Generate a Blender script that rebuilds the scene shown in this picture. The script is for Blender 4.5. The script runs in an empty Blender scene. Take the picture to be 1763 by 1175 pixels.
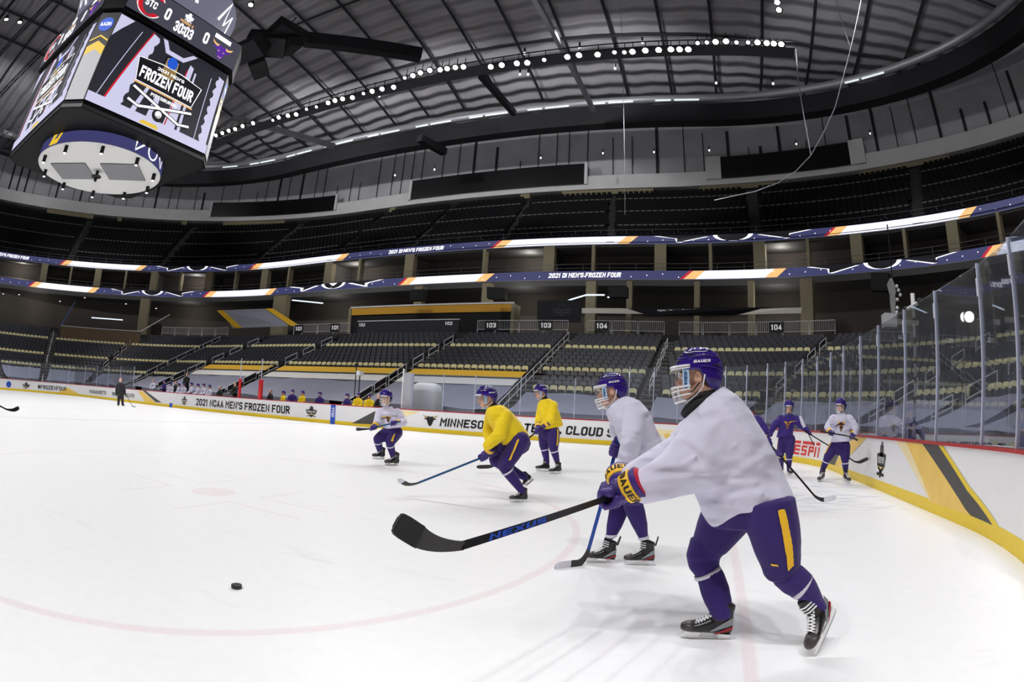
import bpy, bmesh, math, random
import numpy as np
from mathutils import Matrix, Vector
PI = math.pi
sc = bpy.context.scene
COL = sc.collection
# ---------------------------------------------------------------- camera: equisolid fisheye, metres, ice at z=0, goal line x=0
CF = 978.28
OFX, OFY = 35.8675, 84.9515
C0 = np.array([0.3531, 11.482, 1.2666])
def _rot(yaw, pitch, roll):
    cy, sy = math.cos(yaw), math.sin(yaw); cp, sp = math.cos(pitch), math.sin(pitch)
    f = np.array([cy*cp, sy*cp, sp]); r = np.array([sy, -cy, 0.]); u = np.cross(r, f)
    cr, sr = math.cos(roll), math.sin(roll)
    return cr*r - sr*u, sr*r + cr*u, f
RX, UX, FX = _rot(-1.25727, 0.038236, -0.052948)
cd = bpy.data.cameras.new('camera'); cam = bpy.data.objects.new('camera', cd); COL.objects.link(cam); sc.camera = cam
cam.matrix_world = Matrix([[*map(float, (RX[i], UX[i], -FX[i], C0[i]))] for i in range(3)] + [[0, 0, 0, 1]])
cd.type = 'PANO'
_F = cd if hasattr(cd, 'panorama_type') else cd.cycles
_F.panorama_type = 'FISHEYE_EQUISOLID'; _F.fisheye_lens = 15.0; _F.fisheye_fov = PI
cd.sensor_fit = 'HORIZONTAL'; cd.sensor_width = 15*1763/CF; cd.sensor_height = 15*1175/CF
cd.shift_x = -OFX/1763; cd.shift_y = OFY/1175
cd.clip_start = 0.05; cd.clip_end = 400
# ---------------------------------------------------------------- world, exposure
w = bpy.data.worlds.new('world'); sc.world = w; w.use_nodes = True
w.node_tree.nodes['Background'].inputs[0].default_value = (0.5, 0.52, 0.6, 1)
w.node_tree.nodes['Background'].inputs[1].default_value = 0.02
sc.view_settings.view_transform = 'Standard'; sc.view_settings.look = 'None'
sc.view_settings.exposure = 0.0; sc.view_settings.gamma = 1.0; sc.view_settings.use_curve_mapping = False
try:
    sc.cycles.use_denoising = True
    sc.cycles.max_bounces = 8; sc.cycles.diffuse_bounces = 3; sc.cycles.glossy_bounces = 3
    sc.cycles.transparent_max_bounces = 16; sc.cycles.sample_clamp_indirect = 6; sc.cycles.caustics_reflective = False
    sc.cycles.caustics_refractive = False
except Exception: pass
# ---------------------------------------------------------------- rink lamps: sports floodlights on the two catwalks
def spot(x, y, z, tx, ty, power, cone=75, radius=.42, col=(1, .98, .97), tz=0.):  # serves the rink floodlights and the added fill spots
    l = bpy.data.lights.new('flood_or_fill_beam', 'SPOT'); l.energy = power; l.spot_size = math.radians(cone); l.spot_blend = .5
    l.shadow_soft_size = radius; l.color = col
    o = bpy.data.objects.new('flood_or_fill_beam', l); COL.objects.link(o); o.location = (x, y, z)
    o.rotation_euler = (Vector((tx, ty, tz)) - Vector((x, y, z))).to_track_quat('-Z', 'Y').to_euler()
    return o
CATY, CATZ = 18.3, 24.3
for sy in (-1, 1):
    for i in range(14):
        x = -4 + i*4.7
        spot(x, sy*CATY, CATZ-.6, x*.92+1, sy*(-1.5, 6.5, 2.5)[i % 3], 3600, 84)
# added fill lights to lift the stands, club level and suites
def fill_point(x, y, z, power, radius=.5, col=(1, .97, .93)):
    l = bpy.data.lights.new('interior_fill', 'POINT'); l.energy = power; l.shadow_soft_size = radius; l.color = col
    o = bpy.data.objects.new('interior_fill', l); COL.objects.link(o); o.location = (x, y, z)
for x, y, tx, ty in ((27, -21, 27, -34), (10, -21, 8, -34), (44, -21, 46, -34), (-4, -14, -17, -26), (-7, 0, -22, -2), (-4, 14, -17, 22), (60, -12, 76, -20), (62, 4, 78, 6)):
    s_ = spot(x, y, 29, tx, ty, 6000, 95, .8, (.94, .95, 1)); s_.data.name = 'stand_fill'
for x, y, tx, ty, pw_ in ((12, -27, 10, -51, 4200), (30, -27, 30, -51, 4200), (48, -27, 50, -51, 4200), (-8, -22, -22, -42, 1300), (-16, -4, -38, -12, 700), (64, -16, 84, -32, 3200), (70, 0, 92, 0, 3000)):
    s_ = spot(x, y, 29.5, tx, ty, pw_, 110, .3, (.97, .97, 1), 34.); s_.data.name = 'upper_wall_fill'  # fill spots added to brighten the upper wall panels
# ---------------------------------------------------------------- pixel <-> place helpers (photograph taken as 1763 x 1175)
def proj(P):
    P = np.atleast_2d(P).astype(float); d = P - C0; x = d@RX; y = d@UX; z = d@FX
    rr = np.hypot(x, y); th = np.arctan2(rr, z); k = 2*CF*np.sin(th/2)/np.maximum(rr, 1e-9)
    return np.stack([881.5 + x*k + OFX, 587.5 - y*k + OFY], 1)
def ray(px, py):
    dx = px - 881.5 - OFX; dy = -(py - 587.5 - OFY); R = math.hypot(dx, dy)
    th = 2*math.asin(min(1, R/2/CF)); s = math.sin(th)/max(R, 1e-9)
    return dx*s*RX + dy*s*UX + math.cos(th)*FX
def at_z(px, py, z=0.): d = ray(px, py); return C0 + d*((z - C0[2])/d[2])
def at_y(px, py, y): d = ray(px, py); return C0 + d*((y - C0[1])/d[1])
def at_x(px, py, x): d = ray(px, py); return C0 + d*((x - C0[0])/d[0])
def at_d(px, py, D): d = ray(px, py); return C0 + d*(D/math.hypot(d[0], d[1]))
# ---------------------------------------------------------------- ring curves (rounded rectangles round the rink)
XC = 27.127
def RP(u, ring, z=0.):
    cx, cy, R = ring; u = u % 8; s = int(u); f = u - s
    if s == 0: x, y = XC-cx-R, cy-2*cy*f
    elif s == 1: a = PI+f*PI/2; x, y = XC-cx+R*math.cos(a), -cy+R*math.sin(a)
    elif s == 2: x, y = XC-cx+2*cx*f, -cy-R
    elif s == 3: a = 1.5*PI+f*PI/2; x, y = XC+cx+R*math.cos(a), -cy+R*math.sin(a)
    elif s == 4: x, y = XC+cx+R, -cy+2*cy*f
    elif s == 5: a = f*PI/2; x, y = XC+cx+R*math.cos(a), cy+R*math.sin(a)
    elif s == 6: x, y = XC+cx-2*cx*f, cy+R
    else: a = PI/2+f*PI/2; x, y = XC-cx+R*math.cos(a), cy+R*math.sin(a)
    return np.array([x, y, z])
def seglen(s, ring):
    cx, cy, R = ring; s = int(s) % 8
    return (2*cy, R*PI/2, 2*cx, R*PI/2)[s % 4]
def RN(u, ring):      # outward normal, horizontal
    u = u % 8; s = int(u); f = u - s
    a = {0: PI, 2: 1.5*PI, 4: 0., 6: PI/2}.get(s)
    if a is None: a = {1: PI, 3: 1.5*PI, 5: 0., 7: PI/2}[s]+f*PI/2
    return np.array([math.cos(a), math.sin(a), 0.])
def us(u0, u1, ring, step):   # list of u, evenly spaced by arc length about step metres, breaking at segment ends
    out = [u0]; u = u0
    while u < u1-1e-9:
        e = min(math.floor(u+1e-9)+1, u1); L = seglen(u+1e-9, ring)*(e-u); n = max(1, int(round(L/step)))
        out += [u+(e-u)*(i+1)/n for i in range(n)]; u = e
    return out
def uadv(u, dist, ring):     # walk dist metres along the ring
    sgn = 1 if dist > 0 else -1; d = abs(dist)
    while d > 1e-9:
        if sgn > 0: e = math.floor(u+1e-9)+1; L = seglen(u+1e-9, ring)
        else: e = math.ceil(u-1e-9)-1; L = seglen(e+1e-9, ring)
        r = abs(e-u)*L
        if r >= d: return u+sgn*d/L
        d -= r; u = e
    return u
_us = np.linspace(-.4, 4.6, 2501)
def uof(px, py, ring, z):
    P = np.array([RP(u, ring, z) for u in _us]); q = proj(P); return float(_us[((q-np.array([px, py]))**2).sum(1).argmin()])
RINK = (21.946, 4.42, 8.534)
def LOW(k): return (22.7, 6.5, 15.1+.85*k)          # lower bowl row k
def LZ(k): return 2.95+.3575*k
RIB1 = (21.5, 2.8, 35.5); RIB2 = (21., 1.5, 38.); FAS = (19., 2., 48.)
# ---------------------------------------------------------------- mesh builder
class MB:
    def __init__(s): s.v = []; s.f = []; s.m = []; s.mi = 0; s.xf = None
    def V(s, p):
        if s.xf is not None: p = s.xf @ Vector([float(c) for c in p])
        s.v.append((float(p[0]), float(p[1]), float(p[2]))); return len(s.v)-1
    def F(s, *i): s.f.append(tuple(i)); s.m.append(s.mi)
    def box(s, lo, hi, M=None):
        c = [Vector((x, y, z)) for x in (lo[0], hi[0]) for y in (lo[1], hi[1]) for z in (lo[2], hi[2])]
        if M is not None: c = [M @ p for p in c]
        i = [s.V(p) for p in c]
        for a in ((0, 1, 3, 2), (4, 6, 7, 5), (0, 4, 5, 1), (2, 3, 7, 6), (0, 2, 6, 4), (1, 5, 7, 3)): s.F(*[i[j] for j in a])
        return s
    def hexa(s, p):   # 8 points: bottom 4 ccw, top 4 ccw
        i = [s.V(q) for q in p]
        for a in ((3, 2, 1, 0), (4, 5, 6, 7), (0, 1, 5, 4), (1, 2, 6, 5), (2, 3, 7, 6), (3, 0, 4, 7)): s.F(*[i[j] for j in a])
        return s
    def tube(s, pts, r, n=8, closed=False, caps=True, flat=1.0):
        pts = [Vector([float(c) for c in p]) for p in pts]; N = len(pts); rr = r if hasattr(r, '__len__') else [r]*N
        t0 = (pts[1]-pts[0]).normalized(); up = Vector((0, 0, 1)) if abs(t0.z) < .9 else Vector((1, 0, 0))
        nrm = t0.cross(up).normalized(); rings = []
        for k in range(N):
            a = pts[k-1] if (k or closed) else pts[k]; b = pts[(k+1) % N] if (k < N-1 or closed) else pts[k]
            t = (b-a).normalized()
            nrm = (nrm-t*nrm.dot(t)).normalized(); bn = t.cross(nrm)
            rings.append([s.V(pts[k]+nrm*math.cos(2*PI*j/n)*rr[k]+bn*math.sin(2*PI*j/n)*rr[k]*flat) for j in range(n)])
        for k in range(N if closed else N-1):
            A, B = rings[k], rings[(k+1) % N]
            for j in range(n): s.F(A[j], A[(j+1) % n], B[(j+1) % n], B[j])
        if caps and not closed: s.F(*rings[0][::-1]); s.F(*rings[-1])
        return s
    def rings(s, R, closed=True, caps=True):
        I = [[s.V(p) for p in r] for r in R]; n = len(I[0])
        for a, b in zip(I[:-1], I[1:]):
            for j in range(n if closed else n-1): s.F(a[j], a[(j+1) % n], b[(j+1) % n], b[j])
        if caps and closed: s.F(*I[0][::-1]); s.F(*I[-1])
        return s
    def ell(s, c, r, M=None, nu=14, nv=9):
        R = []
        for i in range(nv+1):
            th = PI*(i+.0)/nv; th = min(max(th, .02), PI-.02)
            R.append([(r[0]*math.sin(th)*math.cos(2*PI*j/nu), r[1]*math.sin(th)*math.sin(2*PI*j/nu), -r[2]*math.cos(th)) for j in range(nu)])
        c = Vector([float(q) for q in c])
        R = [[(c+(M @ Vector(p) if M is not None else Vector(p))) for p in q] for q in R]
        return s.rings(R)
    def lathe(s, prof, c=(0, 0, 0), n=24, M=None):
        c = Vector(c); R = []
        for r, z in prof:
            R.append([c+(M @ Vector((r*math.cos(2*PI*j/n), r*math.sin(2*PI*j/n), z)) if M is not None else Vector((r*math.cos(2*PI*j/n), r*math.sin(2*PI*j/n), z))) for j in range(n)])
        return s.rings(R)
    def poly(s, pts, off=None):   # flat polygon, optional extrusion vector
        i = [s.V(p) for p in pts]
        if off is None: s.F(*i); return s
        j = [s.V([p[k]+off[k] for k in range(3)]) for p in pts]; s.F(*i[::-1]); s.F(*j)
        for k in range(len(i)): s.F(i[k], i[(k+1) % len(i)], j[(k+1) % len(i)], j[k])
        return s
    def build(s, name, mat, parent=None, smooth=False, fix=True, kind=None):
        me = bpy.data.meshes.new(name); me.from_pydata(s.v, [], s.f); me.update()
        mats = mat if isinstance(mat, (list, tuple)) else [mat]
        for m in mats: me.materials.append(m)
        if len(mats) > 1: me.polygons.foreach_set('material_index', s.m)
        if fix and len(s.f) < 60000:
            b = bmesh.new(); b.from_mesh(me); bmesh.ops.recalc_face_normals(b, faces=b.faces); b.to_mesh(me); b.free()
        if smooth: me.polygons.foreach_set('use_smooth', [True]*len(me.polygons))
        o = bpy.data.objects.new(name, me); COL.objects.link(o)
        if parent is not None:
            o.parent = parent
            if parent.get('_w'): pass
            o.matrix_parent_inverse = parent.matrix_world.inverted() if parent.type == 'EMPTY' or True else o.matrix_parent_inverse
        if kind: o['kind'] = kind
        return o
def empty(name, loc=(0, 0, 0), rz=0.):
    o = bpy.data.objects.new(name, None); COL.objects.link(o); o.location = [float(c) for c in loc]; o.rotation_euler = (0, 0, rz)
    o.matrix_world = Matrix.Translation(Vector([float(c) for c in loc])) @ Matrix.Rotation(rz, 4, 'Z'); o.empty_display_size = .2
    return o
def tag(o, label=None, cat=None, group=None, kind=None):
    if label: o['label'] = label
    if cat: o['category'] = cat
    if group: o['group'] = group
    if kind: o['kind'] = kind
    return o
def copy_tree(o, parent=None):
    c = o.copy(); COL.objects.link(c)
    if parent is not None: c.parent = parent
    for ch in list(o.children): copy_tree(ch, c)
    return c
# ---------------------------------------------------------------- materials
MATS = {}
_ONES = 'first second third fourth fifth sixth seventh eighth ninth tenth eleventh twelfth thirteenth fourteenth fifteenth sixteenth seventeenth eighteenth nineteenth'.split()
def nth(i):
    if i < 20: return _ONES[i-1]
    t, u = divmod(i, 10); return {2: 'twentieth', 3: 'thirtieth', 4: 'fortieth', 5: 'fiftieth'}[t] if u == 0 else {2: 'twenty', 3: 'thirty', 4: 'forty', 5: 'fifty'}[t]+'-'+_ONES[u-1]
def mat(name, col, rough=.6, metal=0., emit=0., ecol=None, var=.06, scale=6., bump=0., bscale=40., spec=.5, sheen=0.):
    if name in MATS: return MATS[name]
    m = bpy.data.materials.new(name); m.use_nodes = True; nt = m.node_tree; b = nt.nodes['Principled BSDF']
    col = tuple((c/255.)**2.2 if max(col) > 1.01 else c for c in col)
    b.inputs['Roughness'].default_value = rough; b.inputs['Metallic'].default_value = metal
    b.inputs['Specular IOR Level'].default_value = spec
    if sheen: b.inputs['Sheen Weight'].default_value = sheen
    tc = nt.nodes.new('ShaderNodeTexCoord')
    if var > 0:
        nz = nt.nodes.new('ShaderNodeTexNoise'); nz.inputs['Scale'].default_value = scale; nz.inputs['Detail'].default_value = 3
        nt.links.new(tc.outputs['Object'], nz.inputs['Vector'])
        mx = nt.nodes.new('ShaderNodeMix'); mx.data_type = 'RGBA'
        mx.inputs[6].default_value = (*[c*(1-var) for c in col], 1); mx.inputs[7].default_value = (*[min(1, c*(1+var)) for c in col], 1)
        nt.links.new(nz.outputs['Fac'], mx.inputs[0]); nt.links.new(mx.outputs[2], b.inputs['Base Color'])
    else: b.inputs['Base Color'].default_value = (*col, 1)
    if bump > 0:
        n2 = nt.nodes.new('ShaderNodeTexNoise'); n2.inputs['Scale'].default_value = bscale
        nt.links.new(tc.outputs['Object'], n2.inputs['Vector'])
        bp = nt.nodes.new('ShaderNodeBump'); bp.inputs['Strength'].default_value = bump; bp.inputs['Distance'].default_value = .01
        nt.links.new(n2.outputs['Fac'], bp.inputs['Height']); nt.links.new(bp.outputs['Normal'], b.inputs['Normal'])
    if emit > 0:
        e = ecol or col; e = tuple((c/255.)**2.2 if max(e) > 1.01 else c for c in e)
        b.inputs['Emission Color'].default_value = (*e, 1); b.inputs['Emission Strength'].default_value = emit
    MATS[name] = m; return m
def screen(name, col, k=1.0): return mat(name, (8, 8, 10), .5, emit=k, ecol=col, var=0)
def glassmat(name, tint=(.9, .95, 1), refl=.10, haze=.05):
    if name in MATS: return MATS[name]
    m = bpy.data.materials.new(name); m.use_nodes = True; nt = m.node_tree; nt.nodes.clear()
    o = nt.nodes.new('ShaderNodeOutputMaterial'); t = nt.nodes.new('ShaderNodeBsdfTransparent'); g = nt.nodes.new('ShaderNodeBsdfGlossy')
    d = nt.nodes.new('ShaderNodeBsdfDiffuse'); d.inputs[0].default_value = (.75, .78, .85, 1)
    t.inputs[0].default_value = (*tint, 1); g.inputs['Roughness'].default_value = .015
    fr = nt.nodes.new('ShaderNodeFresnel'); fr.inputs[0].default_value = 1.45
    mu = nt.nodes.new('ShaderNodeMath'); mu.operation = 'MULTIPLY_ADD'; mu.inputs[1].default_value = .6; mu.inputs[2].default_value = refl-.03
    nt.links.new(fr.outputs[0], mu.inputs[0])
    a = nt.nodes.new('ShaderNodeMixShader'); b = nt.nodes.new('ShaderNodeMixShader')
    a.inputs[0].default_value = haze; nt.links.new(t.outputs[0], a.inputs[1]); nt.links.new(d.outputs[0], a.inputs[2])
    nt.links.new(mu.outputs[0], b.inputs[0]); nt.links.new(a.outputs[0], b.inputs[1]); nt.links.new(g.outputs[0], b.inputs[2])
    nt.links.new(b.outputs[0], o.inputs[0]); MATS[name] = m; return m
# ---------------------------------------------------------------- lettering: a text turned into triangles, in units of cap height
_TX = {}
FONT_ = {'A': '00 28 40|12 32', 'B': '00 08 38 47 45 34 04|34 43 41 30 00', 'C': '46 47 38 18 07 01 10 30 41 42', 'D': '00 08 38 47 41 30 00', 'E': '48 08 00 40|04 34', 'F': '48 08 00|04 34',
       'G': '46 47 38 18 07 01 10 30 41 43 23', 'H': '00 08|40 48|04 44', 'I': '00 08', 'J': '48 41 30 10 01', 'K': '00 08|48 04 40', 'L': '08 00 40', 'M': '00 08 24 48 40', 'N': '00 08 40 48', 'O': '07 18 38 47 41 30 10 01 07',
       'P': '00 08 38 47 45 34 04', 'Q': '07 18 38 47 41 30 10 01 07|22 40', 'R': '00 08 38 47 45 34 04|24 40', 'S': '47 38 18 07 05 14 34 43 41 30 10 01', 'T': '08 48|28 20', 'U': '08 01 10 30 41 48', 'V': '08 20 48', 'W': '08 10 25 30 48',
       'X': '00 48|08 40', 'Y': '08 24 48|24 20', 'Z': '08 48 00 40', '0': '07 18 38 47 41 30 10 01 07', '1': '07 18 10', '2': '07 18 38 47 45 00 40', '3': '07 18 38 47 45 34 24|34 43 41 30 10 01', '4': '30 38 02 42', '#': '10 18|30 38|03 43|05 45', "'": '08 06', ':': '01 02|06 07', '.': '00 01', '-': '04 34'}
def text_geo(s, bold=.0, shear=0.):
    """angular condensed capitals drawn as mitred strokes; cap height 1"""
    key = (s, bold, shear)
    if key in _TX: return _TX[key]
    W = .155+bold*1.1; V, F = [], []; x0 = 0.
    for ch in s:
        if ch == ' ': x0 += .32; continue
        g = FONT_[ch]; wd = 5. if ch in 'MW' else 4.; sx = .115*(wd/4)
        for st in g.split('|'):
            P = [np.array([int(t[0])*sx, W/2+int(t[1])/8*(1-W)]) for t in st.split()]; cl = st.split()[0] == st.split()[-1]; n = len(P)-(1 if cl else 0); L = []
            for k in range(n):
                a = P[(k-1) % n] if (k or cl) else None; b = P[(k+1) % n] if (k < n-1 or cl) else None
                t1 = (P[k]-a) if a is not None else (b-P[k]); t2 = (b-P[k]) if b is not None else t1; t1 = t1/np.linalg.norm(t1); t2 = t2/np.linalg.norm(t2)
                m = np.array([-t1[1]-t2[1], t1[0]+t2[0]]); m = m/max(np.linalg.norm(m), 1e-6); m = m*W/2/max(.45, m@np.array([-t1[1], t1[0]])); e = 0*t1
                if a is None: e = -t1*W/2
                if b is None: e = t1*W/2
                b0 = len(V); V += [P[k]+m+e+[x0, 0], P[k]-m+e+[x0, 0]]; L.append((b0, b0+1))
            for k in range(n if cl else n-1): a, b = L[k], L[(k+1) % n]; F.append((a[0], a[1], b[1], b[0]))
        x0 += (.0 if ch in "I'.:" else .25 if ch == '1' else 4*sx)+W+.10
    v = np.array(V) if V else np.zeros((0, 2))
    if len(v): v[:, 0] += shear*v[:, 1]; v[:, 0] -= v[:, 0].min()
    _TX[key] = (v, F); return v, F
def put_text(mb, s, fn, width, height, bold=.02, shear=0., flip=False):
    """letters mapped through fn(x, y): x 0..width, y 0..height"""
    v, f = text_geo(s, bold, shear)
    if not len(v): return mb
    W = v[:, 0].max(); b = len(mb.v)
    for x, y in v: mb.V(fn((W-x if flip else x)/W*width, y*height))
    for q in f: mb.F(*[b+i for i in q])
    return mb
def plane_fn(o, ex, ey):
    o = np.array(o, float); ex = np.array(ex, float); ey = np.array(ey, float)
    return lambda x, y: o+ex*x+ey*y
def stroke(mb, fn, pts, w, closed=False):    # a flat stroke of width w along 2-D pts, mapped by fn
    n = len(pts); P = [np.array(p, float) for p in pts]
    L = []
    for k in range(n):
        a = P[k-1] if (k or closed) else P[k]; b = P[(k+1) % n] if (k < n-1 or closed) else P[k]
        t = b-a; t = t/(np.linalg.norm(t)+1e-9); nn = np.array([-t[1], t[0]])*w/2; L.append((mb.V(fn(*(P[k]+nn))), mb.V(fn(*(P[k]-nn)))))
    for k in range(n if closed else n-1):
        a, b = L[k], L[(k+1) % n]; mb.F(a[0], a[1], b[1], b[0])
    return mb
def arcp(cx, cy, r, a0, a1, n=14, ry=None): return [(cx+r*math.cos(math.radians(a0+(a1-a0)*i/n)), cy+(ry or r)*math.sin(math.radians(a0+(a1-a0)*i/n))) for i in range(n+1)]
def fill(mb, fn, pts):
    i = [mb.V(fn(*p)) for p in pts]; mb.F(*i); return mb
# ================================================================ the setting
for i in range(9):      # added point fills that brighten the suite and club levels
    u_ = .3+i*.5
    for rg_, z_, p_ in (((RIB1[0], RIB1[1], 38.5), 16.6, 160), ((22.7, 6.5, 31.5), 11.6, 110)):
        q_ = RP(u_, rg_, z_); fill_point(q_[0], q_[1], q_[2], p_)
def ice_material():
    m = bpy.data.materials.new('ice'); m.use_nodes = True; nt = m.node_tree; b = nt.nodes['Principled BSDF']; N = nt.nodes.new; Lk = nt.links.new
    tc = N('ShaderNodeTexCoord'); sp = N('ShaderNodeSeparateXYZ'); Lk(tc.outputs['Object'], sp.inputs[0])
    def mt(op, a, bb=None, c=None):
        n = N('ShaderNodeMath'); n.operation = op
        for i, q in enumerate((a, bb, c)):
            if q is None: continue
            if isinstance(q, (int, float)): n.inputs[i].default_value = q
            else: Lk(q, n.inputs[i])
        return n.outputs[0]
    X, Y = sp.outputs[0], sp.outputs[1]
    wob = N('ShaderNodeTexNoise'); wob.inputs['Scale'].default_value = 9; wob.inputs['Detail'].default_value = 4; Lk(tc.outputs['Object'], wob.inputs['Vector'])
    fine = N('ShaderNodeTexNoise'); fine.inputs['Scale'].default_value = 60; fine.inputs['Detail'].default_value = 5; Lk(tc.outputs['Object'], fine.inputs['Vector'])
    def band(d, w, soft=.03):  # 1 inside |d|<w
        a = mt('ABSOLUTE', d); mr = N('ShaderNodeMapRange'); mr.interpolation_type = 'SMOOTHSTEP'
        Lk(a, mr.inputs[0]); mr.inputs[1].default_value = w; mr.inputs[2].default_value = w+soft; mr.inputs[3].default_value = 1; mr.inputs[4].default_value = 0
        return mr.outputs[0]
    def rad(cx, cy): return mt('SQRT', mt('ADD', mt('POWER', mt('SUBTRACT', X, cx), 2), mt('POWER', mt('SUBTRACT', Y, cy), 2)))
    red = band(X, .025)
    red = mt('MAXIMUM', red, band(mt('SUBTRACT', X, 54.25), .025))
    red = mt('MAXIMUM', red, mt('MULTIPLY', band(mt('SUBTRACT', X, 27.127), .15), 1))
    for cx in (6.096, 48.15):
        for cy in (6.706, -6.706):
            r = rad(cx, cy); w_ = .028
            red = mt('MAXIMUM', red, band(mt('SUBTRACT', r, 4.55), w_)); red = mt('MAXIMUM', red, mt('MULTIPLY', band(r, .29, .04), .9))
            u = mt('ABSOLUTE', mt('SUBTRACT', X, cx)); v = mt('ABSOLUTE', mt('SUBTRACT', Y, cy))
            l1 = mt('MULTIPLY', band(mt('SUBTRACT', v, .275), .012, .02), band(mt('SUBTRACT', u, .634+.58), .58, .03))
            l2 = mt('MULTIPLY', band(mt('SUBTRACT', u, .634), .012, .02), band(mt('SUBTRACT', v, .275+.43), .43, .03))
            red = mt('MAXIMUM', red, mt('MAXIMUM', l1, l2))
    blue = band(mt('SUBTRACT', X, 19.5), .14)
    # faint blue streaks behind the far goal line spot
    wv = N('ShaderNodeTexNoise'); wv.inputs['Scale'].default_value = 1.0; wv.inputs['Detail'].default_value = 3
    mp = N('ShaderNodeMapping'); mp.inputs['Scale'].default_value = (1.6, 7, 1); mp.inputs['Rotation'].default_value = (0, 0, .25); Lk(tc.outputs['Object'], mp.inputs[0]); Lk(mp.outputs[0], wv.inputs['Vector'])
    st = N('ShaderNodeMapRange'); Lk(wv.outputs['Fac'], st.inputs[0]); st.inputs[1].default_value = .53; st.inputs[2].default_value = .64
    patch = mt('MULTIPLY', band(mt('SUBTRACT', X, -1.7), 1.1, .6), band(mt('SUBTRACT', Y, .2), 2.0, 1.2))
    streak = mt('MULTIPLY', mt('MULTIPLY', st.outputs[0], patch), .55)
    base = N('ShaderNodeMix'); base.data_type = 'RGBA'; base.inputs[6].default_value = (.86, .87, .89, 1); base.inputs[7].default_value = (.93, .935, .94, 1); Lk(wob.outputs['Fac'], base.inputs[0])
    fm = N('ShaderNodeMapRange'); Lk(fine.outputs['Fac'], fm.inputs[0]); fm.inputs[1].default_value = .3; fm.inputs[2].default_value = .7; fm.inputs[3].default_value = .07; fm.inputs[4].default_value = .22
    def over(prev, fac, col):
        x = N('ShaderNodeMix'); x.data_type = 'RGBA'; Lk(fac, x.inputs[0]); Lk(prev, x.inputs[6]); x.inputs[7].default_value = (*col, 1); return x.outputs[2]
    c = over(base.outputs[2], mt('MULTIPLY', red, fm.outputs[0]), (.62, .12, .18))
    c = over(c, mt('MULTIPLY', blue, .35), (.35, .45, .75))
    c = over(c, streak, (.35, .42, .62))
    # skate marks: long grey scuffs
    mp2 = N('ShaderNodeMapping'); mp2.inputs['Scale'].default_value = (.5, 2.2, 1); mp2.inputs['Rotation'].default_value = (0, 0, -.2); Lk(tc.outputs['Object'], mp2.inputs[0])
    n3 = N('ShaderNodeTexNoise'); n3.inputs['Scale'].default_value = 1.1; n3.inputs['Detail'].default_value = 7; n3.inputs['Roughness'].default_value = .65; Lk(mp2.outputs[0], n3.inputs['Vector'])
    sm = N('ShaderNodeMapRange'); Lk(n3.outputs['Fac'], sm.inputs[0]); sm.inputs[1].default_value = .60; sm.inputs[2].default_value = .74; sm.inputs[3].default_value = 0; sm.inputs[4].default_value = .35
    c = over(c, sm.outputs[0], (.62, .66, .68))
    Lk(c, b.inputs['Base Color']); b.inputs['Roughness'].default_value = .35; b.inputs['Specular IOR Level'].default_value = .25
    bp = N('ShaderNodeBump'); bp.inputs['Strength'].default_value = .25; bp.inputs['Distance'].default_value = .004; Lk(fine.outputs['Fac'], bp.inputs['Height']); Lk(bp.outputs['Normal'], b.inputs['Normal'])
    return m
mb = MB(); U = us(0, 8, RINK, .5)[:-1]
mb.F(*[mb.V(RP(u, RINK, 0)) for u in U]); mb.build('floor', ice_material(), kind='structure')
CONC = mat('concrete', (70, 69, 68), .85, var=.15, bump=.2)
DARK = mat('dark_concrete', (52, 51, 52), .9, var=.15)
BLACK = mat('black_matte', (16, 16, 18), .7)
mb = MB(); R1 = (21.946, 4.42, 8.65); R2 = (22.7, 6.5, 45.)
for a, b in zip(us(0, 8, RINK, 2)[:-1], us(0, 8, RINK, 2)[1:]):
    mb.F(mb.V(RP(a, R1, -.01)), mb.V(RP(b, R1, -.01)), mb.V(RP(b, R2, -.01)), mb.V(RP(a, R2, -.01)))
mb.build('ground', CONC, kind='structure')
def ring_surface(mb, prof, u0, u1, step=1.2, closed=False):
    """prof: list of (ring, z); sweeps it along u"""
    rows = [[RP(u, r, z) for r, z in prof] for u in us(u0, u1, prof[0][0], step)]
    return mb.rings(rows, closed=closed, caps=closed)
# ---- lower bowl: treads and risers
NR = 15
def bowl(mb, k0, k1, u0, u1):
    prof = []
    for k in range(k0, k1+1):
        h = LZ(k)-.82; r = LOW(k); f = (r[0], r[1], r[2]-.45); g = (r[0], r[1], r[2]+.4)
        prof += [(f, h), (g, h)]
    ring_surface(mb, prof, u0, u1, 1.5)
mb = MB(); bowl(mb, -7, NR-1, -.5, 7.4); mb.build('seating_terrace', mat('terrace', (74, 73, 74), .9, var=.12), kind='structure', fix=False)
# ---- rear wall behind the lower bowl, club level ceiling, columns
LW = (22.7, 6.5, 34.5)
ZT = LZ(NR-1)+.02
mb = MB(); ring_surface(mb, [((22.7, 6.5, 27.4), ZT-.9), ((22.7, 6.5, 27.4), ZT), (LW, ZT)], -.5, 7.4, 2); mb.build('floor_concourse', DARK, kind='structure', fix=False)
mb = MB(); ring_surface(mb, [(LW, ZT), (LW, 13.5)], -.5, 7.4, 2); mb.build('wall_concourse', mat('concourse_wall', (84, 78, 70), .9, var=.25, scale=.3), kind='structure', fix=False)
KHAKI = mat('khaki_column', (150, 140, 112), .8)
GREYP = mat('grey_soffit', (96, 95, 92), .8)
mb = MB(); ring_surface(mb, [(RIB1, 13.62), ((RIB1[0], RIB1[1], RIB1[2]+.1), 13.1), (LW, 12.9)], -.5, 7.4, 2); mb.build('ceiling_concourse', GREYP, kind='structure', fix=False)
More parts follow.
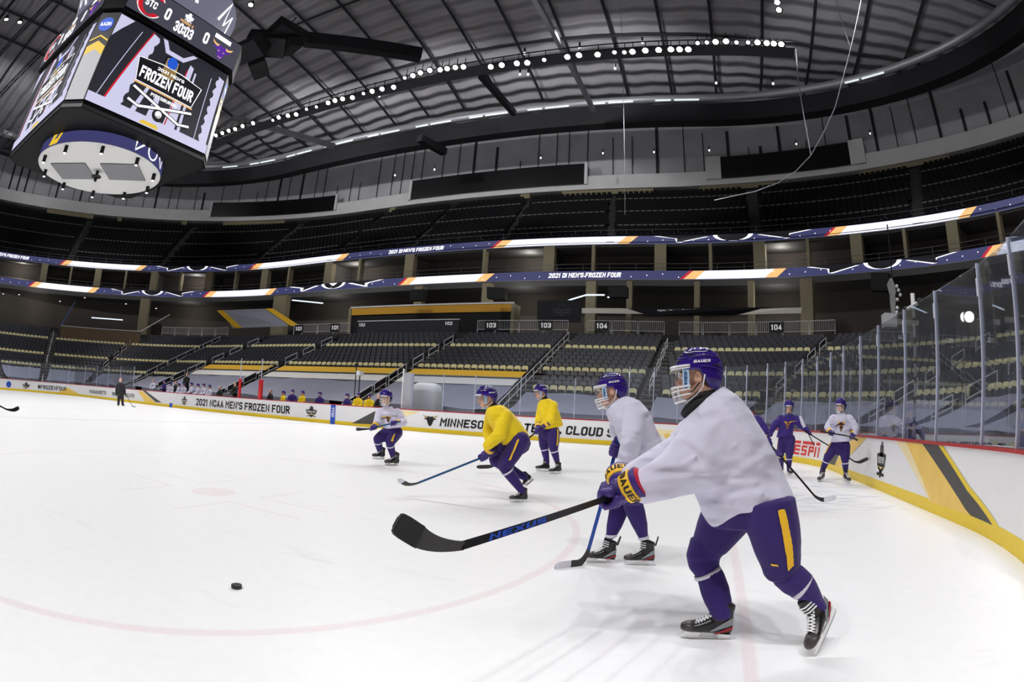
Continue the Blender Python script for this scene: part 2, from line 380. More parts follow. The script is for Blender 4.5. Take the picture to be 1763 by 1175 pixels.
# ---- suite level between the two display ribbons
S1 = (RIB1[0], RIB1[1], 35.6); S2 = (RIB1[0], RIB1[1], 41.)
mb = MB(); ring_surface(mb, [(S1, 13.6), (S1, 14.5), ((S1[0], S1[1], 36.), 14.5), (S2, 15.6), (S2, 17.6)], -.5, 7.4, 2); mb.build('wall_suites', mat('suite_wall', (96, 88, 82), .9, var=.3, scale=.4), kind='structure', fix=False)
mb = MB(); ring_surface(mb, [(RIB2, 17.3), ((RIB2[0], RIB2[1], 38.1), 17.2), (S2, 17.5)], -.5, 7.4, 2); mb.build('ceiling_suites', GREYP, kind='structure', fix=False)
# ---- upper bowl
def UPP(k): f = k/18.; return (21.-2*f, 1.5+.5*f, 38.1+9.4*f)
def UPZ(k): return 17.6+k*.51
prof = []
for k in range(19):
    r = UPP(k); prof += [((r[0], r[1], r[2]-.3), UPZ(k)), ((r[0], r[1], r[2]+.25), UPZ(k))]
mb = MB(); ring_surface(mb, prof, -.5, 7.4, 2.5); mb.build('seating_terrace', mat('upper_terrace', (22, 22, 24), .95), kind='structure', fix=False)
# ---- white fascia of the upper concourse and the panel wall above
FBK = (19., 2., 49.)
mb = MB(); ring_surface(mb, [(UPP(18), 26.7), (FBK, 26.7), (FBK, 27.9)], -.5, 7.4, 2.5); mb.build('wall_upper_concourse', mat('upper_back', (40, 39, 36), .9), kind='structure', fix=False)
mb = MB(); ring_surface(mb, [(FBK, 27.7), ((19, 2, 47.9), 27.8), ((19, 2, 47.9), 29.6), ((19, 2, 48.6), 29.6)], -.5, 7.4, 2); mb.build('trim_fascia', mat('fascia_paint', (225, 225, 222), .7, var=.1, scale=.5), kind='structure', fix=False)
def panel_wall():
    m = mat('wall_panels', (196, 196, 200), .85, var=.25, scale=.25); return m
mb = MB(); PW = (19, 2, 49.5)
ring_surface(mb, [((19, 2, 47.9), 29.6), (PW, 29.6), (PW, 45.)], -.5, 7.4, 2.); mb.build('wall_upper', panel_wall(), kind='structure', fix=False)
rnd = random.Random(3)
# dark joints between the wall panels: part of the wall, one mesh
mb = MB(); u = .2
while u < 4.4:
    a, b = RP(u, (19, 2, 49.4), 29.6), RP(uadv(u, .1 if rnd.random() < .8 else .35, PW), (19, 2, 49.4), 29.6); hh = rnd.choice((6, 14, 14, 3.5))
    mb.hexa([a, b, b-RN(u, PW)*.06, a-RN(u, PW)*.06, *(q+np.array([0, 0, hh]) for q in (a, b, b-RN(u, PW)*.06, a-RN(u, PW)*.06))]); u = uadv(u, rnd.choice((1.6, 2.4, 3.2)), PW)
mb.build('trim_panel_joints', mat('joint_grey', (58, 58, 62), .9), kind='structure')
# ---- roof: low dome of grey insulated panels between ribs, with sagging seams
def roof_z(x, y):
    r = min(1.0, (((x-XC)/66.)**2+(y/49.)**2)); return 38.6+5.5*(1-r)
mb = MB(); nx, ny = 80, 60; xs = np.linspace(XC-70, XC+70, nx+1); ys = np.linspace(-53, 53, ny+1)
G = [[mb.V((x, y, roof_z(x, y)+.35*abs(math.sin((x+2)*PI/5.2)))) for y in ys] for x in xs]
for i in range(nx):
    for j in range(ny): mb.F(G[i][j], G[i+1][j], G[i+1][j+1], G[i][j+1])
def roof_material():
    m = mat('roof_panels', (190, 188, 192), .85, var=.2, scale=.35, bump=0); nt = m.node_tree; b = nt.nodes['Principled BSDF']
    tc = nt.nodes.new('ShaderNodeTexCoord'); wv = nt.nodes.new('ShaderNodeTexWave'); wv.bands_direction = 'Y'; wv.inputs['Scale'].default_value = .16; wv.inputs['Distortion'].default_value = 2.5; wv.inputs['Detail'].default_value = 2
    mp = nt.nodes.new('ShaderNodeMapping'); mp.inputs['Scale'].default_value = (.35, 1, 1); nt.links.new(tc.outputs['Object'], mp.inputs[0]); nt.links.new(mp.outputs[0], wv.inputs['Vector'])
    bp = nt.nodes.new('ShaderNodeBump'); bp.inputs['Strength'].default_value = .8; bp.inputs['Distance'].default_value = .8; nt.links.new(wv.outputs['Fac'], bp.inputs['Height']); nt.links.new(bp.outputs[0], b.inputs['Normal'])
    return m
mb.build('roof', roof_material(), kind='structure', smooth=True, fix=False)
# ================================================================ emblems, drawn in a unit box 0..1 x 0..1
def bull(mbs, fn, s=1., o=(0, 0)):
    """horned bull head; mbs = (dark, accent)"""
    f = lambda x, y: fn(o[0]+x*s, o[1]+y*s)
    d, a = mbs
    for sg in (1, -1):
        X = lambda x: .5+sg*x
        fill(a, f, [(X(.50), .98), (X(.44), .80), (X(.30), .70), (X(.16), .70), (X(.14), .84), (X(.30), .82), (X(.40), .88)])
        fill(d, f, [(X(0), .80), (X(.15), .84), (X(.22), .70), (X(.36), .66), (X(.42), .56), (X(.26), .56), (X(.20), .44), (X(.17), .30), (X(.12), .14), (X(.05), .02), (X(0), .0)])
        fill(a, lambda x, y: f(x, y)+(f(x, y)-f(x, y)), [(X(.06), .48), (X(.16), .54), (X(.15), .46), (X(.08), .42)])
        fill(a, f, [(X(.02), .16), (X(.08), .20), (X(.06), .10), (X(.02), .08)])
def frozen(mbs, fn, s=1., o=(0, 0), txt=True):
    """keystone badge with banner, crossed sticks and a tower behind; mbs=(dark, light, accent)"""
    f = lambda x, y: fn(o[0]+x*s, o[1]+y*s); d, l, a = mbs
    fill(d, f, [(.32, .60), (.32, .90), (.40, .90), (.44, 1.0), (.56, 1.0), (.60, .90), (.68, .90), (.68, .60)])
    stroke(l, f, [(.37, .62), (.37, .86), (.44, .86), (.5, .94), (.56, .86), (.63, .86), (.63, .62)], .022)
    fill(d, f, [(.0, .66), (.1, .32), (.9, .32), (1.0, .66), (.62, .70), (.38, .70)])
    stroke(l, f, [(.05, .63), (.13, .36), (.87, .36), (.95, .63), (.62, .66), (.38, .66)], .022, True)
    fill(a, f, [(.12, .33), (.88, .33), (.9, .29), (.10, .29)])
    if txt: put_text(l, 'FROZEN FOUR', lambda x, y: f(.14+x, .42+y), .72, .16, .04)
    for sg in (1, -1):
        X = lambda x: .5+sg*x
        stroke(d, f, [(X(-.30), .30), (X(.24), .10), (X(.40), .12)], .075); stroke(l, f, [(X(-.30), .30), (X(.24), .10), (X(.40), .12)], .04)
    fill(d, f, arcp(.5, .08, .10, 0, 360, 16, .07)[:-1]); fill(l, f, arcp(.5, .09, .06, 0, 360, 14, .035)[:-1])
WHITE_B = mat('board_white', (236, 236, 238), .35, var=.02)
YEL_B = mat('board_yellow', (238, 205, 40), .4, var=.04)
GOLD_B = mat('board_gold', (240, 200, 95), .4, var=.12, scale=3)
FADE_B = mat('board_pale_gold', (244, 226, 176), .4, var=.05)
INK = mat('board_ink', (26, 25, 26), .45, var=.1)
CHAR = mat('board_charcoal', (74, 72, 70), .5, var=.08)
CAPR = mat('cap_red', (170, 32, 38), .4)
GREYI = mat('board_grey_print', (150, 150, 152), .5)
BLUE_P = mat('board_blue_print', (35, 80, 190), .4)
RED_P = mat('board_red_print', (216, 40, 32), .4)
# ================================================================ dasher boards
boards = empty('dasher_boards', RP(2.4, RINK)); tag(boards, 'white rink boards with yellow kick plate, red cap rail and printed adverts', 'rink boards')
RO = (RINK[0], RINK[1], RINK[2]+.12); UB = us(0, 8, RINK, .45)[:-1]
def ringbox(mb, r0, r1, z0, z1, U=UB, closed=True):
    R = [[RP(u, r0, z0), RP(u, r0, z1), RP(u, r1, z1), RP(u, r1, z0)] for u in U]
    if closed: R.append(R[0])
    mb.rings(R, closed=True, caps=not closed); return mb
def rr(d): return (RINK[0], RINK[1], RINK[2]+d)
ringbox(MB(), rr(0.006), rr(.12), 0, 1.03).build('board_panel', WHITE_B, boards)
ringbox(MB(), rr(0), rr(.006), 0, .195).build('kick_plate', YEL_B, boards)
ringbox(MB(), rr(-.02), rr(.16), 1.03, 1.075).build('cap_rail', CAPR, boards)
_bl = np.array([(-400, 620), (0, 660), (296, 688), (579, 713), (1050, 745), (1367, 770), (1500, 795), (1600, 820), (1763, 875)], float)
def bu(px, z=.55): return uof(px, float(np.interp(px, _bl[:, 0], _bl[:, 1])), RINK, z)
def bfn(u0, z0=0., off=.0): return lambda x, y: RP(uadv(u0, -x, RINK), rr(-off), z0+y)
def blen(ua, ub):   # metres from ub (left, larger u) down to ua
    n = 0; u = ua
    while u < ub-1e-9:
        e = min(math.floor(u+1e-9)+1, ub); n += seglen(u+1e-9, RINK)*(e-u); u = e
    return n
def bquad(mb, tl, tr, br, bl, n=14, z=None):   # corners given as (px, py); spread over the curved face
    def uz(p):
        best = None
        for zz in np.linspace(.0, 1.05, 43):
            u = uof(p[0], p[1], RINK, zz); e = np.abs(proj(RP(u, RINK, zz))[0]-np.array(p)).sum()
            if best is None or e < best[0]: best = (e, u, zz)
        return best[1:]
    A, B, C, D = map(uz, (tl, tr, br, bl)); rows = []
    for i in range(n+1):
        t = i/n; a = (A[0]*(1-t)+D[0]*t, A[1]*(1-t)+D[1]*t); b = (B[0]*(1-t)+C[0]*t, B[1]*(1-t)+C[1]*t); row = []
        for j in range(7):
            s = j/6; row.append(RP(a[0]*(1-s)+b[0]*s, rr(-mb.off), a[1]*(1-s)+b[1]*s))
        rows.append(row)
    mb.rings(rows, closed=False, caps=False); return mb
def bmb(off=.003): m = MB(); m.off = off; return m
# lettering
t_ink = bmb()
def btext(s, pl, pr, z0, h, bold=.03, shear=0., mbx=None, off=.003):
    ul, ur = bu(pl), bu(pr); put_text(mbx or t_ink, s, bfn(ul, z0, off), blen(ur, ul), h, bold, shear)
btext("2021 NCAA MEN'S FROZEN FOUR", 337, 500, .33, .46, .045)
btext("#FROZENFOUR", 65, 114, .36, .38, .04)
btext("MASSACHUSETTS", 154, 183, .40, .3, .03); btext("MINNESOTA DULUTH", 193, 231, .40, .3, .03)
btext("MINNESOTA STATE", 758, 928, .34, .40, .05, .12)
btext("ST. CLOUD STATE", 936, 1110, .34, .40, .05, .12)
t_ink.build('lettering', INK, boards, fix=False)
d, l, a = bmb(), bmb(.006), bmb(.005)
for px, wd in ((45, .9), (317, .7), (536, .85)):
    u0 = bu(px); fn = bfn(uadv(u0, wd/2, RINK), .26, 0.003); fn2 = bfn(uadv(u0, wd/2, RINK), .26, 0.006)
    frozen((d, l, a), lambda x, y: fn(x*wd, y*.62), txt=False)
    put_text(l, 'FROZEN FOUR', lambda x, y: fn2(.14*wd+x, .26+y), .72*wd, .1, .04)
u0 = bu(1516); fn = bfn(uadv(u0, .3, RINK), .24, .003); frozen((d, l, a), lambda x, y: fn(x*.62, y*.74), txt=False)
fn3 = bfn(uadv(u0, .3, RINK), .24, .006); put_text(l, 'FROZEN FOUR', lambda x, y: fn3(.09+x, .31+y), .44, .12, .04)
d.build('badge', mat('badge_dark', (70, 68, 66), .5), boards, fix=False)
lmb = l; lm = lmb.build('badge_line', mat('badge_light', (226, 226, 226), .5), boards, fix=False); a.build('badge_accent', GOLD_B, boards, fix=False)
db, ab = bmb(), bmb(.0045); u0 = bu(741, .6); fn = bfn(uadv(u0, .42, RINK), .30, .003); bull((db, ab), lambda x, y: fn(x*.84, y*.58))
db.build('bull_print', INK, boards, fix=False); ab.build('bull_print_horns', mat('horn_print', (170, 150, 90), .5), boards, fix=False)
bl_ = bmb(); u0 = bu(15); fill(bl_, bfn(u0, .55, .003), arcp(0, 0, .30, 0, 360, 24)[:-1])
for px, w_ in ((573, .34), (295, .40)):
    u0 = bu(px); fn = bfn(uadv(u0, w_/2, RINK), 0, .004)
    for zz in (0.0,) if px > 400 else (.0,): fill(bl_, fn, [(0, .0), (w_, .0), (w_, 1.03), (0, 1.03)] if px > 400 else [(0, 0), (w_, 0), (w_, .3), (0, .3)])
bl_.build('blue_print', BLUE_P, boards, fix=False)
wt = bmb(); u0 = bu(573); fn = bfn(uadv(u0, .17, RINK), 0, .006); put_text(wt, 'NCAA', lambda x, y: fn(.28-y, .38+x), .52, .22, .05)
wt.build('white_lettering', WHITE_B, boards, fix=False)
# sponsor letters in red: drawn as barred blocks
es = bmb(); ul, ur = bu(1366), bu(1411); W_ = blen(ur, ul); H_ = .46; fn = bfn(ul, .27, .003); g = lambda x, y: fn(x*W_, y*H_)
def bar(x0, y0, x1, y1, sh=.06): fill(es, g, [(x0+sh*y0, y0), (x1+sh*y0, y0), (x1+sh*y1, y1), (x0+sh*y1, y1)])
for x0, x1 in ((.0, .21), (.27, .72), (.78, .96)): bar(x0, .80, x1, 1.0)
for i, x in enumerate((0, .26, .52, .76)):
    if i == 0: bar(x, 0, x+.06, .70); [bar(x+.06, y, x+.21, y+.15) for y in (0, .28, .55)]
    if i == 1: [bar(x, y, x+.2, y+.15) for y in (0, .28, .55)]; bar(x, .4, x+.06, .6); bar(x+.14, .1, x+.2, .3)
    if i == 2: bar(x, 0, x+.06, .70); bar(x+.06, .55, x+.2, .7); bar(x+.14, .28, x+.2, .6); bar(x+.06, .28, x+.2, .43)
    if i == 3: bar(x, 0, x+.06, .70); bar(x+.14, 0, x+.2, .70)
es.build('red_lettering', RED_P, boards, fix=False)
# diagonal bands
gd, ch, ye, fa = bmb(.002), bmb(.004), bmb(.003), bmb(.0015)
bquad(gd, (1560, 762), (1588, 765), (1671, 888), (1604, 866)); bquad(fa, (1543, 759), (1562, 762), (1606, 866), (1600, 862))
bquad(ch, (1588, 765), (1616, 768), (1709, 906), (1671, 889)); bquad(ye, (1616, 768), (1623, 769), (1722, 912), (1709, 906))
bquad(gd, (1470, 753), (1492, 755), (1446, 803), (1436, 800)); bquad(fa, (1455, 752), (1475, 753), (1438, 801), (1428, 798)); bquad(ch, (1440, 778), (1447, 779), (1437, 801), (1425, 798))
bquad(ch, (645, 709), (660, 703), (648, 731), (606, 729), 8); bquad(ye, (658, 716), (668, 708), (668, 734), (646, 733), 8); bquad(fa, (668, 705), (725, 709), (690, 720), (668, 722), 8)
bquad(ch, (245, 672), (250, 672.5), (278, 694), (268, 693), 8); bquad(gd, (238, 674), (245, 674), (268, 694), (250, 692), 8); bquad(gd, (114, 668), (118, 669), (138, 680), (100, 676), 8)
bquad(fa, (1110, 737), (1160, 741), (1150, 752), (1120, 750), 6); bquad(gd, (1143, 747), (1153, 747), (1158, 762), (1148, 762), 6)
gd.build('gold_band', GOLD_B, boards, fix=False); ch.build('charcoal_band', CHAR, boards, fix=False); ye.build('yellow_band', YEL_B, boards, fix=False); fa.build('pale_band', FADE_B, boards, fix=False)
# ================================================================ glass panels and their posts
GLASS = glassmat('rink_glass', (.93, .96, 1), .035, .035); POSTM = mat('post_metal', (196, 200, 222), .4, 0)
def glass_run(U, top, z0=1.075, label='', group='', hold=True):
    for i_, (a, b) in enumerate(zip(U[:-1], U[1:])):
        o = empty('glass_panel', RP(a, rr(.05), z0)); tag(o, label % nth(i_+1), 'rink glass', group)
        n = 3; R = [[RP(a+(b-a)*i/n, rr(.05), z0), RP(a+(b-a)*i/n, rr(.05), top), RP(a+(b-a)*i/n, rr(.062), top), RP(a+(b-a)*i/n, rr(.062), z0)] for i in range(n+1)]
        MB().rings(R).build('pane', GLASS, o)
        p = RP(a, rr(.056), 0); t = RN(a, RINK); s = np.array([-t[1], t[0], 0])
        c = [p+s*x+t*y for x, y in ((-.012, -.022), (.012, -.022), (.012, .022), (-.012, .022))]
        MB().hexa([q+np.array([0, 0, z0]) for q in c]+[q+np.array([0, 0, top+.02]) for q in c]).build('post', POSTM, o)
        if hold:
            c = [p+s*x+t*y for x, y in ((-.026, -.036), (.026, -.036), (.026, -.016), (-.026, -.016))]
            MB().hexa([q+np.array([0, 0, top-.42]) for q in c]+[q+np.array([0, 0, top-.18]) for q in c]).build('clamp', mat('clamp_pale', (205, 210, 225), .4), o)
Sbot = [(1744, 767), (1684.4, 763.5), (1605.7, 758), (1551, 754), (1505, 750.7), (1474.7, 745), (1446, 742), (1424, 741), (1401, 740), (1376, 738), (1347, 736), (1316, 734), (1281, 731), (1245, 729), (1207, 728), (1165, 728), (1122, 727), (1080, 724), (1036.6, 721)]
UE = [uof(x, y, RINK, 1.07) for x, y in Sbot]
UE = [uadv(UE[0], -1.3, RINK)] + UE
glass_run(UE, 3.41, label='tall clear rink glass panel, %s from the near corner round the end boards', group='tall glass panels round the rink end')
US_ = [uof(x, y, RINK, 1.07) for x, y in ((1036.6, 721), (986, 718), (893.5, 713.5), (815, 709), (760, 706), (705, 704))]
glass_run(US_, 2.85, label='low clear side glass panel, %s in the short run right of the benches', group='side glass right of the benches', hold=False)
u = uof(228, 671, RINK, 1.07); UL = [u]
while u < 4.4: u = uadv(u, 2.44, RINK); UL.append(u)
glass_run(UL, 2.85, label='clear glass panel on the far boards, %s to the left of the benches', group='glass at the far end of the rink', hold=False)
# ================================================================ lower bowl: aisles, seats, tarps, rails
AIS = [uof(x, y, LOW(10), LZ(10)) for x, y in ((1703, 570), (1409, 598), (1145, 597), (962, 593), (762, 592), (551, 592), (424, 593), (350, 593), (222, 590), (90, 580))]
AIS = sorted(AIS)
AIS = [1.1]+AIS
AISA = [-.2, .35, .75] + AIS + [AIS[-1]+.28, AIS[-1]+.56]
STEP = mat('stair_concrete', (120, 116, 106), .85, var=.15)
RAILM = mat('steel_rail', (226, 226, 228), .35, 0)
SEATD = mat('seat_charcoal', (58, 59, 64), .38, var=.1); SEATY = mat('seat_beige', (236, 226, 168), .5, var=.08)
def seat_geo(mb, top=False):
    """folded stadium seat, faces -Y (towards the ice), origin on the tread"""
    def prism(y0, y1, pts):
        mb.rings([[(x, y0(z) if callable(y0) else y0, z) for x, z in pts], [(x, y1(z) if callable(y1) else y1, z) for x, z in pts]])
    bk = [(-.22, .40), (.22, .40), (.235, .70), (.19, .80), (.10, .835), (-.10, .835), (-.19, .80), (-.235, .70)]
    if top != 'low': prism(lambda z: .02+.18*(z-.4), lambda z: .08+.18*(z-.4), bk)
    if top != 'up':
        prism(-.06, -.0, [(-.21, .30), (.21, .30), (.20, .50), (.14, .57), (-.14, .57), (-.20, .50)])
        mb.box((-.03, -.02, 0), (.03, .08, .42)); mb.box((-.25, -.12, .38), (-.225, .06, .62))
sd = MB(); seat_geo(sd); 
def rz_in(u, ring): n = RN(u, ring); return math.atan2(n[1], n[0])-PI/2     # local -Y faces the ice
YROWS = (0, 4, 10)
def covered(k, u):
    """rows under the bench banners"""
    for a_, b_ in zip(AISA[:-1], AISA[1:]):
        if a_ <= u <= b_: return k < 3.5 and UBAN[0] < (a_+b_)/2 < UBAN[1]
    return False
UPIT = (uof(238, 583, LOW(10), LZ(10)), uof(103, 574, LOW(10), LZ(10)))
UBAN = (uof(893, 640, LOW(3), LZ(3)), uof(340, 628, LOW(3), LZ(3)))
spots = []
for k in range(NR):
    ring = LOW(k); allu = [AISA[0]-.35]+AISA
    for a, b in zip(AISA[:-1], AISA[1:]):
        a2, b2 = uadv(a, .62, ring), uadv(b, -.62, ring); n = 0; u = uadv(a2, .27, ring)
        while u < b2:
            if not covered(k, u) and not (k > 10 and UPIT[0] < u < UPIT[1]):
                p = RP(u, ring, LZ(k)-.82); spots.append((k, u, p, k in YROWS))
            u = uadv(u, .54, ring)
P = np.array([s[2] for s in spots]); q = proj(P+np.array([0, 0, .5])); d3 = np.linalg.norm(P-C0, axis=1)
vis = (q[:, 0] > -8) & (q[:, 0] < 1771) & (((P-C0)@FX) > 0)
def one_seat(name, lab, grp, yel):
    if yel:
        o = empty(name); MB_ = MB(); seat_geo(MB_, 'low'); MB_.build('seat_pan', SEATD, o); MB_ = MB(); seat_geo(MB_, 'up'); MB_.build('backrest', SEATY, o)
    else:
        MB_ = MB(); seat_geo(MB_); o = MB_.build(name, SEATD)
    return tag(o, lab, 'seat', grp)
def bulk(name, lst, yel, lab):
    mb = MB(); A = MB(); seat_geo(A, 'low' if yel else False); nA = len(A.f); 
    if yel: seat_geo(A, 'up')
    V = np.array(A.v); vs = []; fs = []; ms = []; b = 0
    for k, u, p, y in lst:
        r = rz_in(u, LOW(k)); c, s = math.cos(r), math.sin(r)
        vs.append(np.stack([V[:, 0]*c-V[:, 1]*s+p[0], V[:, 0]*s+V[:, 1]*c+p[1], V[:, 2]+p[2]], 1)); fs += [tuple(i+b for i in f) for f in A.f]; ms += [0]*nA+[1]*(len(A.f)-nA); b += len(V)
    me = bpy.data.meshes.new(name); me.from_pydata(np.concatenate(vs).tolist(), [], fs)
    me.materials.append(SEATD); me.materials.append(SEATY); me.polygons.foreach_set('material_index', ms); me.update()
    o = bpy.data.objects.new(name, me); COL.objects.link(o); tag(o, lab, 'seats', None, 'stuff')
for yel in (True, False):
    idx = [i for i in range(len(spots)) if spots[i][3] == yel]
    near_ = sorted([i for i in idx if vis[i]], key=lambda i: d3[i])[:148]; S_ = set(near_)
    proto = None
    for i in near_:
        k, u, p, y = spots[i]
        if proto is None:
            proto = one_seat('stadium_seat', 'folded stadium seat with beige top in a beige row of the lower stand' if yel else 'folded charcoal stadium seat in the plain dark rows of the lower stand', 'beige-topped seats' if yel else 'charcoal seats', yel); o = proto
        else: o = copy_tree(proto)
        o.location = [float(c) for c in p]; o.rotation_euler = (0, 0, rz_in(u, LOW(k)))
    bulk('stadium_seats', [spots[i] for i in idx if i not in S_ and (q[i, 0] > -200)], yel, 'further rows of folded stadium seats, %s' % ('beige-topped' if yel else 'charcoal'))
# aisles: stair steps
for a in AISA:
    mb = MB()
    for k in range(-7, NR):
        ring = LOW(k)
        for h, z in ((-.45, 0), (-.02, .18)):
            ua, ub = uadv(a, -.55, ring), uadv(a, .55, ring); r0 = (ring[0], ring[1], ring[2]+h); r1 = (ring[0], ring[1], ring[2]+.41); zz = LZ(k)-.82+z
            A, B, C, D = RP(ua, r0, zz-.1), RP(ub, r0, zz-.1), RP(ub, r1, zz-.1), RP(ua, r1, zz-.1); up = np.array([0, 0, .115])
            mb.hexa([A, B, C, D, A+up, B+up, C+up, D+up])
    mb.build('stair_aisle', STEP, kind='structure')
def nrm2(t): n = np.cross(t, [0, 0, 1.]); return n/np.linalg.norm(n)*.008
def stair_rail(u, k0, k1, off=0., name_lab='', low=True, gap=True, grp=None):
    """sloping two-bar steel handrail from row k0 up to row k1 at ring position u"""
    pts = []
    for k in (k0, k1):
        p = RP(u, LOW(k), LZ(k)-.82); pts.append(p)
    mb = MB(); Z = np.array([0, 0, 1.])
    t = pts[1]-pts[0]
    for h in ((.95, .5) if low else (.95,)):
        mb.tube([pts[0]+Z*(h), pts[1]+Z*h], .032, 6)
    o = empty('stair_handrail', pts[0]); tag(o, name_lab, 'handrail', grp)
    mb.build('rail', RAILM, o)
    n = max(1, int(round(np.linalg.norm(t)/1.6)))
    for i in range(n+1):
        b = pts[0]+t*i/n; MB().tube([b-Z*.05, b+Z*.96], .028, 6).build('post', RAILM, o)
    return o
AN = ['the aisle seen through the end glass farthest right', 'the aisle behind the end boards corner', 'the aisle above the purple player', 'the aisle between the two section 104 barrier runs', '-', '-', 'the aisle right of the gold club box', 'the aisle left of the dark parapet wall', 'the aisle below the tunnel drape, right', '-', 'the aisle beside the brown lounge', 'the farthest left aisle']
AN[4] = 'the aisle left of section 104'; AN[5] = AN[9] = '-'
AN = ['the aisle seen through the end glass', 'the aisle of the near right corner', 'the aisle above the end-board players', 'the aisle between both title banner barrier runs', 'the aisle by the black drape', '-', 'the aisle left of section 103', 'the aisle left of the dark parapet', 'the right aisle below the tunnel drape', '-', 'the aisle beside the brown lounge', 'the farthest left aisle']
_la = [uof(962, 593, LOW(10), LZ(10)), uof(350, 593, LOW(10), LZ(10))]
def LONGI(i): return min(abs(AIS[i]-q_) for q_ in _la) < 1e-6
PNL = mat('rail_panel_dark', (36, 38, 44), .6)
for i, a in enumerate(AIS):
    ban = UBAN[0]-.02 < a < UBAN[1]+.02; near_ = i < 2
    if LONGI(i): segs = [(-5.5, 13.5)]
    elif near_: segs = [(-6, -4), (-2.7, -1.5), (-.7, 1.4), (2.2, 3.6), (5, 6.5), (8, 10)]
    elif ban: segs = [(-5.6, -3.8), (-3.5, -1.7), (-1.4, .3), (.7, 3.4), (4.5, 6.3), (7.3, 9.2), (10.3, 12.2)]
    else: segs = [(-5.6, -3.6), (1.0, 2.8), (4.5, 6.3), (7.3, 9.2), (10.3, 12.2)]
    for k0, k1 in segs:
        long_ = len(segs) == 1
        o = stair_rail(a, k0, k1, name_lab='pale steel handrail, %s from the ice, in %s' % (nth(segs.index((k0, k1))+1), AN[i]) if not long_ else ('long steel handrail descending the aisle right of section 103' if a < 2.4 else 'long steel handrail descending the aisle behind the far bench'), grp=None if long_ else 'aisle handrails')
        if ban and k1 < 1 and not long_:
            Z = np.array([0, 0, 1.]); A, B = RP(a, LOW(k0), LZ(k0)-.82), RP(a, LOW(k1), LZ(k1)-.82); n_ = nrm2(B-A); MB().hexa([A+Z*.5+n_, B+Z*.5+n_, B+Z*.5-n_, A+Z*.5-n_, A+Z*.93+n_, B+Z*.93+n_, B+Z*.93-n_, A+Z*.93-n_]).build('infill_panel', PNL, o)
# ---- tarps over the front rows
TARP = mat('grey_tarp', (132, 133, 148), .75, var=.06, scale=.8, bump=.15, bscale=3)
BANY = mat('banner_gold', (236, 184, 44), .6); BANW = mat('banner_white', (232, 228, 220), .6); BANK = mat('banner_black', (40, 40, 44), .6)
def prof_pt(u, k, lift=.0):      # a point on the tarp surface at row coordinate k
    z = (LZ(k)-.33) if k > -3 else (LZ(-3)-.33)+(k+3)*.22
    return RP(u, LOW(k), max(z, 1.28)+lift)
NT = 0
for i, (a, b) in enumerate(zip(AISA[:-1], AISA[1:])):
    ua, ub = uadv(a, .62, LOW(0)), uadv(b, -.62, LOW(0))
    if ub < .0 and False: continue
    ban = UBAN[0] < (ua+ub)/2 < UBAN[1]; kt = 2.6 if ban else -.5
    U = us(ua, ub, LOW(0), .8)
    rows = []
    for k in [kt+(-6.2-kt)*j/9 for j in range(10)]: rows.append([prof_pt(u, k, .03*math.sin(u*37+k*2)+.03*math.sin(u*91)) for u in U])
    rows.append([RP(u, LOW(-6.2), .55) for u in U]); rows.append([RP(u, LOW(-6.2), .0) for u in U])
    mb = MB(); mb.rings(rows, closed=False, caps=False); o = mb.build('seat_tarp', TARP, smooth=False, fix=False)
    NT += 1; c = ('grey tarp over the front rows under a gold banner, %s bay counted from the right' if ban else 'grey tarp over the front rows of the lower stand, %s bay counted from the right') % nth(NT)
    tag(o, c, 'tarp', 'grey tarps over the front rows')
    if ban:
        t = empty('striped_banner', prof_pt(ua, 3.3)); tag(t, 'gold, black and white striped banner above the benches, %s bay from the right' % nth(NT), 'banner', 'striped banners above the benches')
        for nm, k0, k1, m, h in (('gold_stripe', 3.6, 2.2, BANY, .05), ('black_stripe', 2.2, 1.85, BANK, .06), ('white_stripe', 1.85, .5, BANW, .05)):
            MB().rings([[prof_pt(u, k0, h) for u in U], [prof_pt(u, (k0+k1)/2, h+.02) for u in U], [prof_pt(u, k1, h) for u in U]], closed=False, caps=False).build(nm, m, t, fix=False)
# ---- railings with section numbers on top of the stand
SIGNB = mat('sign_black', (22, 22, 24), .5); SIGNW = mat('sign_white', (238, 238, 236), .5, emit=.25)
RT = (22.7, 6.5, 15.1+.85*14+.55); ZR = ZT
def number_sign(s, u, lab, k=None):
    fn = lambda x, y: RP(uadv(u, .6-x, RT), (RT[0], RT[1], RT[2]-.09), ZR+.25+y)
    A = [fn(0, 0), fn(1.2, 0), fn(1.2, .82), fn(0, .82)]; n = RN(u, RT)*.03
    o = empty('section_sign', fn(.6, 0)); tag(o, lab, 'section sign')
    MB().hexa([A[0], A[1], A[1]+n, A[0]+n, A[3], A[2], A[2]+n, A[3]+n]).build('board', SIGNB, o)
    mb = MB(); f2 = lambda x, y: fn(x+.15, y+.2)-RN(u, RT)*.01; put_text(mb, s, f2, .9, .42, .04); mb.build('number', SIGNW, o, fix=False)
def barrier(u0, u1, lab, z0=None, ring=RT, h=1.1, grp='barriers'):
    """row of pale metal crowd barriers between u0 and u1"""
    z0 = ZR if z0 is None else z0; u = u0; _bn = [0]
    while u < u1-1e-6:
        e = min(uadv(u, 2.2, ring), u1); o = empty('crowd_barrier', RP(u, ring, z0)); _bn[0] += 1; tag(o, lab % nth(_bn[0]), 'barrier', grp)
        a, b = RP(u, ring, z0), RP(uadv(e, -.12, ring), ring, z0); Z = np.array([0, 0, 1.])
        MB().tube([a, a+Z*h, b+Z*h, b], .028, 6).tube([a+Z*.3, b+Z*.3], .02, 6).build('frame', RAILM, o)
        mb = MB(); n = 13
        for i in range(1, n): p = a+(b-a)*i/n; mb.tube([p+Z*.3, p+Z*h], .011, 4, caps=False)
        mb.build('bars', RAILM, o); u = e
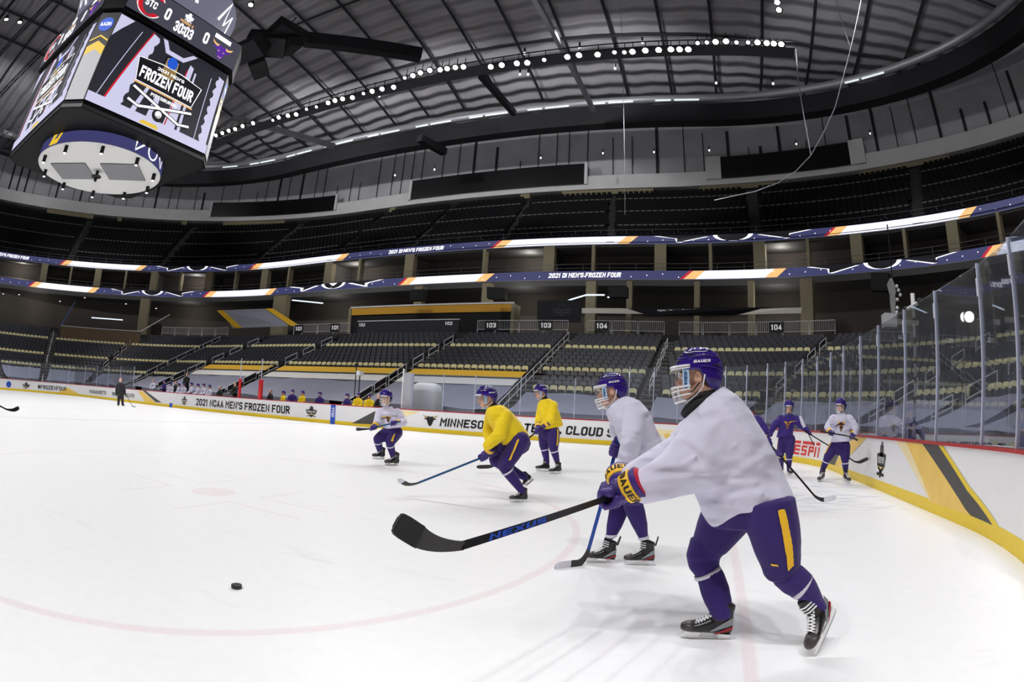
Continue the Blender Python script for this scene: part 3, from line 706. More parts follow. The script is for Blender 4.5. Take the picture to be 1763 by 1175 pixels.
def uT(px, py): return uof(px, py, RT, ZR+.6)
L_ = 'metal crowd barrier, %%s from the right, %s'
barrier(uT(977, 565), uT(820, 562), L_ % 'between dark parapet and black drape', grp='barriers above section 103')
barrier(uT(1143, 566), uT(1008, 564), L_ % 'under the left half of the title banner', grp='barriers above section 104 left')
barrier(uT(1438, 568), uT(1168, 566), L_ % 'under the right half of the title banner', grp='barriers above section 104 right')
barrier(uT(603, 562), uT(505, 566), L_ % 'left of the dark parapet wall', grp='barriers above section 101')
barrier(uT(392, 562), uT(278, 560), L_ % 'below and left of the tunnel drape', grp='barriers left of the drape')
for s, px, py, lab in (('103', 846, 551, 'black section 103 sign, the one at the left end of its barriers'), ('103', 941, 551, 'black section 103 sign, the one beside the black drape'), ('104', 1036, 551, 'black section 104 sign near the left end of the left barriers'), ('104', 1336, 553, 'black section 104 sign at the right end of the right barriers'),
                       ('101', 515, 556, 'black section 101 sign, left of its pair'), ('101', 577, 553, 'black section 101 sign next to the dark section 102 wall')):
    number_sign(s, uof(px, py, RT, ZR+.65), lab)
# section 102 dark wall with white edge
ua, ub = uT(790, 550), uT(615, 552)
o = empty('parapet_wall', RP(ua, RT, ZR)); tag(o, 'dark parapet wall with white top edge marked 102 behind the seats', 'wall')
U = us(ua, ub, RT, 1.); R_ = lambda d: (RT[0], RT[1], RT[2]+d)
MB().rings([[RP(u, R_(0), ZR-.1), RP(u, R_(0), ZR+1.2), RP(u, R_(.25), ZR+1.2), RP(u, R_(.25), ZR-.1)] for u in U]).build('panel', mat('parapet_dark', (44, 45, 50), .7), o)
MB().rings([[RP(u, R_(-.03), ZR+1.2), RP(u, R_(-.03), ZR+1.28), RP(u, R_(.3), ZR+1.28), RP(u, R_(.3), ZR+1.2)] for u in U]).build('top_edge', mat('edge_white', (225, 225, 222), .5), o)
mb = MB()
for uu in (uadv(ua, .6, RT)+0, uadv(ub, -1.0, RT)): put_text(mb, '102', lambda x, y: RP(uadv(uu, .8-x, RT), R_(-.02), ZR+.72+y), .75, .3, .03)
mb.build('number', SIGNW, o, fix=False)
# gold-fronted club canopy behind section 102
RC = (22.7, 6.5, 29.8); ua, ub = uof(882, 520, RC, 9.9), uof(602, 530, RC, 9.9)
o = empty('club_counter', RP(ua, RC, ZT)); tag(o, 'club box with long gold front panel and white rail above section 102', 'club box')
U = us(ua, ub, RC, 1.); Rc = lambda d: (22.7, 6.5, 29.8+d)
MB().rings([[RP(u, Rc(0), ZR+2.3), RP(u, Rc(0), ZR+3.05), RP(u, Rc(.15), ZR+3.05), RP(u, Rc(.15), ZR+2.3)] for u in U]).build('gold_front', mat('gold_panel', (214, 158, 50), .5), o)
MB().rings([[RP(u, Rc(-.05), ZR+3.05), RP(u, Rc(-.05), ZR+3.2), RP(u, Rc(.2), ZR+3.2), RP(u, Rc(.2), ZR+3.05)] for u in U]).build('top_rail', mat('edge_white', (225, 225, 222), .5), o)
MB().rings([[RP(u, Rc(.1), ZR), RP(u, Rc(.1), ZR+2.3), RP(u, Rc(1.5), ZR+2.3), RP(u, Rc(1.5), ZR)] for u in U]).build('back_panel', BLACK, o)
for uu in (ua, ub):
    p = RP(uu, Rc(.6), ZR); n = RN(uu, RC); s = np.array([-n[1], n[0], 0]); c = [p+s*x+n*y for x, y in ((-.15, -.7), (.15, -.7), (.15, .9), (-.15, .9))]
    MB().hexa(c+[q_+np.array([0, 0, 3.05]) for q_ in c]).build('end_panel', KHAKI, o)
RLT = (22.7, 6.5, 30.)
def zof_(px, py):
    best = None
    for z in np.arange(7, 13, .2):
        u = uof(px, py, RLT, z); e = np.abs(proj(RP(u, RLT, z))[0]-np.array((px, py))).sum()
        if best is None or e < best[0]: best = (e, z, u)
    return best[1], best[2]
# lounge cut into the far left corner of the stand
o = empty('lounge_wall', RP(UPIT[0], LOW(11), LZ(10)-.8)); tag(o, 'brown lounge wall with thin white top edge cut into the far left corner stand', 'wall'); U = us(UPIT[0], UPIT[1], LOW(11), 1.)
MB().rings([[RP(u, LOW(10.7), LZ(10)-.8), RP(u, LOW(10.7), LZ(10)+1.5), RP(u, LOW(10.9), LZ(10)+1.5), RP(u, LOW(10.9), LZ(10)-.8)] for u in U]).build('panel', mat('lounge_brown', (104, 84, 62), .7), o)
MB().rings([[RP(u, LOW(10.65), LZ(10)+1.5), RP(u, LOW(10.65), LZ(10)+1.58), RP(u, LOW(10.95), LZ(10)+1.58), RP(u, LOW(10.95), LZ(10)+1.5)] for u in U]).build('top_edge', mat('edge_white', (225, 225, 222), .5), o)
a, b = RP(UPIT[0], LOW(10.8), LZ(10)+1.54), RP(uadv(UPIT[0], -2.5, LOW(14)), LOW(15), LZ(10)+4.2); MB().tube([a, b], .06, 6).build('sloping_edge', mat('edge_white', (225, 225, 222), .5), o)
o = MB().tube([RP(UPIT[1], LOW(10.7), LZ(10)+1.5), RP(uadv(UPIT[1], -1.2, LOW(14)), LOW(16), LZ(15)+3.4)], .1, 6).build('blue_pole', mat('blue_steel', (70, 90, 140), .5)); tag(o, 'slanting blue-grey pole at the left side of the corner lounge', 'pole')
for px, py in ((5, 507), (33, 508), (103, 519), (146, 514), (217, 523), (269, 532)):
    z, u = zof_(px, py); p = RP(u, RLT, z); o = empty('ceiling_lamp', p); tag(o, 'small round ceiling lamp glowing in the dark far left corner', 'lamp', 'corner ceiling lamps'); MB().lathe([(.02, 0), (.16, 0), (.16, .05), (.1, .12)], p, 10).build('housing', BLACK, o); MB().ell(p-np.array([0, 0, .01]), (.14, .14, .05), nu=8, nv=4).build('lens', screen('lamp_lens_dim', (240, 240, 245), 2.5), o)
# drapes
DRK = mat('drape_black', (30, 30, 34), .85); DRG = mat('drape_grey', (150, 152, 162), .8)
def drape(pts, name, label, m, D=None, th=.06, y=None):
    """hung cloth: corners given as pixels, placed on the ring at distance ring R"""
    P_ = [RP(uof(x, yy, D, z), D, z) for (x, yy), z in pts]; n = RN(uof(*pts[0][0], D, pts[0][1]), D)*th
    o = MB().poly(P_, n).build(name, m); tag(o, label, 'drape'); return o
def zof(px, py, ring):   # height at which the pixel's ray meets the ring wall
    best = None
    for z in np.arange(5, 20, .15):
        u = uof(px, py, ring, z); e = np.abs(proj(RP(u, ring, z))[0]-np.array((px, py))).sum()
        if best is None or e < best[0]: best = (e, z, u)
    return best[1], best[2]
def ring_poly(pix, ring, th=.06, name='drape', label='', cat='drape', m=DRK, sub=1):
    P_ = []
    for p in pix: z, u = zof(*p, ring); P_.append(RP(u, ring, z))
    n = RN(u, ring)*th; o = MB().poly(P_, n).build(name, m); tag(o, label, cat); return o, P_
RD = (22.7, 6.5, 28.4)
o, _ = ring_poly([(925, 516), (1001, 516), (1001, 556), (925, 556)], RD, label='black drape with a faint tournament badge beside section 103', m=DRK)
def on_quad(P_):
    a, b, c, d = [np.array(p) for p in P_]   # TL TR BR BL
    return lambda x, y: (d*(1-x)+c*x)*(1-y)+(a*(1-x)+b*x)*y
def badge_on(o, P_, n, x0, y0, s, ar, mats, txt=True):
    f = on_quad(P_); ins = [MB(), MB(), MB()]
    frozen(ins, lambda x, y: f(x0+x*s, y0+y*s*ar), txt=False)
    for i, (mb_, m_) in enumerate(zip(ins, mats)):
        mb_.v = [tuple(np.array(v)-n*(.02+.015*i)) for v in mb_.v]; mb_.build(('badge', 'badge_line', 'badge_accent')[i], m_, o, fix=False)
    if txt:
        t = MB(); put_text(t, 'FROZEN FOUR', lambda x, y: f(x0+.14*s+x, y0+.42*s*ar+y)-n*.05, .72*s, .16*s*ar, .04); t.build('badge_lettering', mats[1], o, fix=False)
LG = mat('print_light_grey', (170, 170, 176), .6); DG = mat('print_dark_grey', (70, 70, 76), .6)
badge_on(o, _, RN(2.2, RD), .33, .25, .5, 1.2, (DRK, DG, DG))
z_ = 0
o, P2 = ring_poly([(1001, 531), (1078, 531), (1108, 541), (1001, 541)], (22.7, 6.5, 28.1), name='sponsor_banner', label='narrow white and gold banner of four team badges left of the black NCAA banner', cat='banner', m=mat('banner_pale', (205, 200, 186), .6))
o, P3 = ring_poly([(1078, 531), (1332, 531), (1262, 544), (1110, 544)], RD, name='title_banner', label="black banner reading 2021 NCAA MEN'S FROZEN FOUR above section 104", cat='banner', m=DRK)
f = on_quad(P3); mb = MB(); put_text(mb, "2021 NCAA MEN'S FROZEN FOUR", lambda x, y: f(.2+x, .2+y)-RN(1.9, RD)*.03, .47, .62, .05, .15); mb.build('lettering', mat('print_white', (226, 226, 226), .6, emit=.15), o, fix=False)
o, P4 = ring_poly([(1310, 531), (1380, 531), (1380, 541), (1272, 541)], (22.7, 6.5, 28.1), name='sponsor_banner', label='narrow white and gold banner of four team badges right of the black NCAA banner', cat='banner', m=mat('banner_pale', (205, 200, 186), .6))
# tunnel drape on the left: pale cloth with gold bands
RD2 = (22.7, 6.5, 28.)
o, P5 = ring_poly([(384, 535), (470, 532), (496, 562), (400, 566)], RD2, label='pale grey drape with gold side bands over the corner tunnel', m=DRG)
f = on_quad(P5); n = RN(3.1, RD2)
for x0, x1 in ((-.13, .06), (.86, 1.05)):
    MB().poly([f(x0, 1)-n*.05, f(x0+.14, 1)-n*.05, f(x1+.14, 0)-n*.05, f(x1, 0)-n*.05], n*.02).build('gold_band', BANY, o)
STRIPL = screen('light_strip', (215, 232, 250), 1.6)
for pts, lab in ((((948, 531), (984, 515), (1010, 508), (1040, 507)), 'curved bright ceiling light strip above the black drape'), (((1046, 511), (1076, 514)), 'short bright ceiling light strip right of the black drape'), (((503, 517), (556, 521)), 'bright light strip in the concourse above the barriers left of the parapet'), (((158, 547), (211, 551)), 'faint blue light strip inside the corner lounge')):
    Q = []
    for p_ in pts: z, u = zof_(*p_); Q.append(RP(u, RLT, z))
    o = MB().tube(Q, .07, 5).build('light_strip', STRIPL); tag(o, lab, 'light')
for x0, y0, x1, y1, lab in ((705, 498, 729, 517, 'black hanging speaker box above the left half of the gold club box'), (838, 495, 869, 515, 'black hanging speaker box above the right half of the gold club box'), (1048, 493, 1080, 512, 'black hanging speaker box right of the black drape'), (1500, 470, 1530, 500, 'black hanging speaker box in the dark right corner')):
    o, _q = ring_poly([(x0, y0), (x1, y0), (x1, y1), (x0, y1)], (22.7, 6.5, 27.8), .7, 'speaker_box', lab, 'speaker', BLACK)
# columns of the concourse
for px, w_, lab in ((1083.6, .5, 'left of the title banner'), (1200, .45, 'above the right end of the title banner'), (1294, .5, 'right of the title banner'), (1390, 1.1, 'above the right section 104 sign'), (1018, .9, 'between the drapes'), (720, .9, 'above the gold club box, left'), (838, .9, 'above the gold club box, right'), (480, 2.2, 'above the tunnel drape'), (250, 1.4, 'in the far left corner')):
    z, u = 10.5, uof(px, 505, (22.7, 6.5, 30.5), 10.5); rg = (22.7, 6.5, 30.5); p = RP(u, rg, ZT); n = RN(u, rg); s = np.array([-n[1], n[0], 0])
    c = [p+s*x+n*y for x, y in ((-w_/2, -.4), (w_/2, -.4), (w_/2, .4), (-w_/2, .4))]
    MB().hexa(c+[np.array([q_[0], q_[1], 13.1]) for q_ in c]).build('column', KHAKI, kind='structure')
# suite level columns
for i, px in enumerate([75, 122, 169, 217, 265, 312, 361, 407, 457, 499, 567, 621, 706, 835, 946, 1022, 1138, 1224, 1308, 1393, 1476, 1560, 1641, 1723]):
    rg = (RIB1[0], RIB1[1], 37.); py = float(np.interp(px, [0, 340, 690, 1180, 1400, 1763], [468, 485, 458, 444, 435, 385])); u = uof(px, py, rg, 16); w_ = 1.1 if i % 2 == 0 else .3
    p = RP(u, rg, 14.5); n = RN(u, rg); s = np.array([-n[1], n[0], 0]); c = [p+s*x+n*y for x, y in ((-w_/2, -.4), (w_/2, -.4), (w_/2, .4), (-w_/2, .4))]
    MB().hexa(c+[np.array([q_[0], q_[1], 17.4]) for q_ in c]).build('column', KHAKI, kind='structure')
    if i % 2 == 0:
        w2 = .12; c = [p+s*x+n*y for x, y in ((-w2, .3), (w2, .3), (w2, 4), (-w2, 4))]; MB().hexa(c+[np.array([q_[0], q_[1], 17.5]) for q_ in c]).build('partition', GREYP, kind='structure')
# ================================================================ display ribbons
NAVY = screen('led_navy', (62, 64, 104)); LEDW = screen('led_white', (238, 240, 255), 1.25); LEDO = screen('led_orange', (250, 190, 120), 1.1); LEDR = screen('led_red', (190, 40, 60)); LEDL = screen('led_lettering', (250, 250, 255), 1.4)
LEDB = screen('led_black', (24, 24, 30))
def ribbon(ring, z0, z1, whites, texts, emblems, label, extra=()):
    o = empty('ribbon_display', RP(2, ring, z0)); tag(o, label, 'LED display'); H = z1-z0
    r = lambda d: (ring[0], ring[1], ring[2]+d)
    R = [[RP(u, r(0), z0), RP(u, r(0), z1), RP(u, r(.12), z1), RP(u, r(.12), z0)] for u in us(-.5, 7.4, ring, 1.)]
    MB().rings(R).build('screen', NAVY, o)
    zc = (z0+z1)/2; U_ = lambda p: p[0] if isinstance(p, tuple) and p[1] is None else uof(p[0], p[1], ring, zc)
    w_, og, rd, st = MB(), MB(), MB(), MB(); off = r(-.02)
    for a, b in whites:
        ul, ur = U_(a), U_(b); n = 40; sl = .9
        L = blr(ur, ul, ring)
        f = lambda x, y, d=-.02: RP(uadv(ul, -x, ring), r(d), z0+y)
        N = max(2, int(L/1.2))
        def band(mb, x0, x1, d): 
            k = max(1, int((x1-x0)/1.2)); mb.rings([[f(x0+(x1-x0)*i/k+(sl*j), .03+(H-.06)*j, d) for j in (0, 1)] for i in range(k+1)], closed=False, caps=False)
        band(rd, -.35, 0, -.02); band(og, 0, 1.1, -.02); band(w_, 1.1, L-1.9, -.02); band(og, L-1.9, L-.8, -.02)
        if ul > 1.2 and L > 10:
            pass
    w_.build('white_block', LEDW, o, fix=False); og.build('orange_block', LEDO, o, fix=False); rd.build('red_edge', LEDR, o, fix=False)
    t = MB()
    for a, b in texts:
        ul, ur = U_(a), U_(b); L = blr(ur, ul, ring); put_text(t, "2021 DI MEN'S FROZEN FOUR", lambda x, y: RP(uadv(ul, -x, ring), r(-.03), z0+.22*H+y), L, H*.56, .05, .2)
    t.build('lettering', LEDL, o, fix=False)
    e, k = MB(), MB()
    for c, wpx in emblems:
        u = U_(c); W = wpx; f = lambda x, y: RP(uadv(u, -x*W, ring), r(-.035), z0+.03+y*(H-.06)); g = lambda x, y: RP(uadv(u, -x*W, ring), r(-.03), z0+.01+y*(H-.02))
        for sg in (1, -1):
            fill(k, g, [(sg*.13, 1), (sg*.42, .1), (sg*.42, .6), (sg*.56, 1)])
            stroke(e, f, [(sg*.56, .98), (sg*.40, .62), (sg*.40, .1), (sg*.20, .8)], .05*W/W*1.0)
        fill(k, g, [(-.12, 1)]+[(.13*math.cos(a_), 1-.9*math.sin(a_)) for a_ in np.linspace(PI, 0, 14)]+[(.12, 1)])
        stroke(e, f, [(.13*math.cos(a_), 1-.85*math.sin(a_)) for a_ in np.linspace(.05, PI-.05, 16)], .035)
        fill(e, f, [(-.05, .98), (.05, .98), (.0, .55)])
    e.build('emblem_line', LEDL, o, fix=False); k.build('emblem_dark', LEDB, o, fix=False)
    d = MB(); u = .2
    for i in range(150):
        p = RP(u, r(-.03), z0+.25*H+(i*37 % 10)/10*.5*H); n = RN(u, ring); s = np.array([-n[1], n[0], 0])*.045; Z = np.array([0, 0, .045])
        d.F(*[d.V(q) for q in (p-s-Z, p+s-Z, p+s+Z, p-s+Z)]); u = uadv(u, 1.45, ring)
        if u > 4.5: break
    d.build('stars', LEDL, o, fix=False); return o
def blr(ua, ub, ring):
    n = 0; u = ua
    while u < ub-1e-9:
        e = min(math.floor(u+1e-9)+1, ub); n += seglen(u+1e-9, ring)*(e-u); u = e
    return n
N_ = None
ribbon(RIB2, 17.45, 18.25, [((105, 451), (252, 464)), ((432, 461), (600, 443)), ((850, 423), (1097, 415)), ((1425, 400), (1682, 365)), ((6.3, N_), (6.1, N_))],
       [((-28, 436), (51, 443)), ((668, 432), (764, 428)), ((5.9, N_), (5.75, N_)), ((6.9, N_), (6.75, N_))], [((340, 464), 12.), ((1262, 412), 13.)], 'upper LED ribbon display in navy with white blocks on the upper deck front')
ribbon(RIB1, 13.68, 14.5, [((52, 488), (170, 500)), ((352, 505), (475, 500)), ((689, 484), (849, 477)), ((1177, 474), (1352, 470)), ((1694, 434), (1800, 405)), ((6.6, N_), (6.4, N_))],
       [((944, 474), (1070, 473)), ((5.8, N_), (5.62, N_)), ((6.35, N_), (6.15, N_)), ((6.95, N_), (6.8, N_)), ((7.3, N_), (7.15, N_)), ((.06, N_), (-.15, N_))], [((262, 507), 12.), ((573, 492), 12.), ((1520, 454), 12.)], 'lower LED ribbon display in navy with white blocks on the suite front')
# thin pale lip under each ribbon
for ring, z in ((RIB1, 13.62), (RIB2, 17.4)):
    mb = MB(); ring_surface(mb, [((ring[0], ring[1], ring[2]-.02), z), ((ring[0], ring[1], ring[2]-.02), z+.05), (ring, z+.05)], -.5, 7.4, 1.5); mb.build('trim_lip', mat('lip_metal', (150, 150, 150), .5), kind='structure', fix=False)
for ring, z, lab in ((RIB1, 14.5, 'thin steel guard rail along the suite fronts above the lower ribbon'), (RIB2, 18.25, 'thin steel guard rail at the front of the upper deck')):
    q = (ring[0], ring[1], ring[2]+.35); mb = MB()
    for h in (.35, .75): mb.tube([RP(u, q, z+h) for u in us(.2, 4.4, q, 2.5)], .022, 4)
    u = .2
    while u < 4.4: p = RP(u, q, z-.1); mb.tube([p, p+np.array([0, 0, .85])], .025, 4, caps=False); u = uadv(u, 2.5, q)
    o = mb.build('guard_rail', mat('rail_grey', (120, 120, 122), .5)); tag(o, lab, 'guard rail')
# ================================================================ upper bowl seats: dark, every few rows a paler cap row
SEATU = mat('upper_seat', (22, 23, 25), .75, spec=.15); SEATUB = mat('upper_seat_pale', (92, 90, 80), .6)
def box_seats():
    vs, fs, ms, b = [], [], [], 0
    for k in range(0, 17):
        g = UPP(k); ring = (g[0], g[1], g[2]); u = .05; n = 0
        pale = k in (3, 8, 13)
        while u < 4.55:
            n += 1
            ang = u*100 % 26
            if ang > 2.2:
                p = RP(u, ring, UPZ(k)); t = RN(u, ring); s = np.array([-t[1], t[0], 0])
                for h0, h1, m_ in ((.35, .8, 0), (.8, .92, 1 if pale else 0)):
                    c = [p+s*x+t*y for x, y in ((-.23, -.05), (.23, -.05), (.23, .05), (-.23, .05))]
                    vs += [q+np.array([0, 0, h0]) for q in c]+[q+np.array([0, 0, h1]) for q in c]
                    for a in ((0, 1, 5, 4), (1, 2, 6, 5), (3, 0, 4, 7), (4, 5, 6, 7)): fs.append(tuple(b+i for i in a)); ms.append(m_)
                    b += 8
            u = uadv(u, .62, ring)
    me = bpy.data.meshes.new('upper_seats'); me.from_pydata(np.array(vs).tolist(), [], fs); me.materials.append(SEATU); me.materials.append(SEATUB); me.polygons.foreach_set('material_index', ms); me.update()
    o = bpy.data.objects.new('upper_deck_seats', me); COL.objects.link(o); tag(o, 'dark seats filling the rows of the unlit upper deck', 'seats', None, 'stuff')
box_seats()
AISU = mat('upper_aisle', (56, 55, 52), .9)
u = .05
while u < 4.5:
    if u*100 % 26 <= 2.2:
        mb = MB(); R = []
        for k in range(0, 18):
            g = UPP(k); R.append([RP(u, (g[0], g[1], g[2]-.32), UPZ(k)+.03), RP(u+.018, (g[0], g[1], g[2]-.32), UPZ(k)+.03)]); R.append([RP(u, (g[0], g[1], g[2]+.2), UPZ(k)+.03), RP(u+.018, (g[0], g[1], g[2]+.2), UPZ(k)+.03)])
        mb.rings(R, closed=False, caps=False); mb.build('stair_aisle', AISU, kind='structure', fix=False); u += .2
    u += .004
# khaki blocks and columns under the fascia
rb = (19, 2, 48.4)
for (px, py), w_, h in (((207, 375), .8, 1.7), ((317, 385), 1., 1.7), ((437, 392), 11., 1.4), ((676, 362), .9, 1.5), ((905, 344), 1.2, 1.2), ((1046, 330), 11., 1.5), ((1270, 318), 9., 1.2), ((1560, 305), 11., 1.4), ((120, 372), 9., 1.4)):
    u = uof(px, py, rb, 27.2); n = RN(u, rb); s = np.array([-n[1], n[0], 0]); p = RP(u, rb, 0); c = [p+s*x+n*y for x, y in ((-w_/2, -.3), (w_/2, -.3), (w_/2, .3), (-w_/2, .3))]
    MB().hexa([np.array([q[0], q[1], 27.75-h]) for q in c]+[np.array([q[0], q[1], 27.75]) for q in c]).build('trim_vomitory', KHAKI, kind='structure')
# black video boards standing on the fascia
VB = mat('video_black', (14, 14, 17), .35)
FR = (19, 2, 47.6)
for a, b, h, hp, lab in (((704, 330), (1008, 305), 2.6, 1, 'wide black unlit video board on the white fascia, centre'), ((1228, 296), (1476, 272), 2.6, 1, 'wide black unlit video board on the white fascia, right of centre'), ((362, 372), (577, 352), 2.2, 0, 'wide black unlit video board on the white fascia behind the scoreboard')):
    ul, ur = uof(*a, FR, 29.), uof(*b, FR, 29.); U = us(ur, ul, FR, 1.5); r_ = lambda d: (19, 2, 47.6+d)
    o = empty('video_board', RP(ur, FR, 28.6)); tag(o, lab, 'video board')
    MB().rings([[RP(u, r_(0), 28.45), RP(u, r_(0), 28.6+h), RP(u, r_(.2), 28.6+h), RP(u, r_(.2), 28.45)] for u in U]).build('screen', VB, o)
    for uu in (ul, ur):
        n = RN(uu, FR); s = np.array([-n[1], n[0], 0]); p = RP(uu, FR, 0); w_ = .18 if hp != 1 or a[0] < 1000 else .9; c = [p+s*x+n*y for x, y in ((-w_, -.06), (w_, -.06), (w_, .3), (-w_, .3))]
        MB().hexa([np.array([q[0], q[1], 28.4]) for q in c]+[np.array([q[0], q[1], 28.75+h]) for q in c]).build('side_frame', mat('fascia_paint', (225, 225, 222)), o)
# ================================================================ roof steelwork
STEEL = mat('dark_steel', (62, 63, 68), .6, .2); STEELL = mat('light_steel', (170, 172, 176), .45, .4); BLK = mat('truss_black', (34, 34, 38), .7)
RGN = (25.7, 10.4, 29.6)
o = empty('ring_truss', RP(2, RGN, 31.5)); tag(o, 'long dark curved ring beam with pale duct on top round the roof', 'ring beam')
MB_ = MB(); ring_surface(MB_, [(RGN, 31.2), (RGN, 33.3), ((25.7, 10.4, 31.), 33.6), ((25.7, 10.4, 31.), 31.2)], .0, 4.4, 1.5, closed=True); MB_.build('beam', BLK, o)
MB().tube([RP(u, (25.7, 10.4, 29.2), 33.75) for u in us(.6, 4.3, RGN, 2.)], .42, 10).build('duct', STEELL, o, smooth=True)
mb = MB(); u = .9; i = 0
while u < 3.8:
    e = uadv(u, 1.6 if i % 3 else 2.6, RGN); q = (25.7, 10.4, 28.85)
    _p = proj(RP(u, q, 33.35))[0][0]
    if i % 3 != 2 and (390 < _p < 1215 or 1440 < _p < 1565): a, b = RP(u, q, 33.35), RP(e, q, 33.35); mb.tube([a, b], .09, 6)
    u = uadv(e, .35, RGN); i += 1
mb.build('bright_strip', mat('strip_bright', (225, 235, 235), .4, emit=.9), o)
# roof ribs across the building
def beam(p, q, w_, h, name, m, lab, cat='roof beam', grp=None):
    p, q = Vector([float(c) for c in p]), Vector([float(c) for c in q]); d = (q-p).normalized(); s = d.cross(Vector((0, 0, 1))).normalized()*w_/2; z = s.cross(d).normalized()*h/2
    o = MB().hexa([p-s-z, p+s-z, q+s-z, q-s-z, p-s+z, p+s+z, q+s+z, q-s+z]).build(name, m); tag(o, lab, cat, grp); return o
k = 0
for x in np.arange(-22, 74, 5.2):
    pts = [Vector((x, y, roof_z(x, y)-.35)) for y in np.linspace(-46, 46, 24)]
    mb = MB(); mb.tube(pts, .16, 6); o = mb.build('roof_rib', STEEL); tag(o, 'thin dark steel rib crossing the roof from side to side', 'roof beam', 'cross ribs of the roof')
for y in (-36, -24, -12, 0, 12, 24):
    pts = [Vector((x, y, roof_z(x, y)-.5)) for x in np.linspace(-30, 84, 26)]
    o = MB().tube(pts, .14, 6).build('roof_purlin', STEEL); tag(o, 'thin dark steel purlin running the length of the roof', 'roof beam', 'long purlins of the roof')
beam(at_y(905, -30, -14), at_y(1022, 190, -36), .35, .5, 'sloping_beam', STEELL, 'bright slanting steel pipe crossing the lamp row to the ring beam')
beam(at_z(525, 68, 33), at_z(725, 95, 33), .9, 1.3, 'roof_girder', BLK, 'short heavy black girder below the roof right of the scoreboard')
beam(at_z(400, 203, 28), at_z(575, 252, 28), .3, .6, 'walkway_arm', STEELL, 'grey walkway arm reaching from the lamp row to the ring beam')
beam(at_z(722, 238, 30), at_z(765, 262, 30), .8, .8, 'bracket_beam', BLK, 'stubby black beam end poking out below the ring beam')
beam(at_z(828, 130, 30), at_z(885, 195, 31), .5, .6, 'roof_strut', BLK, 'dark strut dropping to the ring beam left of the bright pipe')
for (x, y), (x2, y2) in (((1040, 205), (1055, 298)), ((730, 275), (724, 300)), ((1230, 200), (1235, 262))):
    pass
# dark equipment cluster beside the scoreboard
o = empty('speaker_cluster', at_z(455, 95, 27)); tag(o, 'dark hanging loudspeaker and rigging cluster right of the scoreboard', 'speaker cluster')
for i, (x, y, z, s) in enumerate(((430, 85, 27, 1.4), (460, 75, 28, 1.6), (495, 60, 29, 1.5), (445, 115, 26.5, 1.1), (500, 80, 28, 1.))):
    p = at_z(x, y, z); M_ = Matrix.Rotation(i*.7, 3, 'Z') @ Matrix.Rotation(.4, 3, 'X'); mb = MB()
    c = [Vector([float(t) for t in p])+M_ @ Vector((a*s, b*s*.6, d_*s*.7)) for d_ in (-.6, .6) for a, b in ((-1, -1), (1, -1), (1, 1), (-1, 1))]
    mb.hexa(c).build('speaker_box', BLK, o)
MB().tube([at_z(430, 85, 27), at_z(470, 70, 33), at_z(500, 60, 29)], .12, 6).tube([at_z(455, 95, 27), at_z(510, 30, 35)], .08, 6).build('rigging', STEEL, o)
# ================================================================ lamps on the catwalk
LAMP = screen('lamp_lens', (255, 252, 248), 28.); LAMPD = screen('lamp_lens_dim', (240, 240, 245), 2.5); HOUS = mat('lamp_housing', (60, 60, 64), .5, .5)
o = empty('catwalk', (-6, -CATY, CATZ)); tag(o, 'dark lighting catwalk carrying the row of floodlights above the far side', 'catwalk')
c_ = MB()
for dy in (-.5, .5): c_.tube([(-6, -CATY-.8+dy, CATZ+.9), (44, -CATY-.8+dy, CATZ+.9)], .05, 5)
c_.box((-6, -CATY-1.4, CATZ+.35), (44, -CATY-.2, CATZ+.42)).build('deck', STEEL, o)
def floodlight(p, r, bright, lab, grp):
    o = empty('floodlight', p); tag(o, lab, 'floodlight', grp)
    d = (Vector((p[0]*.9+2, 0, 0))-Vector([float(c) for c in p])).normalized(); M_ = d.to_track_quat('Z', 'Y').to_matrix()
    MB().lathe([(.01, -.35), (r*.45, -.33), (r*.6, -.2), (r, -.02), (r, .03), (r*.94, .03)], p, 14, M_).build('reflector', HOUS, o, smooth=True)
    MB().lathe([(.01, .0), (r*.93, .0), (r*.93, .02), (.01, .05)], p, 14, M_).build('lens', LAMP if bright else LAMPD, o)
    MB().tube([Vector(p.tolist())-d*.3, Vector(p.tolist())-d*.3+Vector((0, 0, .7))], .03, 5).build('bracket', HOUS, o)
LX = [(372, 233, 1), (383, 229, 1), (394, 225, 1), (405, 222, 1), (418, 217, 1), (436, 212, 1), (470, 207, 0), (480, 202, 1), (496, 199, 1), (510, 197, 1), (528, 188, 0), (545, 184, 0), (565, 177, 1), (577, 173, 1), (590, 170, 1), (607, 168, 1), (626, 161, 0), (641, 157, 1), (658, 153, 1), (678, 150, 1), (697, 134, 0), (711, 130, 1), (724, 125, 1), (740, 121, 1), (758, 120, 1), (770, 118, 1), (784, 116, 1), (798, 115, 1), (845, 115, 1), (864, 112, 1), (890, 109, 1), (908, 108, 1), (937, 103, 0), (977, 98, 1), (997, 95, 1), (1029, 94, 1), (1058, 90, 0), (1075, 90, 0), (1089, 89, 1), (1111, 87, 1), (1134, 86, 1), (1155, 85, 1), (1170, 85, 1), (1185, 85, 1), (1201, 74, 0), (1217, 73, 0), (1232, 72, 1), (1250, 71, 1), (1268, 73, 0), (1288, 73, 0), (1304, 73, 1), (1320, 74, 1), (1332, 75, 1), (1345, 76, 1)]
for i_, (x, y, b) in enumerate(LX):
    p = at_y(x, y, -CATY); floodlight(p, .29 if b else .22, b, ('bright round floodlight, %s from the left in the long catwalk row' if b else 'dim round lamp, %s fixture from the left in the long catwalk row') % nth(i_+1), 'bright floodlights of the long row' if b else 'dim lamps of the long row')
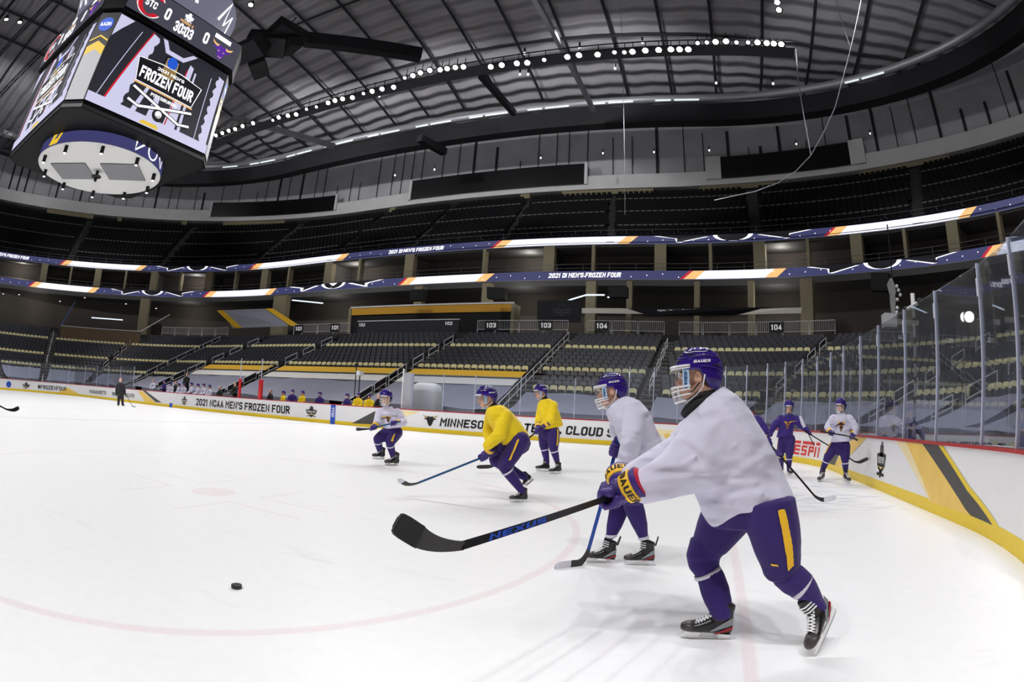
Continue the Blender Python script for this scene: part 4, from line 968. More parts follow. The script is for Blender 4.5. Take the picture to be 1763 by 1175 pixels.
for x, y, b, lab in ((1338, 4, 1, 'single floodlight at the roof, upper of the pair high above the lamp row'), (1341, 17, 1, 'single floodlight at the roof, lower of the pair high above the lamp row'), (432, 8, 1, 'bright floodlight just right of the scoreboard top'), (11, 33, 1, 'small floodlight left of the scoreboard, whiter of two'), (34, 38, 1, 'small floodlight left of the scoreboard, dimmer of two')):
    floodlight(at_z(x, y, 27.), .28, b, lab, None)
for x, y in ((903, 92), (998, 82), (1106, 73), (1059, 118), (1233, 143), (1331, 144), (895, 128), (909, 128), (653, 166), (931, 272), (1038, 264), (1126, 262), (1221, 259), (680, 302), (748, 292), (1371, 248), (1498, 230)):
    p = at_z(x, y, 26.) if y < 200 else at_d(x, y, 55); o = empty('spot_lamp', p); tag(o, 'tiny bright spot lamp hanging below the roof', 'lamp', 'tiny roof spot lamps')
    MB().ell(p, (.09, .09, .12), nu=8, nv=6).build('bulb', LAMPD, o); MB().tube([p+np.array([0, 0, .1]), p+np.array([0, 0, .5])], .07, 6).build('housing', HOUS, o)
# hanging cables
def cable(pts, r, lab):
    o = MB().tube(pts, r, 5).build('steel_cable', mat('cable_pale', (190, 190, 195), .4, .5)); tag(o, lab, 'cable')
pp = [(1484, -5), (1475, 40), (1462, 95), (1450, 140), (1438, 185), (1420, 225), (1396, 268), (1370, 295), (1340, 315), (1300, 330), (1230, 345)]
cable([at_d(x, y, 27+i*.8) for i, (x, y) in enumerate(pp)], .035, 'long curved pale cable hanging across the right of the roof')
cable([at_d(x, y, 38) for x, y in ((1370, 85), (1374, 140), (1384, 200), (1396, 267))], .05, 'pale cable with fittings hanging left of the long curved one')
cable([at_d(x, y, 32) for x, y in ((1440, 0), (1450, 40), (1463, 78))], .03, 'short cable meeting the long curved cable near the roof')
cable([at_d(x, y, 40) for x, y in ((1068, 0), (1074, 200), (1076, 370))], .02, 'thin straight vertical cable at mid roof')
# ================================================================ centre-hung scoreboard
SB = empty('scoreboard', (27.15, 0, 11.7)); tag(SB, 'huge eight-sided hanging scoreboard with bright screens and a round underside', 'scoreboard')
CXS = 27.15; hs, hw = 4.58, 3.85
def octo(h, w_, z): return [(CXS+sx, sy, z) for sx, sy in ((-h, -w_), (-w_, -h), (w_, -h), (h, -w_), (h, w_), (w_, h), (-w_, h), (-h, w_))]
MB().rings([octo(hs, hw, 12.25), octo(hs+.02, hw, 12.55), octo(hs-.05, hw-.02, 17.4), octo(hs+.25, hw+.1, 17.45), octo(hs+.25, hw+.1, 19.3), octo(hs-.9, hw-.8, 19.9), octo(hs-1, hw-.8, 21.5)]).build('body', mat('scoreboard_black', (9, 9, 10), .6, spec=.2), SB)
MB().rings([octo(hs+.06, hw+.03, 12.25), octo(hs+.06, hw+.03, 12.42), octo(hs-.1, hw-.1, 12.42), octo(hs-.1, hw-.1, 12.25)], caps=False).build('lower_rim', mat('rim_grey', (70, 70, 74), .4, .4), SB)
LILAC = screen('led_lilac', (205, 205, 235), 1.); LDK = screen('led_dark_grey', (44, 44, 52), 1.); LGD = screen('led_gold', (236, 196, 60), 1.); LBL = screen('led_blue', (40, 90, 210), 1.); LPU = screen('led_purple', (90, 50, 160), 1.); LRD = screen('led_score_red', (205, 35, 50), 1.); LSL = screen('led_slate', (72, 72, 84), 1.); LTAN = screen('led_tan', (170, 140, 90), 1.); LPG = screen('led_pale_grey', (190, 190, 195), .9)
for fi, (cx, cy, ex, ey) in enumerate(((CXS-hs, 0, 0, -1), (CXS, hs, -1, 0), (CXS, -hs, 1, 0), (CXS+hs, 0, 0, 1))):
    nx_, ny_ = (cx-CXS)/hs, cy/hs
    # main screen, u: 0..1 left to right as seen, v 0..1 up
    W2 = 2*hw
    def F_(d, z0=12.62, z1=17.3, W2=W2, cx=cx, cy=cy, ex=ex, ey=ey, nx_=nx_, ny_=ny_): return lambda x, y: np.array([cx+ex*(x-.5)*W2+nx_*d, cy+ey*(x-.5)*W2+ny_*d, z0+(z1-z0)*y])
    f0, f1, f2, f3, f4 = [F_(.06+.012*i) for i in range(5)]
    def fl(name, m, f, *polys):
        mb = MB(); [fill(mb, f, p) for p in polys]; mb.build(name, m, SB, fix=False)
    fl('main_screen', LDK, f0, [(0, 0), (1, 0), (1, 1), (0, 1)])
    wavy = lambda x, a, sg: [(x+(.012*math.sin(i*1.9))*sg, i/30.) for i in range(31)]
    fl('screen_lilac', LILAC, f1, [(.12, .1), (.25, .1)]+[(.25+.11*i/22+.010*math.sin(i*1.9), .1+.85*i/22) for i in range(23)]+[(.30, .97)], [(.33, .1), (.37, .1), (.42, .40), (.40, .42)], [(.46, .1), (.52, .1), (.52, .34), (.48, .36)], [(.60, .1), (.70, .1), (.70, .84), (.665, .86)], [(.72, .1), (.745, .1), (.735, .8), (.72, .8)], [(0, 0), (1, 0), (1, .1), (0, .1)], [(.0, .72), (.05, .84), (.08, .9), (.12, .985), (.0, .985)], [(.985, .1), (.985, .9)]+[(.925+.012*math.sin(i*1.9)-.0005*i, .92-.82*i/24) for i in range(25)], [(.87, .1), (.876, .1), (.872, .85), (.866, .85)], [(.06, .1), (.066, .1), (.21, .92), (.204, .92)], [(.38, .98), (.44, .84), (.60, .84), (.70, .98), (.66, .98), (.59, .89), (.46, .89), (.42, .98)])
    fl('screen_red_edge', LRD, f2, [(.115, .1), (.13, .1), (.30, .98), (.29, .98)], [(.61, .1), (.62, .1), (.66, .78), (.65, .78)])
    fl('screen_dark', LEDB, f2, [(.44, .5), (.46, .82), (.58, .82), (.62, .5)])
    fl('screen_gold', LGD, f2, [(.42, .012), (.58, .012), (.56, .05), (.44, .05)])
    fl('tower', LTAN, f3, [(.46, .58), (.47, .80), (.57, .80), (.58, .58)])
    mbs = [MB(), MB(), MB()]; fill(mbs[0], f3, [(.25, .66), (.29, .40), (.78, .40), (.82, .66), (.62, .70), (.45, .70)]); stroke(mbs[1], f4, [(.255, .655), (.293, .405), (.777, .405), (.815, .655), (.62, .695), (.45, .695)], .009, True); stroke(mbs[2], f4, [(.28, .39), (.79, .39)], .013)
    put_text(mbs[1], 'FROZEN FOUR', lambda x, y: f4(.305+x, .455+y), .46, .13, .05); put_text(mbs[1], "2021 MEN'S", lambda x, y: f4(.42+x, .615+y), .24, .035, .03); put_text(mbs[1], 'PITTSBURGH', lambda x, y: f4(.44+x, .32+y), .22, .035, .03)
    for sg in (1, -1):
        X = lambda x: .545+sg*x
        stroke(mbs[0], f3, [(X(-.25), .34), (X(.17), .16), (X(.26), .19)], .042); stroke(mbs[1], f4, [(X(-.25), .34), (X(.17), .16), (X(.26), .19)], .024)
    fill(mbs[0], f4, arcp(.545, .155, .05, 0, 360, 14, .07)[:-1]); fill(mbs[1], lambda x, y: f4(x, y), arcp(.545, .165, .028, 0, 360, 12, .04)[:-1])
    mbs[0].build('badge', LEDB, SB, fix=False); mbs[1].build('badge_lettering', LEDL, SB, fix=False); mbs[2].build('badge_accent', LEDO, SB, fix=False)
    fl('badge_roundel', LBL, f4, arcp(.52, .76, .045, 0, 360, 18, .07)[:-1])
    # score strip above
    g0, g1, g2 = [F_(.31+.012*i, 17.55, 19.2, 2*(hw+.1)) for i in range(3)]
    fl('score_strip', LSL, g0, [(0, 0), (1, 0), (1, 1), (0, 1)])
    rr_ = lambda cx_, r, a0, a1: arcp(cx_, .5, r*.24, a0, a1, 20, r)
    mb = MB(); stroke(mb, g1, rr_(.17, .40, 40, 320), .055); mb.build('red_letter_c', LRD, SB, fix=False)
    mb = MB(); stroke(mb, g1, rr_(.17, .47, 35, 325), .012); put_text(mb, 'STC', lambda x, y: g2(.12+x, .38+y), .10, .25, .04)
    for s_, x0, x1, y0, h in (('0', .30, .345, .28, .42), ('0', .66, .705, .28, .42), ('30:03', .40, .57, .10, .38)): put_text(mb, s_, lambda x, y, x0=x0, y0=y0: g1(x0+x, y0+y), x1-x0, h, .06)
    fill(mb, g1, [(.745, .72), (.90, .72), (.90, .88), (.745, .88)]); frozen((mb, MB(), MB()), lambda x, y: g1(.45+x*.08, .62+y*.34), txt=False); mb.build('score_figures', LEDL, SB, fix=False)
    mb = MB(); put_text(mb, 'PERIOD 2', lambda x, y: g1(.43+x, .52+y), .12, .09, .04); mb.build('period_lettering', LEDO, SB, fix=False)
    a_, b_ = MB(), MB(); bull((a_, b_), lambda x, y: g1(.74+x*.2, .06+y*.6)); a_.build('bull_badge', LPU, SB, fix=False); b_.build('bull_badge_horns', LEDO, SB, fix=False)
# narrow corner screens
for sx, sy in ((-1, 1), (-1, -1), (1, 1), (1, -1)):
    a = np.array([CXS+sx*(hs+.03), sy*hw, 0]); b = np.array([CXS+sx*hw, sy*(hs+.03), 0])
    if sx*sy > 0: a, b = b, a
    nn = np.array([sx, sy, 0])/math.sqrt(2)
    f = lambda x, y, d=.03: a*(1-x)+b*x+nn*d+np.array([0, 0, 12.62+4.7*y])
    def fl2(name, m, d, *polys):
        mb = MB(); [fill(mb, lambda x, y: f(x, y, d), p) for p in polys]; mb.build(name, m, SB, fix=False)
    fl2('corner_screen', LEDB, .03, [(0, 0), (1, 0), (1, 1), (0, 1)]); fl2('corner_pale', LPG, .045, [(.04, 0), (.96, 0), (.96, .5), (.5, .56), (.04, .5)])
    fl2('corner_gold', LGD, .055, [(.04, .48), (.5, .55), (.96, .48), (.96, .58), (.5, .65), (.04, .58)], [(.04, .64), (.5, .70), (.96, .64), (.96, .66), (.5, .72), (.04, .66)])
    fl2('corner_roundel', LBL, .05, arcp(.5, .85, .36, 0, 360, 20, .085)[:-1])
    mb = MB(); put_text(mb, 'NCAA', lambda x, y: f(.22+x, .83+y, .065), .56, .045, .05, .2); mb.build('corner_lettering', LEDL, SB, fix=False)
# upper curved screen
MB().lathe([(4.6, 19.5), (5.2, 21.6), (5.0, 21.9), (.2, 21.9)], (CXS, 0, 0), 40).build('upper_drum', screen('led_upper', (120, 120, 140), .8), SB)
mb = MB()
for k in range(8):
    a0 = k*PI/4; fz = lambda x, y: np.array([CXS+(4.68+y*.55)*math.cos(a0-x), (4.68+y*.55)*math.sin(a0-x), 19.6+2*y])
    stroke(mb, fz, [(0, .2), (.12, .8), (.2, .35), (.3, .95), (.36, .3)], .05)
mb.build('upper_emblem', LEDL, SB, fix=False)
# ring below: round screen, pale underside, small lamps, cross frame
MB().lathe([(.2, 12.6), (3.66, 12.6), (3.66, 11.72), (3.3, 11.72)], (CXS, 0, 0), 56).build('ring_screen', screen('led_ring', (64, 64, 110), 1.), SB)
mb = MB(); k2 = MB(); a0 = math.radians(213)
for a0 in (math.radians(203), math.radians(23)):
    fz = lambda x, y, d=.02: np.array([CXS+(3.66+d)*math.cos(a0+x/3.66), (3.66+d)*math.sin(a0+x/3.66), 11.8+.76*y])
    for sg in (1, -1): stroke(mb, fz, [(sg*1.9, .95), (sg*1.3, .6), (sg*1.3, .05), (sg*.6, .8), (sg*.45, .6)], .12)
    stroke(mb, fz, [(.4*math.cos(t), .5+.5*math.sin(t)) for t in np.linspace(0, 2*PI, 20)], .1)
mb.build('ring_emblem', LEDL, SB, fix=False)
mb = MB()
for a0 in (math.radians(108), math.radians(288)):
    fz = lambda x, y: np.array([CXS+3.69*math.cos(a0+x/3.66), 3.69*math.sin(a0+x/3.66), 11.75+.82*y]); fill(mb, fz, [(-.5, 0), (.2, 0), (.6, 1), (-.1, 1)])
mb.build('ring_gold_block', LGD, SB, fix=False)
MB().lathe([(.05, 11.74), (3.6, 11.74), (3.66, 11.68), (3.6, 11.66), (.05, 11.66)], (CXS, 0, 0), 56).build('underside', mat('underside_pale', (215, 215, 212), .5, var=.03), SB)
mb = MB()
for sx in (-1.55, 1.55): mb.box((CXS+sx-1.1, -1.1, 11.60), (CXS+sx+1.1, 1.1, 11.655), )
M_ = Matrix.Translation((CXS, 0, 0)) @ Matrix.Rotation(math.radians(45), 4, 'Z') @ Matrix.Translation((-CXS, 0, 0))
mb.v = [tuple(M_ @ Vector(v)) for v in mb.v]; mb.build('speaker_grille', mat('grille_grey', (120, 120, 124), .6), SB)
for k in range(10):
    a0 = k*2*PI/10+.2; p = np.array([CXS+3.35*math.cos(a0), 3.35*math.sin(a0), 11.66]); MB().tube([p, p-np.array([0, 0, .35])], .11, 8).build('ring_lamp', BLACK, SB)
    MB().ell(p-np.array([0, 0, .37]), (.09, .09, .03), nu=8, nv=4).build('ring_lamp_lens', LAMPD, SB)
MB().tube([(CXS, 0, 11.66), (CXS, 0, 11.1)], .09, 8).ell((CXS, 0, 11.35), (.3, .3, .08)).build('centre_camera', BLACK, SB)
for sx in (-2.5, 2.5):
    for sy in (-2.5, 2.5): MB().tube([(CXS+sx, sy, 21.4), (CXS+sx*.8, sy*.8, 43.5)], .06, 6).build('hoist_cable', STEEL, SB)
# rigging truss round the scoreboard top left
for i, (a, b) in enumerate((((-20, 120), (160, -60)), ((-20, 60), (60, -40)), ((-20, 190), (110, 60)), ((0, 245), (60, 215)))):
    p, q = at_z(*a, 31), at_z(*b, 31); o = MB(); n = 10
    for j in range(n):
        A = p+(q-p)*j/n; B = p+(q-p)*(j+1)/n; o.tube([A, B], .08, 4).tube([A+np.array([0, 0, 1.]), B+np.array([0, 0, 1.])], .08, 4).tube([A, B+np.array([0, 0, 1.])], .05, 4)
    o = o.build('rigging_truss', STEEL); tag(o, 'dark lattice rigging truss under the roof left of the scoreboard', 'truss', 'lattice trusses left of the scoreboard')
# ================================================================ people
def nrm(v): v = np.array(v, float); return v/(np.linalg.norm(v)+1e-12)
ZU = np.array([0, 0, 1.])
class Place:            # points on and around the upright plane through a person, D metres from the camera
    def __init__(s, px, D):
        s.D = D; d = ray(px, 700); s.v = nrm([d[0], d[1], 0]); s.r = np.array([s.v[1], -s.v[0], 0]); 
        if s.r@RX < 0: s.r = -s.r
    def __call__(s, x, y, dd=0.):       # dd: metres further away than the plane
        d = ray(x, y); n = s.v; return C0+d*((s.D+dd)/(d@n))
def fabric(name, col, fold=.6, rough=.8, var=.05):
    if name in MATS: return MATS[name]
    m = mat(name, col, rough, var=var, scale=5, sheen=.1); nt = m.node_tree; b = nt.nodes['Principled BSDF']; tc = nt.nodes.new('ShaderNodeTexCoord')
    n1 = nt.nodes.new('ShaderNodeTexNoise'); n1.inputs['Scale'].default_value = 3.2; n1.inputs['Detail'].default_value = 1.2; n1.inputs['Distortion'].default_value = .5
    mp = nt.nodes.new('ShaderNodeMapping'); mp.inputs['Scale'].default_value = (1, 1, 2.1); mp.inputs['Rotation'].default_value = (.4, .5, 0)
    nt.links.new(tc.outputs['Object'], mp.inputs[0]); nt.links.new(mp.outputs[0], n1.inputs['Vector'])
    n2 = nt.nodes.new('ShaderNodeTexNoise'); n2.inputs['Scale'].default_value = 260; nt.links.new(tc.outputs['Object'], n2.inputs['Vector'])
    b1 = nt.nodes.new('ShaderNodeBump'); b1.inputs['Strength'].default_value = fold; b1.inputs['Distance'].default_value = .10
    b2 = nt.nodes.new('ShaderNodeBump'); b2.inputs['Strength'].default_value = .12; b2.inputs['Distance'].default_value = .002
    nt.links.new(n1.outputs['Fac'], b1.inputs['Height']); nt.links.new(n2.outputs['Fac'], b2.inputs['Height']); nt.links.new(b1.outputs[0], b2.inputs['Normal']); nt.links.new(b2.outputs[0], b.inputs['Normal'])
    return m
JW = fabric('jersey_white', (212, 210, 230), 1.); JY = fabric('jersey_yellow', (246, 212, 22)); JP = fabric('jersey_purple', (52, 31, 116)); PP = fabric('pants_purple', (47, 27, 98), .4); SP = fabric('sock_purple', (46, 25, 102), .3)
BKF = fabric('black_cloth', (20, 20, 24), .3); STR = mat('stripe_gold', (240, 186, 40), .6); TAPEW = mat('tape_white', (214, 212, 224), .5, bump=.3, bscale=60)
SKIN = mat('skin', (230, 178, 152), .5, var=.08, scale=20); HAIR = mat('hair_brown', (70, 46, 34), .7); LIPM = mat('lips', (178, 98, 92), .5)
HEL = mat('helmet_purple', (54, 34, 126), .12, var=.02); HELD = mat('vent_dark', (18, 12, 34), .5); WHP = mat('white_plastic', (240, 240, 242), .3, var=.02)
WIRE = mat('cage_white', (235, 235, 238), .25, .1); BOOT = mat('boot_black', (30, 29, 31), .28, var=.15); TOE = mat('toe_cap', (66, 60, 60), .4); GRB = mat('boot_grey', (132, 136, 140), .25, .4); REDB = mat('boot_red', (150, 24, 34), .35); LACE = mat('lace_white', (245, 245, 248), .7); STL = mat('skate_steel', (190, 192, 196), .15, .9)
GLP = fabric('glove_purple', (58, 36, 118), .25, .5); GLD = mat('glove_dark', (34, 20, 70), .6); GLY = mat('glove_yellow', (250, 196, 44), .45); GLR = mat('glove_lining', (190, 30, 60), .6)
VIS = glassmat('visor_clear', (.97, .98, .99), .035, .02); SBLUE = mat('visor_strip', (170, 205, 238), .3); EYW = mat('eye_white', (235, 232, 228), .3); EYD = mat('eye_dark', (40, 30, 26), .2)
def blob(name, mb, m, parent, vox=.012, sm=3, disp=0., dscale=.14):
    o = mb.build(name, m, parent, smooth=True)
    r = o.modifiers.new('remesh', 'REMESH'); r.mode = 'VOXEL'; r.voxel_size = vox; r.use_smooth_shade = True
    if sm: s = o.modifiers.new('smooth', 'SMOOTH'); s.factor = .6; s.iterations = sm
    if disp:
        t = bpy.data.textures.get('folds%g' % dscale) or bpy.data.textures.new('folds%g' % dscale, 'CLOUDS'); t.noise_scale = dscale; t.noise_depth = 1
        d = o.modifiers.new('folds', 'DISPLACE'); d.texture = t; d.strength = disp; d.mid_level = .5; d.texture_coords = 'LOCAL'
    return o
def limb(mb, pts, rad, n=14, flat=1.):
    """tapered limb through points, with rounded ends"""
    P = [np.array(p, float) for p in pts]; R = list(rad); d0 = nrm(P[1]-P[0]); d1 = nrm(P[-1]-P[-2])
    Q = [P[0]-d0*R[0]*.95, P[0]-d0*R[0]*.6]+P+[P[-1]+d1*R[-1]*.6, P[-1]+d1*R[-1]*.95]; S = [R[0]*.3, R[0]*.8]+R+[R[-1]*.8, R[-1]*.3]
    mb.tube(Q, S, n, flat=flat); return mb
def sil(mb, pl, secs, n=18, dt=None):
    """loft through silhouette sections (xl, yl, xr, yr, depth offset, half depth)"""
    R = []
    for xl, yl, xr, yr, dd, t in secs:
        A, B = pl(xl, yl, dd), pl(xr, yr, dd); c = (A+B)/2; a = (B-A)/2; vd = pl.v
        R.append([c+a*math.cos(2*PI*j/n)*1.0+vd*t*math.sin(2*PI*j/n) for j in range(n)])
    f, l = R[0], R[-1]; cf, cl = sum(f)/n, sum(l)/n; e0 = sum(R[0])/n-sum(R[1])/n; e1 = cl-sum(R[-2])/n
    e0 = nrm(e0)*.018; e1 = nrm(e1)*.018
    R = [[cf+(p-cf)*.6+e0 for p in f]]+R+[[cl+(p-cl)*.6+e1 for p in l]]
    mb.rings(R); return mb
def frame3(fwd, up):
    f = nrm(fwd); l = nrm(np.cross(up, f)); u = np.cross(f, l); return np.stack([f, l, u], 1)
def LM(o, M): return lambda x, y, z: np.array(o)+M@np.array([x, y, z], float)
def toM(M): return Matrix([[float(M[i][j]) for j in range(3)] for i in range(3)])
def head_mb(mb, o, M, neck=None, s=1.):
    L = LM(o, M*s); T = toM(M); E = lambda c, r: mb.ell(L(*c), [q*s for q in r], T, 14, 10)
    E((-.005, 0, .05), (.097, .077, .10)); E((.045, 0, -.03), (.052, .056, .072)); E((.074, 0, -.088), (.027, .03, .022)); E((.088, 0, .036), (.013, .05, .011))
    for sg in (1, -1):
        limb(mb, [L(-.015, sg*.06, -.03), L(.03, sg*.052, -.075), L(.07, sg*.02, -.092)], [.02*s, .02*s, .018*s], 8); E((.06, sg*.04, -.022), (.03, .026, .028))
        E((-.012, sg*.079, -.004), (.019, .009, .031)); mb.tube([L(-.012+.02*math.cos(a), sg*(.087), .0+.031*math.sin(a)) for a in np.linspace(-.9, 3.9, 9)], .0055*s, 6)
    limb(mb, [L(.094, 0, .028), L(.106, 0, .0), L(.119, 0, -.021)], [.008*s, .010*s, .0125*s], 8); E((.103, .011, -.026), (.010, .008, .007)); E((.103, -.011, -.026), (.010, .008, .007)); E((.096, 0, -.045), (.014, .026, .014)); E((.098, 0, -.052), (.012, .023, .006)); E((.095, 0, -.064), (.012, .02, .007))
    if neck is not None: limb(mb, [L(-.03, 0, -.04), neck], [.062*s, .068*s], 12)
def eyes(o, M, par, s=1.):
    L = LM(o, M*s); a, b, c = MB(), MB(), MB()
    for sg in (1, -1):
        a.ell(L(.082, sg*.031, .010), [.0135*s]*3, toM(M), 10, 8); b.ell(L(.0935, sg*.032, .010), (.0035*s, .006*s, .006*s), toM(M), 8, 6)
        c.tube([L(.094, sg*.016, .034), L(.094, sg*.032, .039), L(.084, sg*.05, .034)], .004*s, 5)
    a.build('eyeball', EYW, par, True); b.build('iris', EYD, par, True); c.build('eyebrow', HAIR, par)
    m = MB(); m.ell(L(.108, 0, -.0525), (.006*s, .02*s, .004*s), toM(M), 8, 6).ell(L(.105, 0, -.0625), (.006*s, .017*s, .005*s), toM(M), 8, 6); m.build('lips', LIPM, par, True)
def helmet(o, M, par, col=HEL, s=1., detail=2, side=1):
    L = LM(o, M*s); cz, rx, ry, rz = .048, .132, .106, .118
    def zed(ph):
        a = abs(math.degrees(ph)); return float(np.interp(a, [0, 40, 62, 78, 100, 112, 128, 180], [.062, .058, .045, .038, .036, -.02, -.062, -.075]))
    def S(ph, z, off=0.):
        if z >= cz: k = math.sqrt(max(0, 1-((z-cz)/(rz+off))**2))
        else: k = 1-.22*((cz-z)/rz)**2
        return L(k*(rx+off)*math.cos(ph)-.004, k*(ry+off)*math.sin(ph), z)
    n, m = (44, 14) if detail > 1 else (24, 8); R = []
    for j in range(m+1):
        row = []
        for i in range(n):
            ph = -PI+2*PI*i/n; ze = zed(ph); t = j/m
            z = cz+rz*math.cos(t*PI/2) if ze < cz else None
            tm = math.acos(max(-1, min(1, (ze-cz)/rz))) if ze > cz else PI/2
            th = max(.02, t*1.0)*(tm if ze > cz else PI/2+(cz-ze)/rz*1.0)
            z = cz+rz*math.cos(th) if th < PI/2 else cz-(th-PI/2)*rz
            row.append(S(ph, z))
        R.append(row)
    mb = MB(); I = [[mb.V(p) for p in r] for r in R]
    for a, b in zip(I[:-1], I[1:]):
        for j in range(n): mb.F(a[j], a[(j+1) % n], b[(j+1) % n], b[j])
    mb.F(*I[0]); sh = mb.build('helmet', col, par, True); q = sh.modifiers.new('thick', 'SOLIDIFY'); q.thickness = .011*s; q.offset = -1
    if detail == 0: return sh
    rd, dk = MB(), MB()
    for sg in (1, -1):
        for p0, z0, p1, z1, w_ in ((35, .13, 150, .135, .007), (40, .10, 165, .10, .007), (12, .145, 60, .158, .006), (100, .055, 172, .02, .006)):
            pts = [S(sg*math.radians(p0+(p1-p0)*t), z0+(z1-z0)*t+.008*math.sin(t*PI), .003) for t in np.linspace(0, 1, 9)]; rd.tube(pts, [.002]+[w_*s*.6]*7+[.002], 6)
        for p0, z0, p1, z1 in ((28, .118, 60, .120), (66, .118, 95, .119), (20, .095, 50, .09), (105, .112, 130, .110), (30, .14, 70, .146), (135, .06, 160, .05)):
            pts = [S(sg*math.radians(p0+(p1-p0)*t), z0+(z1-z0)*t, .0015) for t in np.linspace(0, 1, 5)]; dk.tube(pts, [.002, .0045*s, .0055*s, .0045*s, .002], 6)
    rd.build('helmet_ridge', col, sh, True); dk.build('helmet_vent', HELD, sh, True)
    wd = MB()
    for sg in (1, -1):
        f = lambda x, y: S(sg*math.radians(112-x*100*sg if sg > 0 else 68+x*100), .075+y, .0035)
        f = (lambda x, y: S(math.radians(86+x*260), .072+y, .004)) if sg > 0 else (lambda x, y: S(math.radians(-128+x*260), .072+y, .004))
        put_text(wd, 'BAUER', f, .16, .015, .05, .2)
        g = (lambda x, y: S(math.radians(60+x*95), .128+y*.03, .006)) if sg > 0 else (lambda x, y: S(math.radians(-155+x*95), .128+y*.03, .006))
        stroke(wd, g, [(0, .1), (.15, .8), (.4, .5), (.8, .9), (1, .4), (.6, .1), (.3, .2), (0, .1)], .09)
    wd.build('helmet_decal', WHP, sh, fix=False); return sh
def mask(o, M, par, kind='combo', s=1.):
    L = LM(o, M*s)
    def C(ph, z, k=1.): b = float(np.interp(z, [-.13, -.06, .06], [.86, 1, .97])); return L((.146*b*k)*math.cos(ph)+.004, (.103*b)*math.sin(ph), z)
    PH = np.radians(np.linspace(-82, 82, 19)); w_ = MB(); z1 = -.035 if kind != 'visor' else -.04
    w_.tube([C(p, .062) for p in PH], .0065*s, 6); w_.tube([C(p, .050) for p in PH], .004*s, 6)
    if kind in ('combo', 'visor'):
        v = MB(); v.rings([[C(p, .055), C(p, z1-.012*math.cos(p))] for p in np.radians(np.linspace(-72, 72, 17))], closed=False, caps=False); v.build('visor', VIS, par, True, fix=False)
        sb = MB()
        for sg in (1, -1): sb.rings([[C(sg*math.radians(p), z, 1.02) for p in (64, 79)] for z in np.linspace(.048, -.062, 7)], closed=False, caps=False)
        sb.build('visor_side_strip', SBLUE, par, fix=False)
        if s > .99 and kind == 'combo':
            tx = MB(); put_text(tx, 'BAUER', lambda x, y: C(math.radians(68+y*500), -.055+x, 1.035), .085, .014, .03); tx.build('visor_lettering', mat('visor_ink', (40, 60, 110), .4), par, fix=False)
    else:
        for p in (-66, -22, 22, 66): w_.tube([C(math.radians(p), z) for z in (.058, .0, -.06, -.12)], .003*s, 5)
        w_.tube([C(p, -.012) for p in PH], .0028*s, 5)
    if kind != 'visor':
        for z, r in ((-.045, .0055), (-.068, .0045), (-.092, .0045), (-.122, .006)) if kind == 'combo' else ((-.05, .003), (-.085, .003), (-.122, .005)): w_.tube([C(p, z+.014*(1-math.cos(p))*(1 if z < -.05 else .3)) for p in PH*(.98 if z > -.1 else .8)], r*s, 6)
        for p in (-50, -28, -9, 9, 28, 50) if kind == 'combo' else (): w_.tube([C(math.radians(p), z) for z in (-.045, -.09, -.118)], .0042*s, 5)
        w_.ell(L(.088, 0, -.104), (.02*s, .03*s, .014*s), toM(M))
    w_.build('face_cage', WIRE, par, True)
    st, bk = MB(), MB()
    for sg in (1, -1):
        st.tube([L(-.05, sg*.098, .01), L(-.035, sg*.096, -.05), L(.0, sg*.08, -.085), L(.05, sg*.05, -.115), L(.075, sg*.02, -.128)], .0075*s, 6, flat=.5); bk.tube([L(-.02, sg*.1, -.03), L(.02, sg*.093, -.07), L(.06, sg*.075, -.085)], .007*s, 6, flat=.5)
    st.build('chin_strap', WHP, par, True); bk.build('strap_clip', BOOT, par, True)
